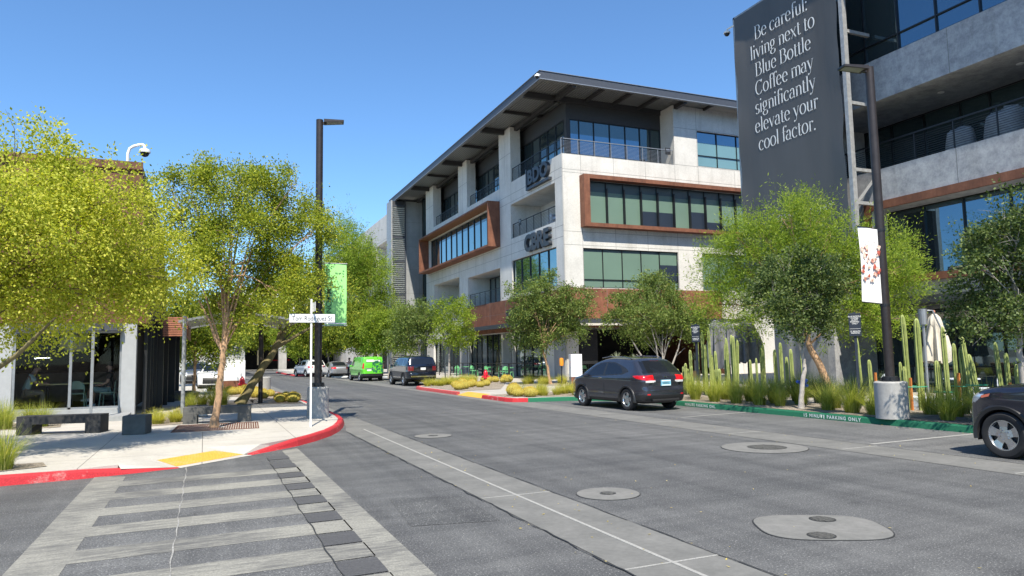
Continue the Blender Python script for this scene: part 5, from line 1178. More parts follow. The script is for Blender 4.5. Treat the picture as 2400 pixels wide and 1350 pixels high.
    for a in wy:
        for s in (-1, 1):
            ang = [math.pi*(q/n*1.16-.08) for q in range(n+1)]; x0, x1 = s*(hw-.03), s*(hw-.42)
            vs = [(x_, a+(ar+.005)*math.cos(q), wr+(ar+.005)*math.sin(q)) for x_ in (x0, x1) for q in ang]; g.add(vs, [(i, i+1, n+2+i, n+1+i) for i in range(n)])
            g.add([(x1, a+(ar+.005)*math.cos(q), wr+(ar+.005)*math.sin(q)) for q in ang], [tuple(range(n+1))])
    g.box(-hw+.3, wy[0]-.5, .22, hw-.3, wy[1]+.5, .30); g.build('underbody', t_)
    if sp.get('flare'):
        for a in wy:
            for s in (-1, 1):
                g = MB().mat(sp['flare']); ang = [math.pi*(q/24*1.12-.06) for q in range(25)]; w0 = hw-.045; pr = [(ar-.03, w0-.02), (ar-.02, w0+.045), (ar+.03, w0+.055), (ar+.065, w0+.02), (ar+.07, w0-.03)]
                vs = [(s*w_, a+q_*math.cos(t2), wr+q_*math.sin(t2)) for t2 in ang for q_, w_ in pr]; g.add(vs, [(i*5+j, i*5+j+1, i*5+6+j, i*5+5+j) for i in range(24) for j in range(4)]); g.build('arch_trim', t_, 40)
    for a in wy:
        for s in (-1, 1): wheel(t_, s*(hw-.125), a, wr, sp.get('ww', .225), s, sp.get('rim', 'multi'))
    if sp.get('mirror'):
        y_, z_ = sp['mirror']
        for s in (-1, 1):
            g = MB().mat(mmap['paint']); n = 14; vs = []
            for (k_, sc) in ((0, .55), (.05, .95), (.11, 1), (.15, .7)):
                for q in range(n): a = 2*math.pi*q/n; vs.append((s*(hw-.05+.13+.10*math.cos(a)*sc), y_+k_, z_+.07*math.sin(a)*sc))
            g.add(vs, [(i*n+q, i*n+(q+1) % n, i*n+n+(q+1) % n, i*n+n+q) for i in range(3) for q in range(n)]+[tuple(range(n)), tuple(range(3*n, 4*n))]); g.mat('car_trim'); g.box(s*(hw-.14), y_+.03, z_-.05, s*(hw+.05), y_+.09, z_-.02); g.build('mirror', t_, 50)
    for fn in sp.get('extras', []): fn(t_)
    return t_
def generic_cls(y, z, x, kind, sp):
    ymin, ymax = sp['sil_y']
    if kind == 'side':
        for nm_, poly in sp['win']:
            if pip(y, z, poly): return nm_
        for poly in sp.get('trimp', []):
            if pip(y, z, poly): return 'trim'
        for poly in sp.get('tail_side', []):
            if pip(y, z, poly): return 'taillight'
        for poly in sp.get('head_side', []):
            if pip(y, z, poly): return 'headlight'
        if z < sp.get('clad_z', .38) or (z < sp.get('rear_clad', 0) and y < ymin+.45): return 'clad'
        return 'paint'
    ax = abs(x)
    if y < ymin+sp.get('rear_len', .9):
        zg = sp['rear_glass']
        if zg[0] < z < zg[1] and ax < zg[2]-zg[3]*(z-zg[0]): return 'rear_window'
        tl = sp['tail']
        if tl[0] < z < tl[1] and ax > tl[2]: return sp.get('tail_cls', 'taillight') if not sp.get('lens_z') or z > sp['lens_z'] or ax > .8 else 'lens'
        if z < sp.get('rear_clad', .4): return 'clad'
        if sp.get('reflz') and sp['reflz'][0] < z < sp['reflz'][1] and ax > .55: return 'reflector'
    if y > sp['ws'][0] and sp['ws'][1] < z < sp['ws'][2] and ax < sp['hw']-.14-.12*(z-sp['ws'][1]): return 'windshield'
    if y > ymax-.5:
        h = sp['head']
        if h[0] < z < h[1] and ax > h[2]: return 'headlight'
        if z < .36: return 'clad'
        gz = sp.get('grille', (.5, .72, .45))
        if gz[0] < z < gz[1] and ax < gz[2]: return 'grille'
    if z < .34: return 'clad'
    return 'paint'
def base_spec(sil, paint='paint_graphite', **kw):
    ys = [p_[0] for p_ in sil]; d = dict(sil=sil, sil_y=(min(ys), max(ys)), cls=generic_cls, win=[], mats=dict(paint=paint, side_window='car_glass', rear_side_window='car_glass', quarter_window='car_glass', trim='car_trim', clad='car_trim', headlight='lamp_clear', taillight='tail_red', windshield='car_glass', rear_window='car_glass', grille='car_black', reflector='tail_red', lens='lamp_clear', top_light='tail_red'))
    d.update(kw); return d
# --- dark graphite hatchback (small crossover), seen from behind on its left
def hatch_extras(t_):
    g = MB().mat('plate_blue'); g.box(-.18, -.885, .765, .18, -.84, .945); g.mat('letter_white'); g.box(-.17, -.8865, .772, .17, -.885, .80); g.box(-.17, -.8865, .905, .17, -.885, .935); g.mat('navy_sign')
    for k in range(6): g.box(-.13+k*.045, -.887, .82, -.105+k*.045, -.8855, .885)
    g.build('licence_plate', t_)
    g = MB().mat('chrome'); g.box(-.055, -.862, 1.005, -.035, -.82, 1.07); g.box(.035, -.862, 1.005, .055, -.82, 1.07); g.box(-.035, -.862, 1.03, .035, -.82, 1.045); g.box(-.62, -.872, .86, -.50, -.83, .875); g.box(.50, -.872, .86, .6, -.83, .875); g.build('badge', t_)
    g = MB().mat('car_trim'); g.tube([(.05, -.70, 1.16), (.26, -.62, 1.235), (.36, -.63, 1.21)], [.016, .012, .008], 6); g.build('wiper', t_)
    g = MB().mat('paint_graphite'); g.add([(-.55, -.24, 1.53), (.55, -.24, 1.53), (.6, .1, 1.60), (-.6, .1, 1.60), (-.52, -.30, 1.505), (.52, -.30, 1.505), (.56, .1, 1.56), (-.56, .1, 1.56)], [(0, 1, 2, 3), (4, 5, 1, 0), (7, 6, 5, 4), (0, 3, 7, 4), (1, 5, 6, 2)]); g.mat('tail_red'); g.box(-.16, -.312, 1.508, .16, -.29, 1.525); g.build('spoiler', t_)
    g = MB().mat('chrome')
    for s in (-1, 1): g.tube([(s*.60, .05, 1.60), (s*.60, .35, 1.655), (s*.60, 1.2, 1.675), (s*.585, 1.7, 1.63)], .014, 6)
    g.build('roof_rail', t_, 60)
    g = MB().mat('car_black'); g.add([(0, .25, 1.63), (-.03, .42, 1.645), (.03, .42, 1.645), (0, .24, 1.70)], [(0, 1, 3), (0, 3, 2), (1, 2, 3)]); g.build('antenna', t_)
    g = MB().mat('car_trim'); g.tube([(-.5, -.82, .33), (.5, -.82, .33)], .05, 8); g.mat('chrome'); g.tube([(.38, -.72, .27), (.38, -.86, .27)], .035, 10); g.build('exhaust', t_)
    g = MB().mat('car_black')
    for s in (-1, 1): g.quad((s*.884, 1.22, .42), (s*.884, 1.232, .42), (s*.887, 1.232, 1.03), (s*.887, 1.22, 1.03)); g.mat('chrome'); g.box(s*.887, 1.32, .985, s*.902, 1.50, 1.005); g.mat('car_black')
    g.build('door_seam', t_)
hr = base_spec(K=500, T=54, sil=[(-.60, .27), (-.76, .34), (-.83, .48), (-.84, .64), (-.80, .74), (-.81, .90), (-.78, 1.04), (-.68, 1.14), (-.44, 1.35), (-.26, 1.50), (-.10, 1.565), (.4, 1.60), (1.0, 1.615), (1.5, 1.585), (1.95, 1.47), (2.35, 1.25), (2.72, 1.04), (3.1, .97), (3.35, .87), (3.48, .70), (3.52, .52), (3.48, .34), (3.3, .24), (1.3, .25)], paint='paint_graphite',
    hw=.886, belt=1.0, tum=.25, wheels=(0, 2.61), arch=.395, wr=.342, rim='twist', flare='car_trim', mirror=(2.12, 1.06), rear_glass=(1.135, 1.50, .70, .28), tail=(.87, 1.07, .40), lens_z=.93, ws=(1.55, 1.08, 1.52), head=(.74, .9, .5), rear_clad=.50, clad_z=.36, reflz=(.5, .53), crease=.92, cr=.13,
    win=[('side_window', [(2.30, 1.045), (1.29, 1.085), (1.26, 1.475), (1.60, 1.445), (1.95, 1.29)]), ('rear_side_window', [(1.19, 1.09), (.30, 1.135), (.22, 1.18), (.42, 1.36), (.80, 1.465), (1.18, 1.482)])],
    trimp=[[(2.38, 1.02), (1.2, 1.06), (.2, 1.11), (-.10, 1.20), (.02, 1.28), (.36, 1.39), (.78, 1.495), (1.25, 1.51), (1.64, 1.475), (2.0, 1.31)]],
    tail_side=[[(-.9, .93), (-.52, 1.0), (-.33, 1.075), (-.5, 1.09), (-.9, 1.085)]], head_side=[[(3.6, .74), (3.2, .8), (2.95, .93), (3.6, .9)]], extras=[hatch_extras])
car('parked_car', 'dark graphite hatchback parked at the green kerb showing its tail lights', 'car', (12.98, 19.28, .004), R(3), hr)
# --- slate SUV entering at the right edge
def suv_extras(t_):
    g = MB().mat('amber')
    for s in (-1, 1): g.add([(s*.955, 3.14, .985), (s*.962, 2.96, 1.03), (s*.965, 2.96, .985), (s*.958, 3.14, .945)], [(0, 1, 2, 3)])
    g.build('turn_signal', t_)
    g = MB().mat('chrome')
    for s in (-1, 1): g.tube([(s*.94, 3.28, .40), (s*.945, 3.26, .52), (s*.95, 3.24, .62)], .016, 6)
    g.build('fog_light_trim', t_)
suv = base_spec([(-.85, .32), (-1.0, .5), (-1.02, .8), (-.95, 1.1), (-.7, 1.55), (-.5, 1.74), (.3, 1.79), (1.2, 1.78), (1.75, 1.62), (2.1, 1.36), (2.42, 1.16), (2.85, 1.125), (3.15, 1.08), (3.38, .98), (3.47, .84), (3.51, .64), (3.50, .44), (3.42, .32), (3.30, .24), (1.3, .27)], 'paint_slate',
    hw=.985, belt=1.1, tum=.22, wheels=(0, 2.82), arch=.43, wr=.365, rim='five', flare='car_trim', mirror=(2.05, 1.17), rear_glass=(1.2, 1.6, .7, .2), tail=(.9, 1.15, .5), ws=(1.6, 1.2, 1.7), head=(.80, 1.0, .5), clad_z=.42, cf=.26, ww=.245,
    win=[('side_window', [(2.05, 1.15), (1.2, 1.17), (1.2, 1.62), (1.6, 1.6)]), ('rear_side_window', [(1.1, 1.17), (-.1, 1.19), (.0, 1.62), (1.1, 1.66)])], trimp=[[(2.15, 1.12), (-.7, 1.16), (-.5, 1.66), (1.2, 1.69), (1.65, 1.63)]],
    head_side=[[(3.55, .82), (3.30, .87), (3.10, 1.0), (3.3, 1.02), (3.55, .95)]], tail_side=[[(-1.1, .95), (-.7, .95), (-.7, 1.15), (-1.1, 1.15)]], extras=[suv_extras])
car('parked_car', 'slate blue SUV cut off by the right edge with a silver five spoke wheel', 'car', (12.72, 4.72, .004), 0, suv)
# --- navy off-roader
def off_extras(t_):
    g = MB().mat('letter_white'); g.box(-.16, -1.085, .98, .16, -1.075, 1.12); g.build('licence_plate', t_)
    g = MB().mat('chrome'); g.box(-.8, -1.15, .55, .8, -1.09, .62); g.build('bumper_trim', t_)
    g = MB().mat('car_trim')
    for s in (-1, 1): g.tube([(s*.62, -.5, 1.80), (s*.62, -.4, 1.86), (s*.62, 1.5, 1.86), (s*.62, 1.6, 1.8)], .018, 6)
    g.box(-.55, -.62, 1.74, .55, -.40, 1.79); g.build('roof_rail', t_)
off = base_spec([(-.9, .42), (-1.06, .52), (-1.08, .74), (-1.03, .80), (-1.03, 1.2), (-.92, 1.28), (-.72, 1.68), (-.6, 1.76), (.5, 1.80), (1.55, 1.78), (1.85, 1.68), (2.2, 1.28), (2.45, 1.19), (3.4, 1.15), (3.62, 1.02), (3.66, .7), (3.55, .45), (3.2, .36), (1.3, .36)], 'paint_navy', K=220, T=26,
    hw=.96, belt=1.2, tum=.20, wheels=(0, 2.79), arch=.45, wr=.395, rim='chunky', flare='car_trim', mirror=(2.15, 1.25), rear_glass=(1.28, 1.66, .68, .2), tail=(.92, 1.2, .62), ws=(1.6, 1.25, 1.7), head=(.85, 1.05, .5), clad_z=.5, rear_clad=.62, ww=.26,
    win=[('side_window', [(2.1, 1.24), (1.3, 1.25), (1.3, 1.66), (1.7, 1.62)]), ('rear_side_window', [(1.2, 1.25), (.25, 1.26), (.25, 1.68), (1.2, 1.68)]), ('quarter_window', [(.12, 1.27), (-.6, 1.28), (-.5, 1.62), (.12, 1.68)])], tail_side=[[(-1.1, .92), (-.85, .92), (-.85, 1.2), (-1.1, 1.2)]], extras=[off_extras]); off['mats']['taillight'] = 'tail_dark'
car('parked_car', 'dark navy off roader parked in the bay beyond the golden cacti', 'car', (12.32, 43.7, .004), R(2), off)
# --- green wrapped van
def van_extras(t_):
    g = MB().mat('letter_white'); rg = random.Random(2); g.box(-.55, -.905, 1.46, .02, -.895, 1.64); g.box(.06, -.905, 1.47, .5, -.895, 1.60); g.mat('green_paint')
    for k in range(60):
        x_, z_ = rg.uniform(-.1, .72), rg.uniform(.68, 1.5); s2 = rg.uniform(.03, .09); g.add([(x_+s2*math.cos(q*1.05+k), -.912-k*.0001, z_+s2*math.sin(q*1.05+k)) for q in range(6)], [tuple(range(6))])
    g.mat('grey_metal'); g.box(-.62, -.91, .93, .1, -.897, 1.0); g.mat('letter_white'); g.box(-.5, -.912, .78, -.16, -.90, .9); g.build('wrap_graphics', t_)
van = base_spec([(-.75, .35), (-.88, .5), (-.88, .75), (-.87, 1.3), (-.78, 1.78), (-.6, 1.83), (.8, 1.85), (1.8, 1.80), (2.3, 1.45), (2.7, 1.15), (3.3, 1.0), (3.5, .8), (3.5, .45), (3.3, .28), (1.3, .3)], 'paint_green', K=200, T=24,
    hw=.89, belt=1.1, tum=.12, wheels=(0, 2.9), arch=.38, wr=.33, mirror=(2.2, 1.15), rear_glass=(9, 9, 0, 0), tail=(.95, 1.38, .72), rear_clad=.58, clad_z=.45, ws=(1.85, 1.15, 1.74), head=(.75, .95, .5), round=.08, crown=.03,
    win=[('side_window', [(2.35, 1.16), (1.5, 1.16), (1.5, 1.6), (1.95, 1.58)])], tail_side=[[(-1, .95), (-.75, .95), (-.75, 1.38), (-1, 1.38)]], extras=[van_extras])
car('delivery_van', 'lime green wrapped van parked beyond the navy off roader', 'van', (11.75, 55.0, .004), R(3), van)
# --- distant cars
def crossover(paint, **kw):
    return base_spec([(-.7, .3), (-.9, .45), (-.93, .8), (-.85, 1.05), (-.6, 1.45), (-.4, 1.62), (.4, 1.68), (1.2, 1.66), (1.75, 1.48), (2.35, 1.1), (2.8, 1.03), (3.3, .92), (3.5, .7), (3.52, .4), (3.3, .24), (1.3, .26)], paint, **{**dict(K=180, T=22, hw=.92, belt=1.05, tum=.22, wheels=(0, 2.66), arch=.4, wr=.35, flare='car_trim', mirror=(2.1, 1.1), rear_glass=(1.12, 1.52, .7, .2), tail=(.88, 1.08, .5), ws=(1.6, 1.1, 1.58), head=(.74, .92, .48), clad_z=.36, grille=(.42, .74, .5),
        win=[('side_window', [(2.15, 1.08), (1.25, 1.1), (1.25, 1.52), (1.6, 1.49)]), ('rear_side_window', [(1.15, 1.1), (.0, 1.14), (.2, 1.5), (1.15, 1.55)])], tail_side=[[(-1, .88), (-.6, .9), (-.6, 1.08), (-1, 1.08)]], head_side=[[(3.6, .74), (3.1, .8), (3.0, .95), (3.6, .92)]]), **kw})
sedan = lambda paint: base_spec([(-.8, .3), (-1.0, .45), (-1.03, .75), (-.95, .95), (-.55, 1.02), (.0, 1.28), (.5, 1.42), (1.1, 1.44), (1.7, 1.32), (2.35, 1.0), (3.0, .9), (3.5, .75), (3.65, .5), (3.55, .26), (1.3, .2)], paint, K=180, T=22, hw=.93, belt=.92, tum=.24, wheels=(0, 2.87), arch=.39, wr=.345, mirror=(2.15, 1.0), rear_glass=(1.05, 1.38, .62, .2), rear_len=1.5, tail=(.82, .94, .45), rear_clad=.42, ws=(1.5, 1.0, 1.38), head=(.62, .76, .5), clad_z=.3,
        win=[('side_window', [(2.15, .97), (1.2, .99), (1.2, 1.33), (1.6, 1.28)]), ('rear_side_window', [(1.1, .99), (.1, 1.02), (.4, 1.28), (1.1, 1.34)])], tail_side=[[(-1.1, .82), (-.8, .84), (-.8, .94), (-1.1, .94)]])
car('parked_car', 'white crossover facing the camera behind the low white marker sign', 'car', (1.15, 49.6, .004), R(168), crossover('paint_white'))
car('parked_car', 'dark and white truck nosed in behind the white crossover on the left', 'car', (-.4, 60.5, .004), R(176), crossover('paint_grey', hw=.97, wr=.4, arch=.45))
car('parked_car', 'white car half hidden by the tall lamp post at the far end of the street', 'car', (10.05, 73.2, .004), R(14), crossover('paint_white'))
car('parked_car', 'silver sedan showing its dark rear window at the far right of the street', 'car', (11.55, 68.0, .004), R(4), sedan('paint_silver'))
# ------------------------------------------------------------------ trees
def unit(v): return v/(np.linalg.norm(v, axis=-1, keepdims=True)+1e-9)
def leaves_from_twigs(A, D, L, n, ll, lw, spread, style):
    """A: twig starts (m,3), D: unit directions, L: lengths, n leaves per twig"""
    m = len(A); s = rng.uniform(.1, 1.05, (m, n)); sag = np.zeros((m, n, 3)); sag[..., 2] = -.25*s*s*L[:, None]
    C = A[:, None]+D[:, None]*(s*L[:, None])[..., None]+sag*(1 if style != 'up' else -.3)
    side = rng.normal(size=(m, n, 3)); C = C+side*spread
    ld = unit(D[:, None]*.75+side*.75+np.array([0, 0, -.25 if style in ('broad', 'droop') else .05]))
    q = rng.normal(size=(m, n, 3)); nn = unit(np.cross(ld, q)); l_ = ll*1.0*rng.uniform(.6, 1.25, (m, n, 1)); w_ = lw*1.15*rng.uniform(.7, 1.2, (m, n, 1))
    P0 = C; P2 = C+ld*l_; mid = C+ld*l_*.5+np.cross(nn, ld)*0
    V = np.stack([P0, mid+nn*w_*.5+np.cross(ld, nn)*w_*.12, P2, mid-nn*w_*.5+np.cross(ld, nn)*w_*.12], axis=2)
    return V.reshape(-1, 4, 3)
def tree(name, label, base, trunk, r0, blobs, mat, bark, dens=1., ll=.085, lw=.045, tw=(.3, .6), n=14, style='broad', group=None, up=.15, limbs=True, spread=.045, reach=1.0, extra=(), clump=26):
    t_ = thing(name, label, 'tree', base, 0, group); B0 = np.array(base)
    g = MB().mat(bark); tp = [Vector(p)-Vector(base) for p in trunk]; k = len(tp); jr = random.Random(hash(label) % 1000)
    fine = []
    for i in range(k-1):
        for q in range(4):
            a = q/4; p = tp[i].lerp(tp[i+1], a); fine.append(p+Vector((jr.uniform(-1, 1), jr.uniform(-1, 1), 0))*r0*.22*(i+q > 0))
    fine.append(tp[-1]); nf = len(fine)
    rad = [r0*(1.35 if i == 0 else 1.12 if i == 1 else 1)*(1-.55*i/(nf-1)) for i in range(nf)]; g.tube(fine, rad, 10)
    top = tp[-1]; allA, allD, allL = [], [], []
    tw_g = MB().mat('twig'); tw_g2 = g
    for (bx, by, bz, br) in blobs:
        c = Vector((bx, by, bz))-Vector(base)
        if limbs:
            s = fine[min(nf-1, max(int(nf*.45), int(nf*(.5+.5*jr.random()))))]; m_ = s.lerp(c, .5)+Vector((jr.uniform(-.2, .2), jr.uniform(-.2, .2), .12*(c-s).length)); r1 = min(.05, r0*.30)
            g.tube([s, s.lerp(m_, .5)+Vector((0, 0, .05)), m_, m_.lerp(c, .6), c], [r1, r1*.8, r1*.6, r1*.42, r1*.2], 6)
            for q in range(6):
                d = Vector((jr.gauss(0, 1), jr.gauss(0, 1), jr.gauss(.2, .8))).normalized(); g.tube([m_.lerp(c, jr.uniform(.2, 1)), c+d*br*.45, c+d*br*.95*reach], [r1*.28, r1*.18, r1*.06], 4)
        cnt = int(dens*230*br**2.1)+8; ns = max(5, int(clump*br**1.6))
        sd_ = unit(rng.normal(size=(ns, 3))*np.array([1, 1, .9])); sc_ = np.array(c)+sd_*br*rng.uniform(.25, 1.0, (ns, 1))**.5*np.array([1, 1, .85]); sr_ = br*rng.uniform(.16, .36, ns)
        pk = rng.integers(0, ns, cnt); off = rng.normal(size=(cnt, 3))*sr_[pk][:, None]*.75*(np.array([.75, .75, 1.25]) if style == 'up' else np.array([1.15, 1.15, .7]))
        A = sc_[pk]+off; d = unit(A-np.array(c)+np.array([0, 0, .05])); out_ = rng.random(cnt) < .07
        D = unit(d*.8+rng.normal(size=(cnt, 3))*.55+np.array([0, 0, up if style != 'droop' else -.35])); L = rng.uniform(*tw, cnt)*(1+.9*out_)
        allA.append(A); allD.append(D); allL.append(L)
    for (p, q, w2) in extra: g.tube([Vector(x)-Vector(base) for x in p], q, 6)
    g.build('trunk', t_, 60)
    V = leaves_from_twigs(np.vstack(allA), np.vstack(allD), np.concatenate(allL), n, ll, lw, spread, style)
    quads_object('crown', V, mat, t_)
    return t_
def bl(l, Y, r_, jy=.6, rs=7):
    q = random.Random(rs); return [(x, Y+q.uniform(-jy, jy), z, r_*q.uniform(.8, 1.15)) for x, z in l]
# yellow green tree at the left edge
T1 = bl([(-3.77, 5.05), (-3.04, 5.65), (-2.35, 5.05), (-3.0, 4.4), (-2.1, 4.05), (-1.5, 4.2), (-1.2, 3.5), (-.75, 3.45), (-2.55, 3.3), (-1.85, 3.0), (-3.2, 3.35), (-1.1, 3.9), (-3.9, 3.9), (-4.6, 4.8), (-4.8, 3.8), (-5.6, 4.6), (-2.7, 3.7), (-2.3, 4.5), (-3.4, 4.8), (-4.2, 3.4), (-1.9, 3.6), (-2.9, 5.2), (-2.9, 2.9), (-1.6, 4.8)], 15.2, .70, 1.5, 3)
tree('palo_verde', 'yellow green tree filling the left edge over the cafe', (-4.75, 15.2, .15), [(-4.75, 15.2, .15), (-4.5, 15.2, 1.0), (-4.2, 15.1, 1.9), (-3.9, 15.1, 2.6), (-3.5, 15.0, 3.3)], .12, T1, 'leaf_yellow', 'bark_green', 2.0, .062, .036, (.3, .62), 15, 'droop', extra=[([(-4.6, 14.9, 1.0), (-3.6, 14.7, 1.45), (-2.95, 14.6, 1.95), (-2.4, 14.6, 2.6)], [.055, .05, .04, .02], 0)], limbs=True)
# tan trunk ash in the grate
T2 = [(1.44, 19.70, 6.56, 0.38), (0.36, 18.90, 6.20, 0.48), (-0.46, 19.60, 6.10, 0.38), (2.11, 20.00, 5.84, 0.46), (2.57, 19.10, 5.17, 0.46), (1.18, 19.20, 5.79, 0.55), (-0.31, 20.10, 5.28, 0.53), (0.57, 18.80, 5.02, 0.61), (1.70, 19.90, 4.81, 0.61), (2.22, 19.50, 4.09, 0.50), (-0.05, 19.00, 4.04, 0.53), (0.98, 20.20, 3.99, 0.61), (1.80, 18.90, 3.42, 0.48), (0.36, 19.80, 3.27, 0.44), (-0.56, 19.40, 4.61, 0.36), (1.29, 19.20, 3.01, 0.38), (-0.87, 19.50, 6.20, 0.21), (0.77, 19.80, 6.51, 0.32), (2.11, 19.10, 6.41, 0.23), (-0.15, 19.20, 6.61, 0.21)]
tree('street_tree', 'leafy mid green street tree with a tan trunk rising from the rust grate', (.26, 19.34, .15), [(.26, 19.34, .15), (.34, 19.34, .95), (.42, 19.35, 1.75), (.46, 19.35, 2.25), (.50, 19.35, 3.1), (.62, 19.4, 4.2)], .092, T2, 'leaf_light', 'bark_tan', 5.2, .066, .036, (.3, .6), 15, 'broad', extra=[([(.44, 19.35, 2.0), (.25, 19.4, 2.35), (.12, 19.4, 2.75), (-.15, 19.4, 3.3)], [.055, .045, .035, .02], 0), ([(.47, 19.35, 2.5), (.8, 19.4, 2.75), (1.3, 19.4, 3.2)], [.045, .035, .02], 0)])
# leaning mesquite behind
T3 = bl([(2.96, 4.1), (3.7, 4.3), (4.1, 4.8), (2.1, 3.95), (3.4, 3.7), (4.1, 3.6), (4.5, 4.3), (3.4, 4.6)], 28.2, .80, .9, 5)
tree('mesquite', 'leaning tree with a mottled green brown trunk between the shade canopy and the lamp', (1.2, 28.2, .15), [(1.2, 28.2, .15), (1.66, 28.2, .91), (2.14, 28.2, 1.68), (2.45, 28.2, 2.25), (2.75, 28.2, 2.75), (3.1, 28.2, 3.4)], .17, T3, 'leaf_light', 'bark_green', .9, .10, .04, (.35, .7), 14, 'broad', extra=[([(2.4, 28.2, 2.2), (2.9, 28.1, 2.5), (3.4, 28.1, 2.8), (4.1, 28.1, 3.2)], [.09, .075, .06, .03], 0)])
# feathery tree beyond the green banner
def radial(l, base, r_, wob, rs):
    q = random.Random(rs); L = math.hypot(base[0], base[1]); d = (base[0]/L, base[1]/L); o_ = []
    for x, y, z in l: w_ = q.uniform(-wob, wob); o_.append((x+d[0]*w_, y+d[1]*w_, z, r_*q.uniform(.8, 1.2)))
    return o_
T4 = radial([(11.9, 71, 14.6), (12.4, 71, 13.2), (13.5, 70.6, 12.4), (14.3, 70.4, 11.0), (12.3, 71, 10.6), (14.7, 70.3, 9.3), (13.1, 70.7, 8.0), (15.5, 70.2, 8.4), (14.3, 70.4, 6.4), (16.7, 69.9, 6.0), (15.4, 70.2, 10.6), (11.2, 71.2, 12.0), (11.5, 71.1, 9.3), (16.1, 70, 6.8), (12.3, 70.9, 6.8), (13.4, 70.6, 10.2), (14.0, 70.5, 12.0)], (16.2, 70), 1.35, 1.6, 6)
tree('feathery_tree', 'tall feathery tree seen just right of the lime banner', (15.6, 70.0, .15), [(15.6, 70, .15), (15.4, 70, 2.5), (14.8, 70, 5.0), (14.0, 70.4, 8.2)], .2, T4, 'leaf_feather', 'bark_green', .42, .26, .05, (.6, 1.3), 16, 'up', spread=.10)
# small trees along the right of the street
def small(label, x, y, pts, mat, r_, bark='bark_grey', hz=None, ll=.12, rs=3, dens=.8):
    b_ = bl(pts, y, r_, .8, rs); tx = sum(p[0] for p in pts)/len(pts); return tree('street_tree', label, (x, y, .15), [(x, y, .15), (x+.03, y, 1.0), (x+(tx-x)*.2, y, 2.0), (x+(tx-x)*.5, y, 2.9)], .085, b_, mat, bark, dens, ll, ll*.5, (.35, .65), 14, 'broad', 'small trees along the street')
small('bright green small tree beside the slim grey post and the hydrant', 15.6, 47.5, [(15.4, 3.3), (16.2, 3.1), (15.1, 4.1), (16.0, 4.4), (16.5, 2.9), (15.6, 5.0), (16.4, 5.2)], 'leaf_bright', .85)
small('olive green small tree just left of the bright one behind the navy off roader', 14.2, 49.5, [(13.4, 3.7), (14.3, 3.2), (13.7, 4.6), (14.6, 4.3), (12.9, 3.3), (14.2, 5.0), (13.2, 4.6)], 'leaf_olive', .95, rs=5)
small('yellowish small tree between the green van and the navy off roader', 13.2, 55, [(12.5, 3.3), (13.4, 3.6), (13.8, 3.0), (12.9, 4.4), (13.9, 4.5), (12.2, 4.1)], 'leaf_bright', 1.05, rs=6, ll=.14)
small('mid green small tree behind the green van', 12.9, 62, [(11.9, 3.5), (12.9, 3.2), (13.6, 3.9), (12.4, 4.6), (11.2, 4.2), (13.2, 5.0)], 'leaf_mid', 1.3, rs=7, ll=.16)
small('broad green tree above the far silver sedan', 11.6, 74, [(10.6, 4.0), (11.9, 3.8), (12.9, 4.2), (11.3, 5.3), (10.0, 5.2), (12.2, 5.6), (9.3, 4.4)], 'leaf_mid', 1.5, rs=8, ll=.18)
small('small bright tree on the far traffic island', 9.6, 81, [(8.9, 3.9), (9.8, 3.6), (9.3, 5.0), (10.4, 4.8), (8.3, 4.8)], 'leaf_bright', 1.3, rs=9, ll=.18)
small('shady green tree in front of the far concrete office block', 14.6, 70, [(13.6, 4.2), (14.6, 3.8), (15.6, 4.6), (14.3, 5.6), (15.2, 6.0), (13.3, 5.5)], 'leaf_mid', 1.5, rs=10, ll=.18)
small('dense green tree at the end of the street near the garage', 6.3, 92, [(5.4, 5.0), (6.4, 4.6), (7.4, 5.2), (6.2, 6.2), (5.2, 6.4), (7.2, 6.6)], 'leaf_mid', 1.6, rs=11, ll=.2)
small('far green tree between the white hall and the parking garage', 3.0, 84, [(2.2, 5.2), (3.2, 4.9), (4.0, 5.4), (3.0, 6.4), (1.9, 6.4)], 'leaf_mid', 1.4, rs=12, ll=.2)
small('leafy tree with a tan leaning trunk behind the shade canopy', -.45, 38, [(-1.1, 2.6), (.3, 2.5), (-1.4, 3.0), (.9, 2.6), (-.3, 2.7), (-1.9, 2.8), (-.4, 3.6), (1.0, 3.1), (-.2, 4.4), (-1.2, 4.3), (.8, 4.2)], 'leaf_mid', .85, 'bark_tan', rs=13)
small('shady green tree beyond the pergola on the far left', -2.2, 52, [(-2.9, 3.4), (-1.9, 3.0), (-.9, 3.2), (-3.8, 3.4), (-1.2, 4.0), (-2.3, 4.8), (-3.2, 4.7), (-.9, 4.9)], 'leaf_mid', 1.1, 'bark_tan', rs=14, ll=.14)
small('green tree between the white crossover and the white hall', .9, 66, [(.2, 4.2), (1.2, 3.9), (1.9, 4.6), (.8, 5.3), (-.4, 5.0)], 'leaf_mid', 1.2, 'bark_tan', rs=15, ll=.16)
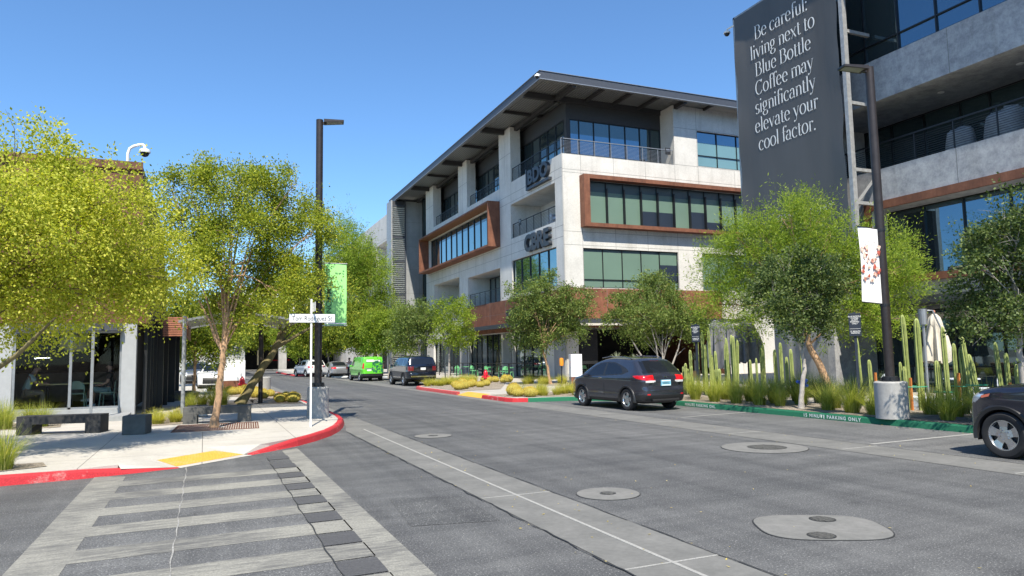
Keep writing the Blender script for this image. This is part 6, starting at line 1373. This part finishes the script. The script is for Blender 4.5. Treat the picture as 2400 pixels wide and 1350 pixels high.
# corner trees in front of the pale office block
tree('street_tree', 'grey green tree with one slim trunk at the corner of the pale office block', (17.61, 35.7, .15), [(17.61, 35.7, .15), (17.45, 35.7, 1.09), (17.2, 35.7, 2.0), (17.4, 35.7, 3.4)], .085, bl([(16.2, 4.3), (17.7, 4.7), (18.9, 4.3), (16.2, 3.2), (17.9, 3.3), (19.1, 5.0), (17.2, 5.1), (17.0, 2.7), (18.6, 2.9), (16.8, 3.9), (18.3, 4.0), (15.7, 5.0), (17.8, 5.7), (19.3, 3.7)], 35.7, .72, .8, 21), 'leaf_olive', 'bark_tan', 1.6, .12, .055, (.3, .7), 14, 'broad', reach=1.2)
st8 = [(22.3, 32, .15), (22.4, 32, .7), (22.5, 32, 1.3), (22.5, 32, 2.4)]
tree('street_tree', 'grey green tree with several bare fanning stems behind the dark hatchback', (22.3, 32, .15), st8, .06, bl([(22.2, 3.3), (20.9, 3.7), (22.8, 4.2), (24.2, 3.9), (21.3, 4.6), (23.4, 4.9), (22.3, 5.1), (24.3, 3.1), (20.0, 3.5), (21.5, 2.9), (23.4, 3.4), (20.6, 4.3), (24.9, 3.4), (23.0, 5.6)], 32, .70, .8, 22), 'leaf_olive', 'bark_grey', 1.6, .115, .055, (.3, .7), 14, 'broad', reach=1.2,
     extra=[([(22.35, 32, .3), (21.6, 32, 1.0), (20.9, 31.9, 1.9), (20.5, 31.9, 2.5)], [.06, .05, .04, .02], 0), ([(22.4, 32, .3), (23.0, 31.8, 1.2), (23.4, 31.8, 2.0), (23.7, 31.8, 3.0)], [.06, .05, .04, .02], 0), ([(22.4, 32, .3), (23.2, 32.3, .9), (23.5, 32.3, 1.5), (24.2, 32.3, 2.0)], [.05, .04, .03, .012], 0), ([(22.4, 32, .3), (22.0, 31.7, 1.2), (21.9, 31.7, 2.2), (21.6, 31.7, 3.2)], [.06, .05, .04, .02], 0), ([(22.4, 32, .3), (21.4, 31.8, 1.2), (20.6, 31.6, 1.7)], [.05, .035, .015], 0)])
# big feathery tree in front of the banner
T9 = radial([(19.91, 19.94, 6.6), (20.39, 19.42, 6.3), (19.37, 20.52, 5.85), (20.86, 18.92, 5.7), (18.84, 21.09, 5.75), (18.29, 21.67, 5.3), (18.16, 21.82, 4.45), (18.91, 21.01, 4.7), (19.64, 20.23, 4.95), (20.35, 19.47, 5.2), (21.12, 18.64, 5.1), (21.76, 17.96, 4.75), (22.11, 17.58, 4.4), (22.16, 17.52, 3.6), (21.8, 17.91, 3.6), (21.26, 18.49, 3.9), (20.59, 19.21, 3.95), (19.9, 19.96, 3.75), (19.18, 20.72, 3.65), (18.44, 21.52, 3.45), (17.9, 22.1, 3.6), (18.74, 21.2, 5.9), (21.85, 17.86, 2.75), (21.3, 18.45, 2.9), (20.74, 19.05, 3.0), (20.07, 19.76, 5.86), (22.1, 17.6, 5.0), (19.26, 20.64, 3.05)], (20.6, 19.2), .74, .9, 31)
tree('feathery_tree', 'big bright feathery tree with a bent brown trunk in front of the tall dark banner', (20.62, 19.15, .15), [(20.62, 19.15, .15), (20.44, 19.37, 1.1), (20.19, 19.65, 1.95), (20.15, 19.66, 2.5), (20.2, 19.6, 3.4)], .15, T9, 'leaf_feather', 'bark_tan', 1.0, .13, .024, (.4, .9), 24, 'up', up=.55, spread=.055, clump=30)
# dense ash in front of it
tree('street_tree', 'dark dense small tree with a crooked grey trunk at the green kerb', (15.31, 15.3, .15), [(15.31, 15.3, .15), (15.38, 15.3, .75), (15.53, 15.3, 1.35), (15.46, 15.3, 1.62), (15.28, 15.3, 2.1), (15.5, 15.3, 3.0)], .075, bl([(15.6, 4.25), (15.1, 3.5), (16.5, 3.8), (16.3, 2.95), (14.95, 2.8), (15.9, 4.1), (15.6, 3.3), (16.8, 3.3), (14.5, 3.2), (15.7, 2.6), (16.0, 3.6), (15.2, 4.0)], 15.3, .56, .6, 23), 'leaf_ash', 'bark_grey', 1.35, .085, .05, (.22, .45), 15, 'broad', spread=.04)
T11 = radial([(15.36, 9.5, 4.2), (15.49, 9.28, 3.95), (15.23, 9.72, 3.9), (15.13, 9.87, 3.5), (15.33, 9.56, 3.49), (15.51, 9.25, 3.45), (15.1, 9.95, 3.0), (15.26, 9.66, 2.87), (15.45, 9.34, 2.84), (15.1, 10.0, 2.55), (15.21, 9.75, 2.35), (15.39, 9.44, 2.3), (15.61, 9.08, 4.1), (15.69, 8.95, 3.42), (15.67, 8.99, 2.73), (15.57, 9.14, 2.2), (15.45, 9.36, 4.5), (15.18, 9.85, 2.1), (15.88, 8.63, 3.74), (15.85, 8.69, 2.88)], (15.4, 9.4), .42, .75, 24)
tree('street_tree', 'dark glossy small tree at the right edge behind the slate SUV', (15.45, 9.38, .15), [(15.45, 9.38, .15), (15.42, 9.42, 1.35), (15.42, 9.4, 2.0), (15.4, 9.4, 3.0)], .075, T11, 'leaf_ash', 'bark_grey', 1.5, .07, .042, (.2, .42), 15, 'broad', spread=.035, reach=1.3)

# ------------------------------------------------------------------ grasses
def clump_quads(nb, h, r_, lean, w_, rs, droop=.5):
    q = np.random.default_rng(rs); a = q.uniform(0, 2*math.pi, nb); rb = r_*.32*np.sqrt(q.random(nb)); le = lean*q.random(nb)**.8; hh = h*q.uniform(.55, 1.08, nb); a2 = a+q.normal(0, .35, nb)
    V = []; seg = 3
    bx, by = rb*np.cos(a), rb*np.sin(a); dx, dy = np.cos(a2), np.sin(a2); px, py = -dy, dx
    prev = None
    for s in range(seg+1):
        t = s/seg; ox = le*hh*(t**1.6); z = hh*(t-droop*le*t*t*.8); ww = w_*(1-t*.85); X, Yy = bx+dx*ox, by+dy*ox
        cur = (np.stack([X-px*ww/2, Yy-py*ww/2, z], 1), np.stack([X+px*ww/2, Yy+py*ww/2, z], 1))
        if prev is not None: V.append(np.stack([prev[0], prev[1], cur[1], cur[0]], 1))
        prev = cur
    return np.concatenate(V)
gm = {}
for nm_, mat_, args in (('deer', 'grass_green', (420, .92, .5, .95, .011)), ('yellow', 'grass_yellow', (380, .62, .55, 1.1, .013)), ('dark', 'grass_dark', (300, .95, .5, .8, .018))):
    for v_ in range(3):
        o = quads_object('grass_clump', clump_quads(*args, 40+v_), mat_); gm[nm_, v_] = o
used = set()
def grass(kind, x, y, s, label, group, z=.15):
    k = (kind, random.randrange(3)); 
    if k in used: o = gm[k].copy(); COL.objects.link(o)
    else: o = gm[k]; used.add(k)
    o.name = 'grass_clump'; o.location = (x, y, z); o.scale = (s*random.uniform(.92, 1.08), s*random.uniform(.92, 1.08), s*random.uniform(.88, 1.1)); o.rotation_euler.z = random.uniform(0, 6.28); tag(o, label, 'grass', group)
Lk = [('green grass clump along the green kerb between dark hatchback and crooked grey trunk', 'grasses between the hatchback and the crooked trunk', 'deer', [(15.35, 21.5), (15.5, 20.2), (15.3, 19.1), (15.25, 18.0), (15.4, 17.1), (15.5, 16.3), (16.0, 20.9), (16.3, 19.6), (16.2, 18.4), (16.3, 17.3), (16.4, 16.4)]),
      ('green grass clump along the green kerb between crooked grey trunk and lamp plinth', 'grasses between the crooked trunk and the lamp plinth', 'deer', [(15.45, 14.55), (15.4, 13.55), (15.35, 12.85), (16.2, 14.9), (16.25, 13.4)]),
      ('tufted green grass clump between the round lamp plinth and the slate SUV', 'grasses between the lamp plinth and the SUV', 'deer', [(15.35, 10.95), (15.3, 10.2), (16.2, 11.5), (16.5, 10.9), (15.4, 9.3), (16.3, 12.2), (15.5, 8.4)]),
      ('soft yellow green grass clump in the bed left of the dark hatchback', 'grasses in the bed left of the hatchback', 'yellow', [(12.0, 27.1), (12.5, 26.5), (13.0, 27.3), (13.2, 26.0), (13.8, 26.7), (14.2, 25.6), (14.4, 26.9), (15.0, 25.9), (15.3, 27.0), (13.6, 25.4), (14.8, 24.8), (12.4, 25.9), (15.6, 24.6), (16.2, 25.6)]),
      ('yellow grass clump around the slim trunk of the corner tree', 'grasses around the corner tree', 'yellow', [(16.6, 36.5), (17.2, 36.2), (17.8, 36.6), (18.4, 36.0), (19.0, 35.5), (17.0, 35.3), (18.0, 35.1), (18.8, 34.4), (19.4, 34.8), (16.9, 37.0)]),
      ('soft grass clump behind the golden barrel cacti beside the navy off roader', 'grasses beside the navy off roader', 'yellow', [(11.4, 38.6), (12.0, 39.2), (12.6, 39.4), (13.2, 40.2), (13.9, 41.0), (14.6, 41.8), (15.2, 42.6), (15.8, 43.2), (12.0, 38.3), (13.0, 39.3), (14.2, 40.4), (15.2, 41.4)]),
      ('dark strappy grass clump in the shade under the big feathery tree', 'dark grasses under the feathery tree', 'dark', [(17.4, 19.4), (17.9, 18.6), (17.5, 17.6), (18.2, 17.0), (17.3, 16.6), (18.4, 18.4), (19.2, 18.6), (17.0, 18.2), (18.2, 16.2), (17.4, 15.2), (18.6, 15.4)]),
      ('green grass clump left of the black bench below the cafe window', 'grasses below the cafe window', 'deer', [(-4.4, 23.4), (-5.0, 23.0), (-5.6, 23.6), (-3.9, 22.4), (-4.7, 22.1), (-5.5, 22.3)]),
      ('straw tinged grass clump at the bottom left corner by the red kerb', 'grass at the bottom left corner', 'deer', [(-2.95, 13.72)]),
      ('straw tinged grass clump between square stool and metal canopy post', 'grasses between the stool and the canopy post', 'yellow', [(-1.1, 22.2), (-.75, 21.6), (-1.15, 21.4), (-.8, 22.7)]),
      ('grass clump in the shaded bed behind the dark bench', 'grasses behind the dark bench', 'deer', [(-.5, 28.6), (0, 28.2), (-.3, 27.2), (.4, 27.6), (.7, 28.8)]),
      ('grass clump on the far traffic island', 'grasses on the island', 'yellow', [(9.6, 79.2), (9.9, 80.0), (10.2, 79.2)])]
for lab, grp, kind, pts in Lk:
    for x, y in pts: grass(kind, x+random.uniform(-.08, .08), y+random.uniform(-.08, .08), {'deer': 1.0, 'yellow': .95, 'dark': 1.0}[kind]*random.uniform(.85, 1.12)*(1.0 if x > 0 else .8), lab, grp)
for k_, o in gm.items():
    if k_ not in used: bpy.data.objects.remove(o)
# ------------------------------------------------------------------ cacti
def column(g, g2, p, h, r_, lx, ly):
    n = 32; prof = [(.92, 0), (1, .12), (1, .5), (.98, .82), (.9, .92), (.66, .975), (.3, .998), (.0, 1.0)]
    for gg, sc, mk in ((g, 1, 1), ):
        vs = []
        for q, t in prof:
            for k in range(n): a = 2*math.pi*k/n; rad = r_*q*(1+.20*math.cos(8*a)); vs.append((p[0]+lx*t*h+rad*math.cos(a), p[1]+ly*t*h+rad*math.sin(a), p[2]+t*h))
        g.add(vs, [(i*n+k, i*n+(k+1) % n, i*n+n+(k+1) % n, i*n+n+k) for i in range(len(prof)-1) for k in range(n)])
    for k in range(8):
        a = 2*math.pi*(k+.5)/8; rr_ = r_*.83; c, s2 = math.cos(a), math.sin(a); w_ = .008
        vs = []
        for t in (.02, .9): vs += [(p[0]+lx*t*h+rr_*c-s2*w_, p[1]+ly*t*h+rr_*s2+c*w_, p[2]+t*h), (p[0]+lx*t*h+rr_*c+s2*w_, p[1]+ly*t*h+rr_*s2-c*w_, p[2]+t*h)]
        g2.add(vs, [(0, 1, 3, 2)])
def cactus(label, x, y, cols, stake=None, tie=None, group='columnar cacti'):
    t_ = thing('columnar_cactus', label, 'cactus', (x, y, .15), 0, group)
    for dx, dy, h, r_, lx, ly in cols:
        r_ *= .56; h *= random.uniform(.93, 1.06); lx += random.uniform(-.015, .015); ly += random.uniform(-.02, .02)
        g = MB().mat('cactus'); g2 = MB().mat('cactus_rib'); column(g, g2, (dx, dy, 0), h, r_, lx, ly); g.mats.append('cactus_rib'); b_ = len(g.v); g.v += g2.v; g.f += [[i+b_ for i in q] for q in g2.f]; g.mi += [1]*len(g2.f); g.build('stem', t_, 60)
    if stake: g = MB().mat('orange_wood'); g.box(stake[0]-.025, stake[1]-.025, 0, stake[0]+.025, stake[1]+.025, stake[2]); g.build('stake', t_)
    if tie:
        g = MB().mat('green_tape'); xs = [c[0] for c in cols]; ys = [c[1] for c in cols]; cx_, cy_ = sum(xs)/len(xs), sum(ys)/len(ys); ra = max(math.hypot(a-cx_, b_-cy_) for a, b_ in zip(xs, ys))+.13
        g.lathe([(ra, tie-.012), (ra+.006, tie), (ra, tie+.012)], (cx_, cy_, 0), 16, cap=False); g.build('tie', t_)
    return t_
# local x is towards +X (away to the right), pictures run mostly along -Y
cactus('low many stemmed pale cactus right behind the tail of the dark hatchback', 17.0, 22.8, [(0, .35, 1.0, .085, 0, .08), (.1, .15, 1.1, .08, 0, .02), (0, -.05, 1.15, .09, 0, -.02), (.05, -.25, 1.05, .085, 0, -.1), (.2, 0, .95, .08, 0, .03)])
cactus('tall pale cactus group around the navy parking sign behind the hatchback', 17.3, 22.3, [(0, .45, 1.75, .10, 0, .02), (.1, .2, 2.1, .09, 0, .0), (.15, -.12, 2.55, .095, 0, -.02), (0, -.42, 1.95, .105, 0, -.01), (.1, -.65, 1.55, .09, 0, -.02), (.3, .05, 1.3, .09, 0, 0)], stake=(.1, -.55, 1.1))
cactus('single slender tall cactus just right of the parking sign behind the hatchback', 17.3, 21.55, [(0, 0, 2.55, .085, 0, .03), (.25, .1, 1.0, .08, 0, 0)])
cactus('short pale cactus with a bright broken stem in front of the grey umbrella', 16.8, 20.55, [(0, 0, 1.05, .10, 0, -.02), (.1, .18, 1.75, .085, 0, .05), (.05, -.25, .62, .1, 0, 0)], stake=(.35, -.1, 1.0))
cactus('pale cactus pair between the two grey umbrellas', 17.4, 20.85, [(0, 0, 1.85, .10, 0, .01), (.2, -.15, 1.3, .09, 0, 0)])
cactus('pale bundled cactus with crossing stems left of the rod fronted umbrella', 17.1, 20.2, [(0, .15, 2.0, .09, 0, .05), (.1, 0, 2.3, .09, 0, .03), (0, -.15, 2.2, .09, 0, -.02), (.15, -.05, 1.9, .085, 0, -.08)])
cactus('thin pale cactus pair below the rod fronted grey umbrella', 17.0, 19.1, [(0, 0, 1.35, .07, 0, .04), (.05, -.2, 1.4, .06, 0, .0), (.2, .25, .75, .09, 0, 0)])
cactus('shaded dark cactus group right of the rod fronted umbrella', 18.9, 20.6, [(0, 0, 1.9, .10, 0, 0), (.2, -.4, 1.6, .1, 0, .02), (.1, -.8, 2.0, .1, 0, 0), (.3, .4, 1.7, .1, 0, 0)])
cactus('shaded dark cactus group beside the crooked grey trunk', 18.6, 18.9, [(0, 0, 1.75, .1, 0, 0), (.2, -.3, 2.0, .09, 0, .02), (.1, .35, 1.5, .09, 0, 0)])
cactus('slim green cactus group with an orange stake left of the right hand street lamp', 17.5, 15.0, [(0, .15, 1.9, .085, 0, .05), (.1, -.1, 1.35, .09, 0, .01), (.1, -.55, .8, .1, 0, 0)], stake=(.05, -.3, .95))
cactus('two tallest cacti tied together left of the cream umbrella', 17.2, 13.1, [(0, .28, 2.45, .105, 0, .01), (0, -.05, 2.5, .125, 0, -.02), (-.1, .42, 1.35, .07, 0, .01), (-.1, .30, 1.1, .07, 0, 0)], stake=(-.15, .12, .85), tie=.62)
cactus('short thick cactus under the cream umbrella', 17.8, 13.0, [(0, 0, 1.22, .11, 0, 0)])
cactus('tied cactus pair right of the cream umbrella', 17.4, 12.5, [(0, .15, 1.3, .095, 0, 0), (0, -.05, 2.1, .095, 0, .02)], tie=.5)
cactus('tied cactus bundle with an orange stake to the right of the cream umbrella', 17.0, 11.8, [(0, .12, 1.65, .085, 0, .02), (.05, -.05, 1.6, .11, 0, .04), (.1, .02, 1.2, .08, 0, 0)], stake=(-.1, 0, 1.0), tie=.68)
cactus('leaning cactus bundle tied with green tape nearest the dark glossy tree', 17.0, 11.45, [(0, .1, 2.0, .09, 0, .10), (.05, -.06, 1.5, .09, 0, .13), (.1, .0, 1.4, .08, 0, .1)], tie=.72)
cactus('cactus bundle right beside the trunk of the dark glossy tree', 17.0, 10.7, [(0, .12, 1.8, .08, 0, .06), (.05, 0, 1.5, .085, 0, .02), (.1, -.15, 1.25, .08, 0, 0), (0, -.25, 1.2, .08, 0, 0)], stake=(-.1, -.1, .8), tie=.45)
# golden barrel cacti
def barrel_mesh():
    g = MB().mat('barrel_body'); g.lathe([(.12, 0), (.22, .06), (.25, .16), (.22, .26), (.13, .33), (0, .35)], n=48, lobes=16, amp=.07)
    t_ = thing('barrel_cactus', 'golden barrel cactus', 'cactus'); g.build('body', t_, 60)
    q = np.random.default_rng(9); n = 700; a = 2*math.pi*np.round(q.uniform(0, 16, n))/16; th = q.uniform(-.25, 1.5, n); C = np.stack([.255*np.cos(th)*np.cos(a), .255*np.cos(th)*np.sin(a), .16+.19*np.sin(th)], 1); nd = unit(C-np.array([0, 0, .14])+q.normal(0, .12, (n, 3))); sd = unit(np.cross(nd, q.normal(size=(n, 3))))
    V = np.stack([C-sd*.005, C+nd*.05+sd*.06, C+nd*.055+sd*.066, C+sd*.005], 1); quads_object('spines', V, 'spine_gold', t_); return t_
bc = None
for lab, grp, pts in (('golden barrel cactus in the bed behind the faded red kerb beside the hydrant', 'barrel cacti behind the faded red kerb', [(11.4, 33.2), (11.9, 33.8), (12.3, 34.8), (12.8, 35.4), (13.2, 36.2), (12.2, 36.0), (13.6, 37.0), (13.0, 37.2), (15.8, 40.4), (16.4, 40.8), (16.4, 39.6), (17.0, 40.2), (17.2, 41.2), (16.8, 42.0), (14.0, 36.2), (13.2, 35.0), (16.0, 41.6), (17.6, 42.2)]),
                      ('golden barrel cactus with a spiny crown behind the bright red kerb end', 'barrel cacti behind the bright red kerb', [(11.6, 26.9), (11.45, 26.15), (12.0, 26.3), (11.75, 25.6)]),
                      ('yellow barrel cactus beside the squat concrete plinth on the left', 'barrel cacti beside the plinth', [(2.1, 33.2), (2.75, 33.9), (1.75, 34.0), (2.3, 32.2), (2.0, 36.0), (1.6, 37.4), (1.2, 39.0), (1.9, 38.6), (1.3, 36.8)]),
                      ('dark shaded barrel cactus beside the left kerb near the canopy post', 'barrel cacti in the shade by the left kerb', [(2.75, 29.9), (2.95, 29.3), (3.15, 28.6), (2.7, 28.8)])):
    for x, y in pts:
        if bc is None: bc = o = barrel_mesh()
        else: o = copy_tree(bc)
        s2 = random.uniform(.72, 1.08)*(1.25 if 25 < y < 27.2 and x > 11 else 1); o.scale = (s2, s2, s2*random.uniform(.95, 1.2)); o.location = (x, y, .15); o.rotation_euler.z = random.uniform(0, 6); o['label'] = lab; o['group'] = grp
# agaves in planters by the patio
def spiky(label, x, y, z, r_, n, rs):
    q = np.random.default_rng(rs); V = []
    for k in range(n):
        a, e = q.uniform(0, 6.28), q.uniform(.1, 1.45); d = np.array([math.cos(a)*math.cos(e), math.sin(a)*math.cos(e), math.sin(e)]); sd = np.array([-math.sin(a), math.cos(a), 0])*.03; L = r_*q.uniform(.75, 1.1); V.append([sd*-1, sd, d*L+sd*.1+np.array([0, 0, -.1*L]), d*L-sd*.1+np.array([0, 0, -.1*L])])
    t_ = thing('spiky_plant', label, 'plant', (x, y, z)); quads_object('leaf_rosette', np.array(V), 'agave_leaf', t_); g = MB().mat('bark_grey'); g.tube([(0, 0, -.7), (0, 0, 0)], .06); g.build('stem', t_); g = MB().mat('terracotta'); g.lathe([(.22, -1.0), (.3, -.62), (.27, -.62), (0, -.66)], n=16); g.build('pot', t_, 40)
spiky('spiky potted plant left of the pair behind the hatchback roof', 24.3, 39.6, 1.35, .62, 60, 1); spiky('spiky potted plant right of the pair behind the hatchback roof', 25.6, 39.6, 1.25, .55, 60, 2); spiky('spiky potted plant beside the bare fanning stems', 26.0, 33.8, 1.3, .6, 60, 3)

# ------------------------------------------------------------------ people
def body(name, parent, joints, edges, rad, mat):
    me = bpy.data.meshes.new(name); me.from_pydata(joints, edges, []); o = bpy.data.objects.new(name, me); COL.objects.link(o)
    sk_ = o.modifiers.new('s', 'SKIN'); sk_.use_smooth_shade = True
    for i, r_ in enumerate(rad): me.skin_vertices[0].data[i].radius = (r_, r_) if isinstance(r_, float) else r_
    me.skin_vertices[0].data[0].use_root = True
    o.modifiers.new('u', 'SUBSURF').levels = 2; o.modifiers['u'].render_levels = 2
    dg = bpy.context.evaluated_depsgraph_get(); dg.update(); m2 = bpy.data.meshes.new_from_object(o.evaluated_get(dg)); COL.objects.unlink(o); bpy.data.objects.remove(o)
    m2.materials.clear(); m2.materials.append(M[mat]); m2.shade_smooth(); o = bpy.data.objects.new(name, m2); COL.objects.link(o); o.parent = parent; return o
def person(label, loc, rz, J, cols, group=None):
    """J: dict of joints in local metres, facing +x"""
    t_ = thing('person', label, 'person', loc, rz, group)
    order = ['pelvis', 'waist', 'chest', 'neck', 'head0', 'head1', 'shL', 'elL', 'wrL', 'haL', 'shR', 'elR', 'wrR', 'haR', 'hipL', 'knL', 'anL', 'toL', 'hipR', 'knR', 'anR', 'toR']
    rad = [(.15, .12), (.135, .105), (.16, .115), .06, (.075, .085), (.07, .075), .065, .045, .03, .03, .065, .045, .03, .03, .085, .06, .042, .035, .085, .06, .042, .035]
    ed = [(0, 1), (1, 2), (2, 3), (3, 4), (4, 5), (2, 6), (6, 7), (7, 8), (8, 9), (2, 10), (10, 11), (11, 12), (12, 13), (0, 14), (14, 15), (15, 16), (16, 17), (0, 18), (18, 19), (19, 20), (20, 21)]
    body('body', t_, [J[k] for k in order], ed, rad, 'skin')
    up = ['waist', 'chest', 'shL', 'elL', 'shR', 'elR']; mid = lambda a, b_, f_: tuple(J[a][i]+(J[b_][i]-J[a][i])*f_ for i in range(3))
    body('shirt', t_, [J['pelvis'], J['waist'], J['chest'], J['shL'], mid('shL', 'elL', .75), J['shR'], mid('shR', 'elR', .75)], [(0, 1), (1, 2), (2, 3), (3, 4), (2, 5), (5, 6)], [(.17, .14), (.155, .125), (.185, .135), .085, .07, .085, .07], cols[0])
    k = cols[2]
    body('trousers', t_, [mid('pelvis', 'waist', .2), J['hipL'], mid('hipL', 'knL', .95 if k < 1 else 1), mid('knL', 'anL', max(.02, k-.12)), J['hipR'], mid('hipR', 'knR', .95 if k < 1 else 1), mid('knR', 'anR', max(.02, k-.12))], [(0, 1), (1, 2), (2, 3), (0, 4), (4, 5), (5, 6)], [(.16, .13), .105, .08, .065, .105, .08, .065], cols[1])
    h0, h1 = Vector(J['head0']), Vector(J['head1']); c = h0.lerp(h1, .65); g = MB().mat('hair'); fwd = Vector((1, 0, 0)); n = 14; vs = []
    for (q, z_) in ((.098, -.03), (.108, .03), (.098, .08), (.06, .115), (.0, .125)):
        for i in range(n): a = 2*math.pi*i/n; vs.append((c.x-.02+q*1.05*math.cos(a), c.y+q*math.sin(a)*.85, c.z+z_+(.045 if math.cos(a) > .5 and z_ < .05 else 0)))
    g.add(vs, [(i*n+j, i*n+(j+1) % n, i*n+n+(j+1) % n, i*n+n+j) for i in range(4) for j in range(n)]); g.build('hair', t_, 60)
    g = MB().mat('skin'); f_ = h0.lerp(h1, .35); g.add([(f_.x+.07, f_.y-.015, f_.z-.02), (f_.x+.07, f_.y+.015, f_.z-.02), (f_.x+.115, f_.y, f_.z-.025), (f_.x+.075, f_.y, f_.z+.03)], [(0, 1, 2), (0, 2, 3), (1, 3, 2)]); 
    for s in (-1, 1): g.lathe([(.0, -.03), (.022, -.01), (.02, .02), (0, .03)], (f_.x-.005, f_.y+s*.082, f_.z), 8)
    g.mat('hair')
    for s in (-1, 1): g.lathe([(0, -.008), (.01, 0), (0, .008)], (f_.x+.078, f_.y+s*.03, f_.z+.03), 6)
    g.mat('rosy'); g.box(f_.x+.072, f_.y-.022, f_.z-.065, f_.x+.083, f_.y+.022, f_.z-.056); g.build('face', t_)
    for nm_ in ('L', 'R'):
        w_, h_ = Vector(J['wr'+nm_]), Vector(J['ha'+nm_]); d = (h_-w_).normalized(); sd = d.cross(Vector((0, 0, 1))); sd = sd.normalized() if sd.length > .1 else Vector((0, 1, 0)); pts = [tuple(w_.lerp(h_, .6)), tuple(h_)]; eds = [(0, 1)]; rd = [(.028, .018), (.03, .016)]
        for i, (o_, l_) in enumerate(((-.03, .07), (-.01, .082), (.01, .078), (.03, .062))):
            b_ = len(pts); r1 = h_+sd*o_+d*.012; pts += [tuple(r1), tuple(r1+d*l_*.55-Vector((0, 0, .006))), tuple(r1+d*l_-Vector((0, 0, .022)))]; eds += [(1, b_), (b_, b_+1), (b_+1, b_+2)]; rd += [.0095, .0088, .0075]
        b_ = len(pts); th = w_.lerp(h_, .7)+sd*(-.035); pts += [tuple(th), tuple(th+d*.03-sd*.025), tuple(th+d*.06-sd*.03)]; eds += [(0, b_), (b_, b_+1), (b_+1, b_+2)]; rd += [.011, .0105, .0085]
        body('hand', t_, pts, eds, rd, 'skin')
    for s in ('L', 'R'):
        a, b_ = Vector(J['an'+s]), Vector(J['to'+s]); d = (b_-a); d.z = 0; d = d.normalized()*.11; g = MB().mat(cols[3]); lo = min(a.z, b_.z)-.035; q = d.cross(Vector((0, 0, 1))).normalized()*.045; m_ = Vector((a.x, a.y, lo)); base = [m_-d*.6-q, m_-d*.6+q, m_+d*1.6+q*.9, m_+d*1.6-q*.9]; g.add([tuple(p) for p in base]+[tuple(p+Vector((0, 0, z_))) for p, z_ in zip(base, (.09, .09, .05, .05))], [(3, 2, 1, 0), (4, 5, 6, 7), (0, 1, 5, 4), (1, 2, 6, 5), (2, 3, 7, 6), (3, 0, 4, 7)]); g.build('shoe', t_)
    return t_
sit = dict(pelvis=(0, 0, .52), waist=(.03, 0, .68), chest=(.12, 0, .95), neck=(.2, 0, 1.12), head0=(.25, 0, 1.18), head1=(.29, 0, 1.32), shL=(.13, .19, 1.0), elL=(.25, .25, .78), wrL=(.45, .18, .78), haL=(.53, .16, .78), shR=(.13, -.19, 1.0), elR=(.28, -.25, .78), wrR=(.48, -.15, .78), haR=(.56, -.13, .78), hipL=(.05, .1, .5), knL=(.45, .13, .5), anL=(.42, .13, .1), toL=(.55, .14, .05), hipR=(.05, -.1, .5), knR=(.45, -.13, .5), anR=(.45, -.13, .1), toR=(.58, -.14, .05))
person('person in a pale teal shirt leaning on the table left in the cafe window', (-4.95, 25.85, .42), R(8), sit, ('shirt_teal', 'trousers_tan', 1.0, 'cloth_black'), 'people sitting in the cafe')
sit2 = dict(sit); sit2.update(waist=(-.02, 0, .68), chest=(-.04, 0, .96), neck=(-.02, 0, 1.14), head0=(.0, 0, 1.2), head1=(.02, 0, 1.34), shL=(-.03, .19, 1.02), elL=(.02, .25, .78), wrL=(.22, .15, .68), haL=(.3, .12, .68), shR=(-.03, -.19, 1.02), elR=(.02, -.25, .78), wrR=(.24, -.12, .70), haR=(.32, -.1, .70), knL=(.5, .12, .58), anL=(.62, -.12, .28), toL=(.74, -.14, .22))
person('person in black top and teal shorts with crossed legs right in the cafe window', (-2.72, 25.8, .42), R(178), sit2, ('cloth_black', 'shorts_teal', .05, 'shirt_white'), 'people sitting in the cafe')
stand = dict(pelvis=(0, 0, .95), waist=(.0, 0, 1.1), chest=(.0, 0, 1.36), neck=(.0, 0, 1.54), head0=(.02, 0, 1.6), head1=(.03, 0, 1.73), shL=(0, .2, 1.42), elL=(-.02, .26, 1.15), wrL=(.1, .2, 1.0), haL=(.17, .17, .98), shR=(0, -.2, 1.42), elR=(-.02, -.26, 1.15), wrR=(.05, -.27, .9), haR=(.06, -.27, .82), hipL=(0, .1, .9), knL=(.03, .11, .5), anL=(0, .12, .09), toL=(.13, .13, .04), hipR=(0, -.1, .9), knR=(.0, -.11, .5), anR=(-.05, -.12, .09), toR=(.08, -.13, .04))
person('person in a white shirt and dark trousers standing on the pavement beyond the green van', (11.9, 64.5, .02), R(230), stand, ('shirt_white', 'cloth_black', 1.0, 'cloth_black'))

# fallen leaves in the gutters and along the kerbs
q = np.random.default_rng(77); n = 520; k = q.integers(0, 4, n); cx_ = np.where(k == 0, q.normal(14.35, .25, n), np.where(k == 1, q.normal(10.9, .6, n), np.where(k == 2, q.uniform(4, 10.5, n), q.normal(3.7, .4, n)))); cy_ = q.uniform(3, 30, n); th = q.uniform(0, 6.28, n); l_ = q.uniform(.008, .022, n)
C = np.stack([cx_, cy_, np.full(n, .013)], 1); D = np.stack([np.cos(th), np.sin(th), q.uniform(-.2, .3, n)], 1)*l_[:, None]; E_ = np.stack([-np.sin(th), np.cos(th), q.uniform(-.1, .2, n)], 1)*(l_*.45)[:, None]
o = quads_object('fallen_leaves', np.stack([C-D, C+E_, C+D, C-E_], 1), 'spine_gold'); tag(o, 'scattered dry leaf litter and grit along the road gutters', 'leaf litter', None, 'stuff')
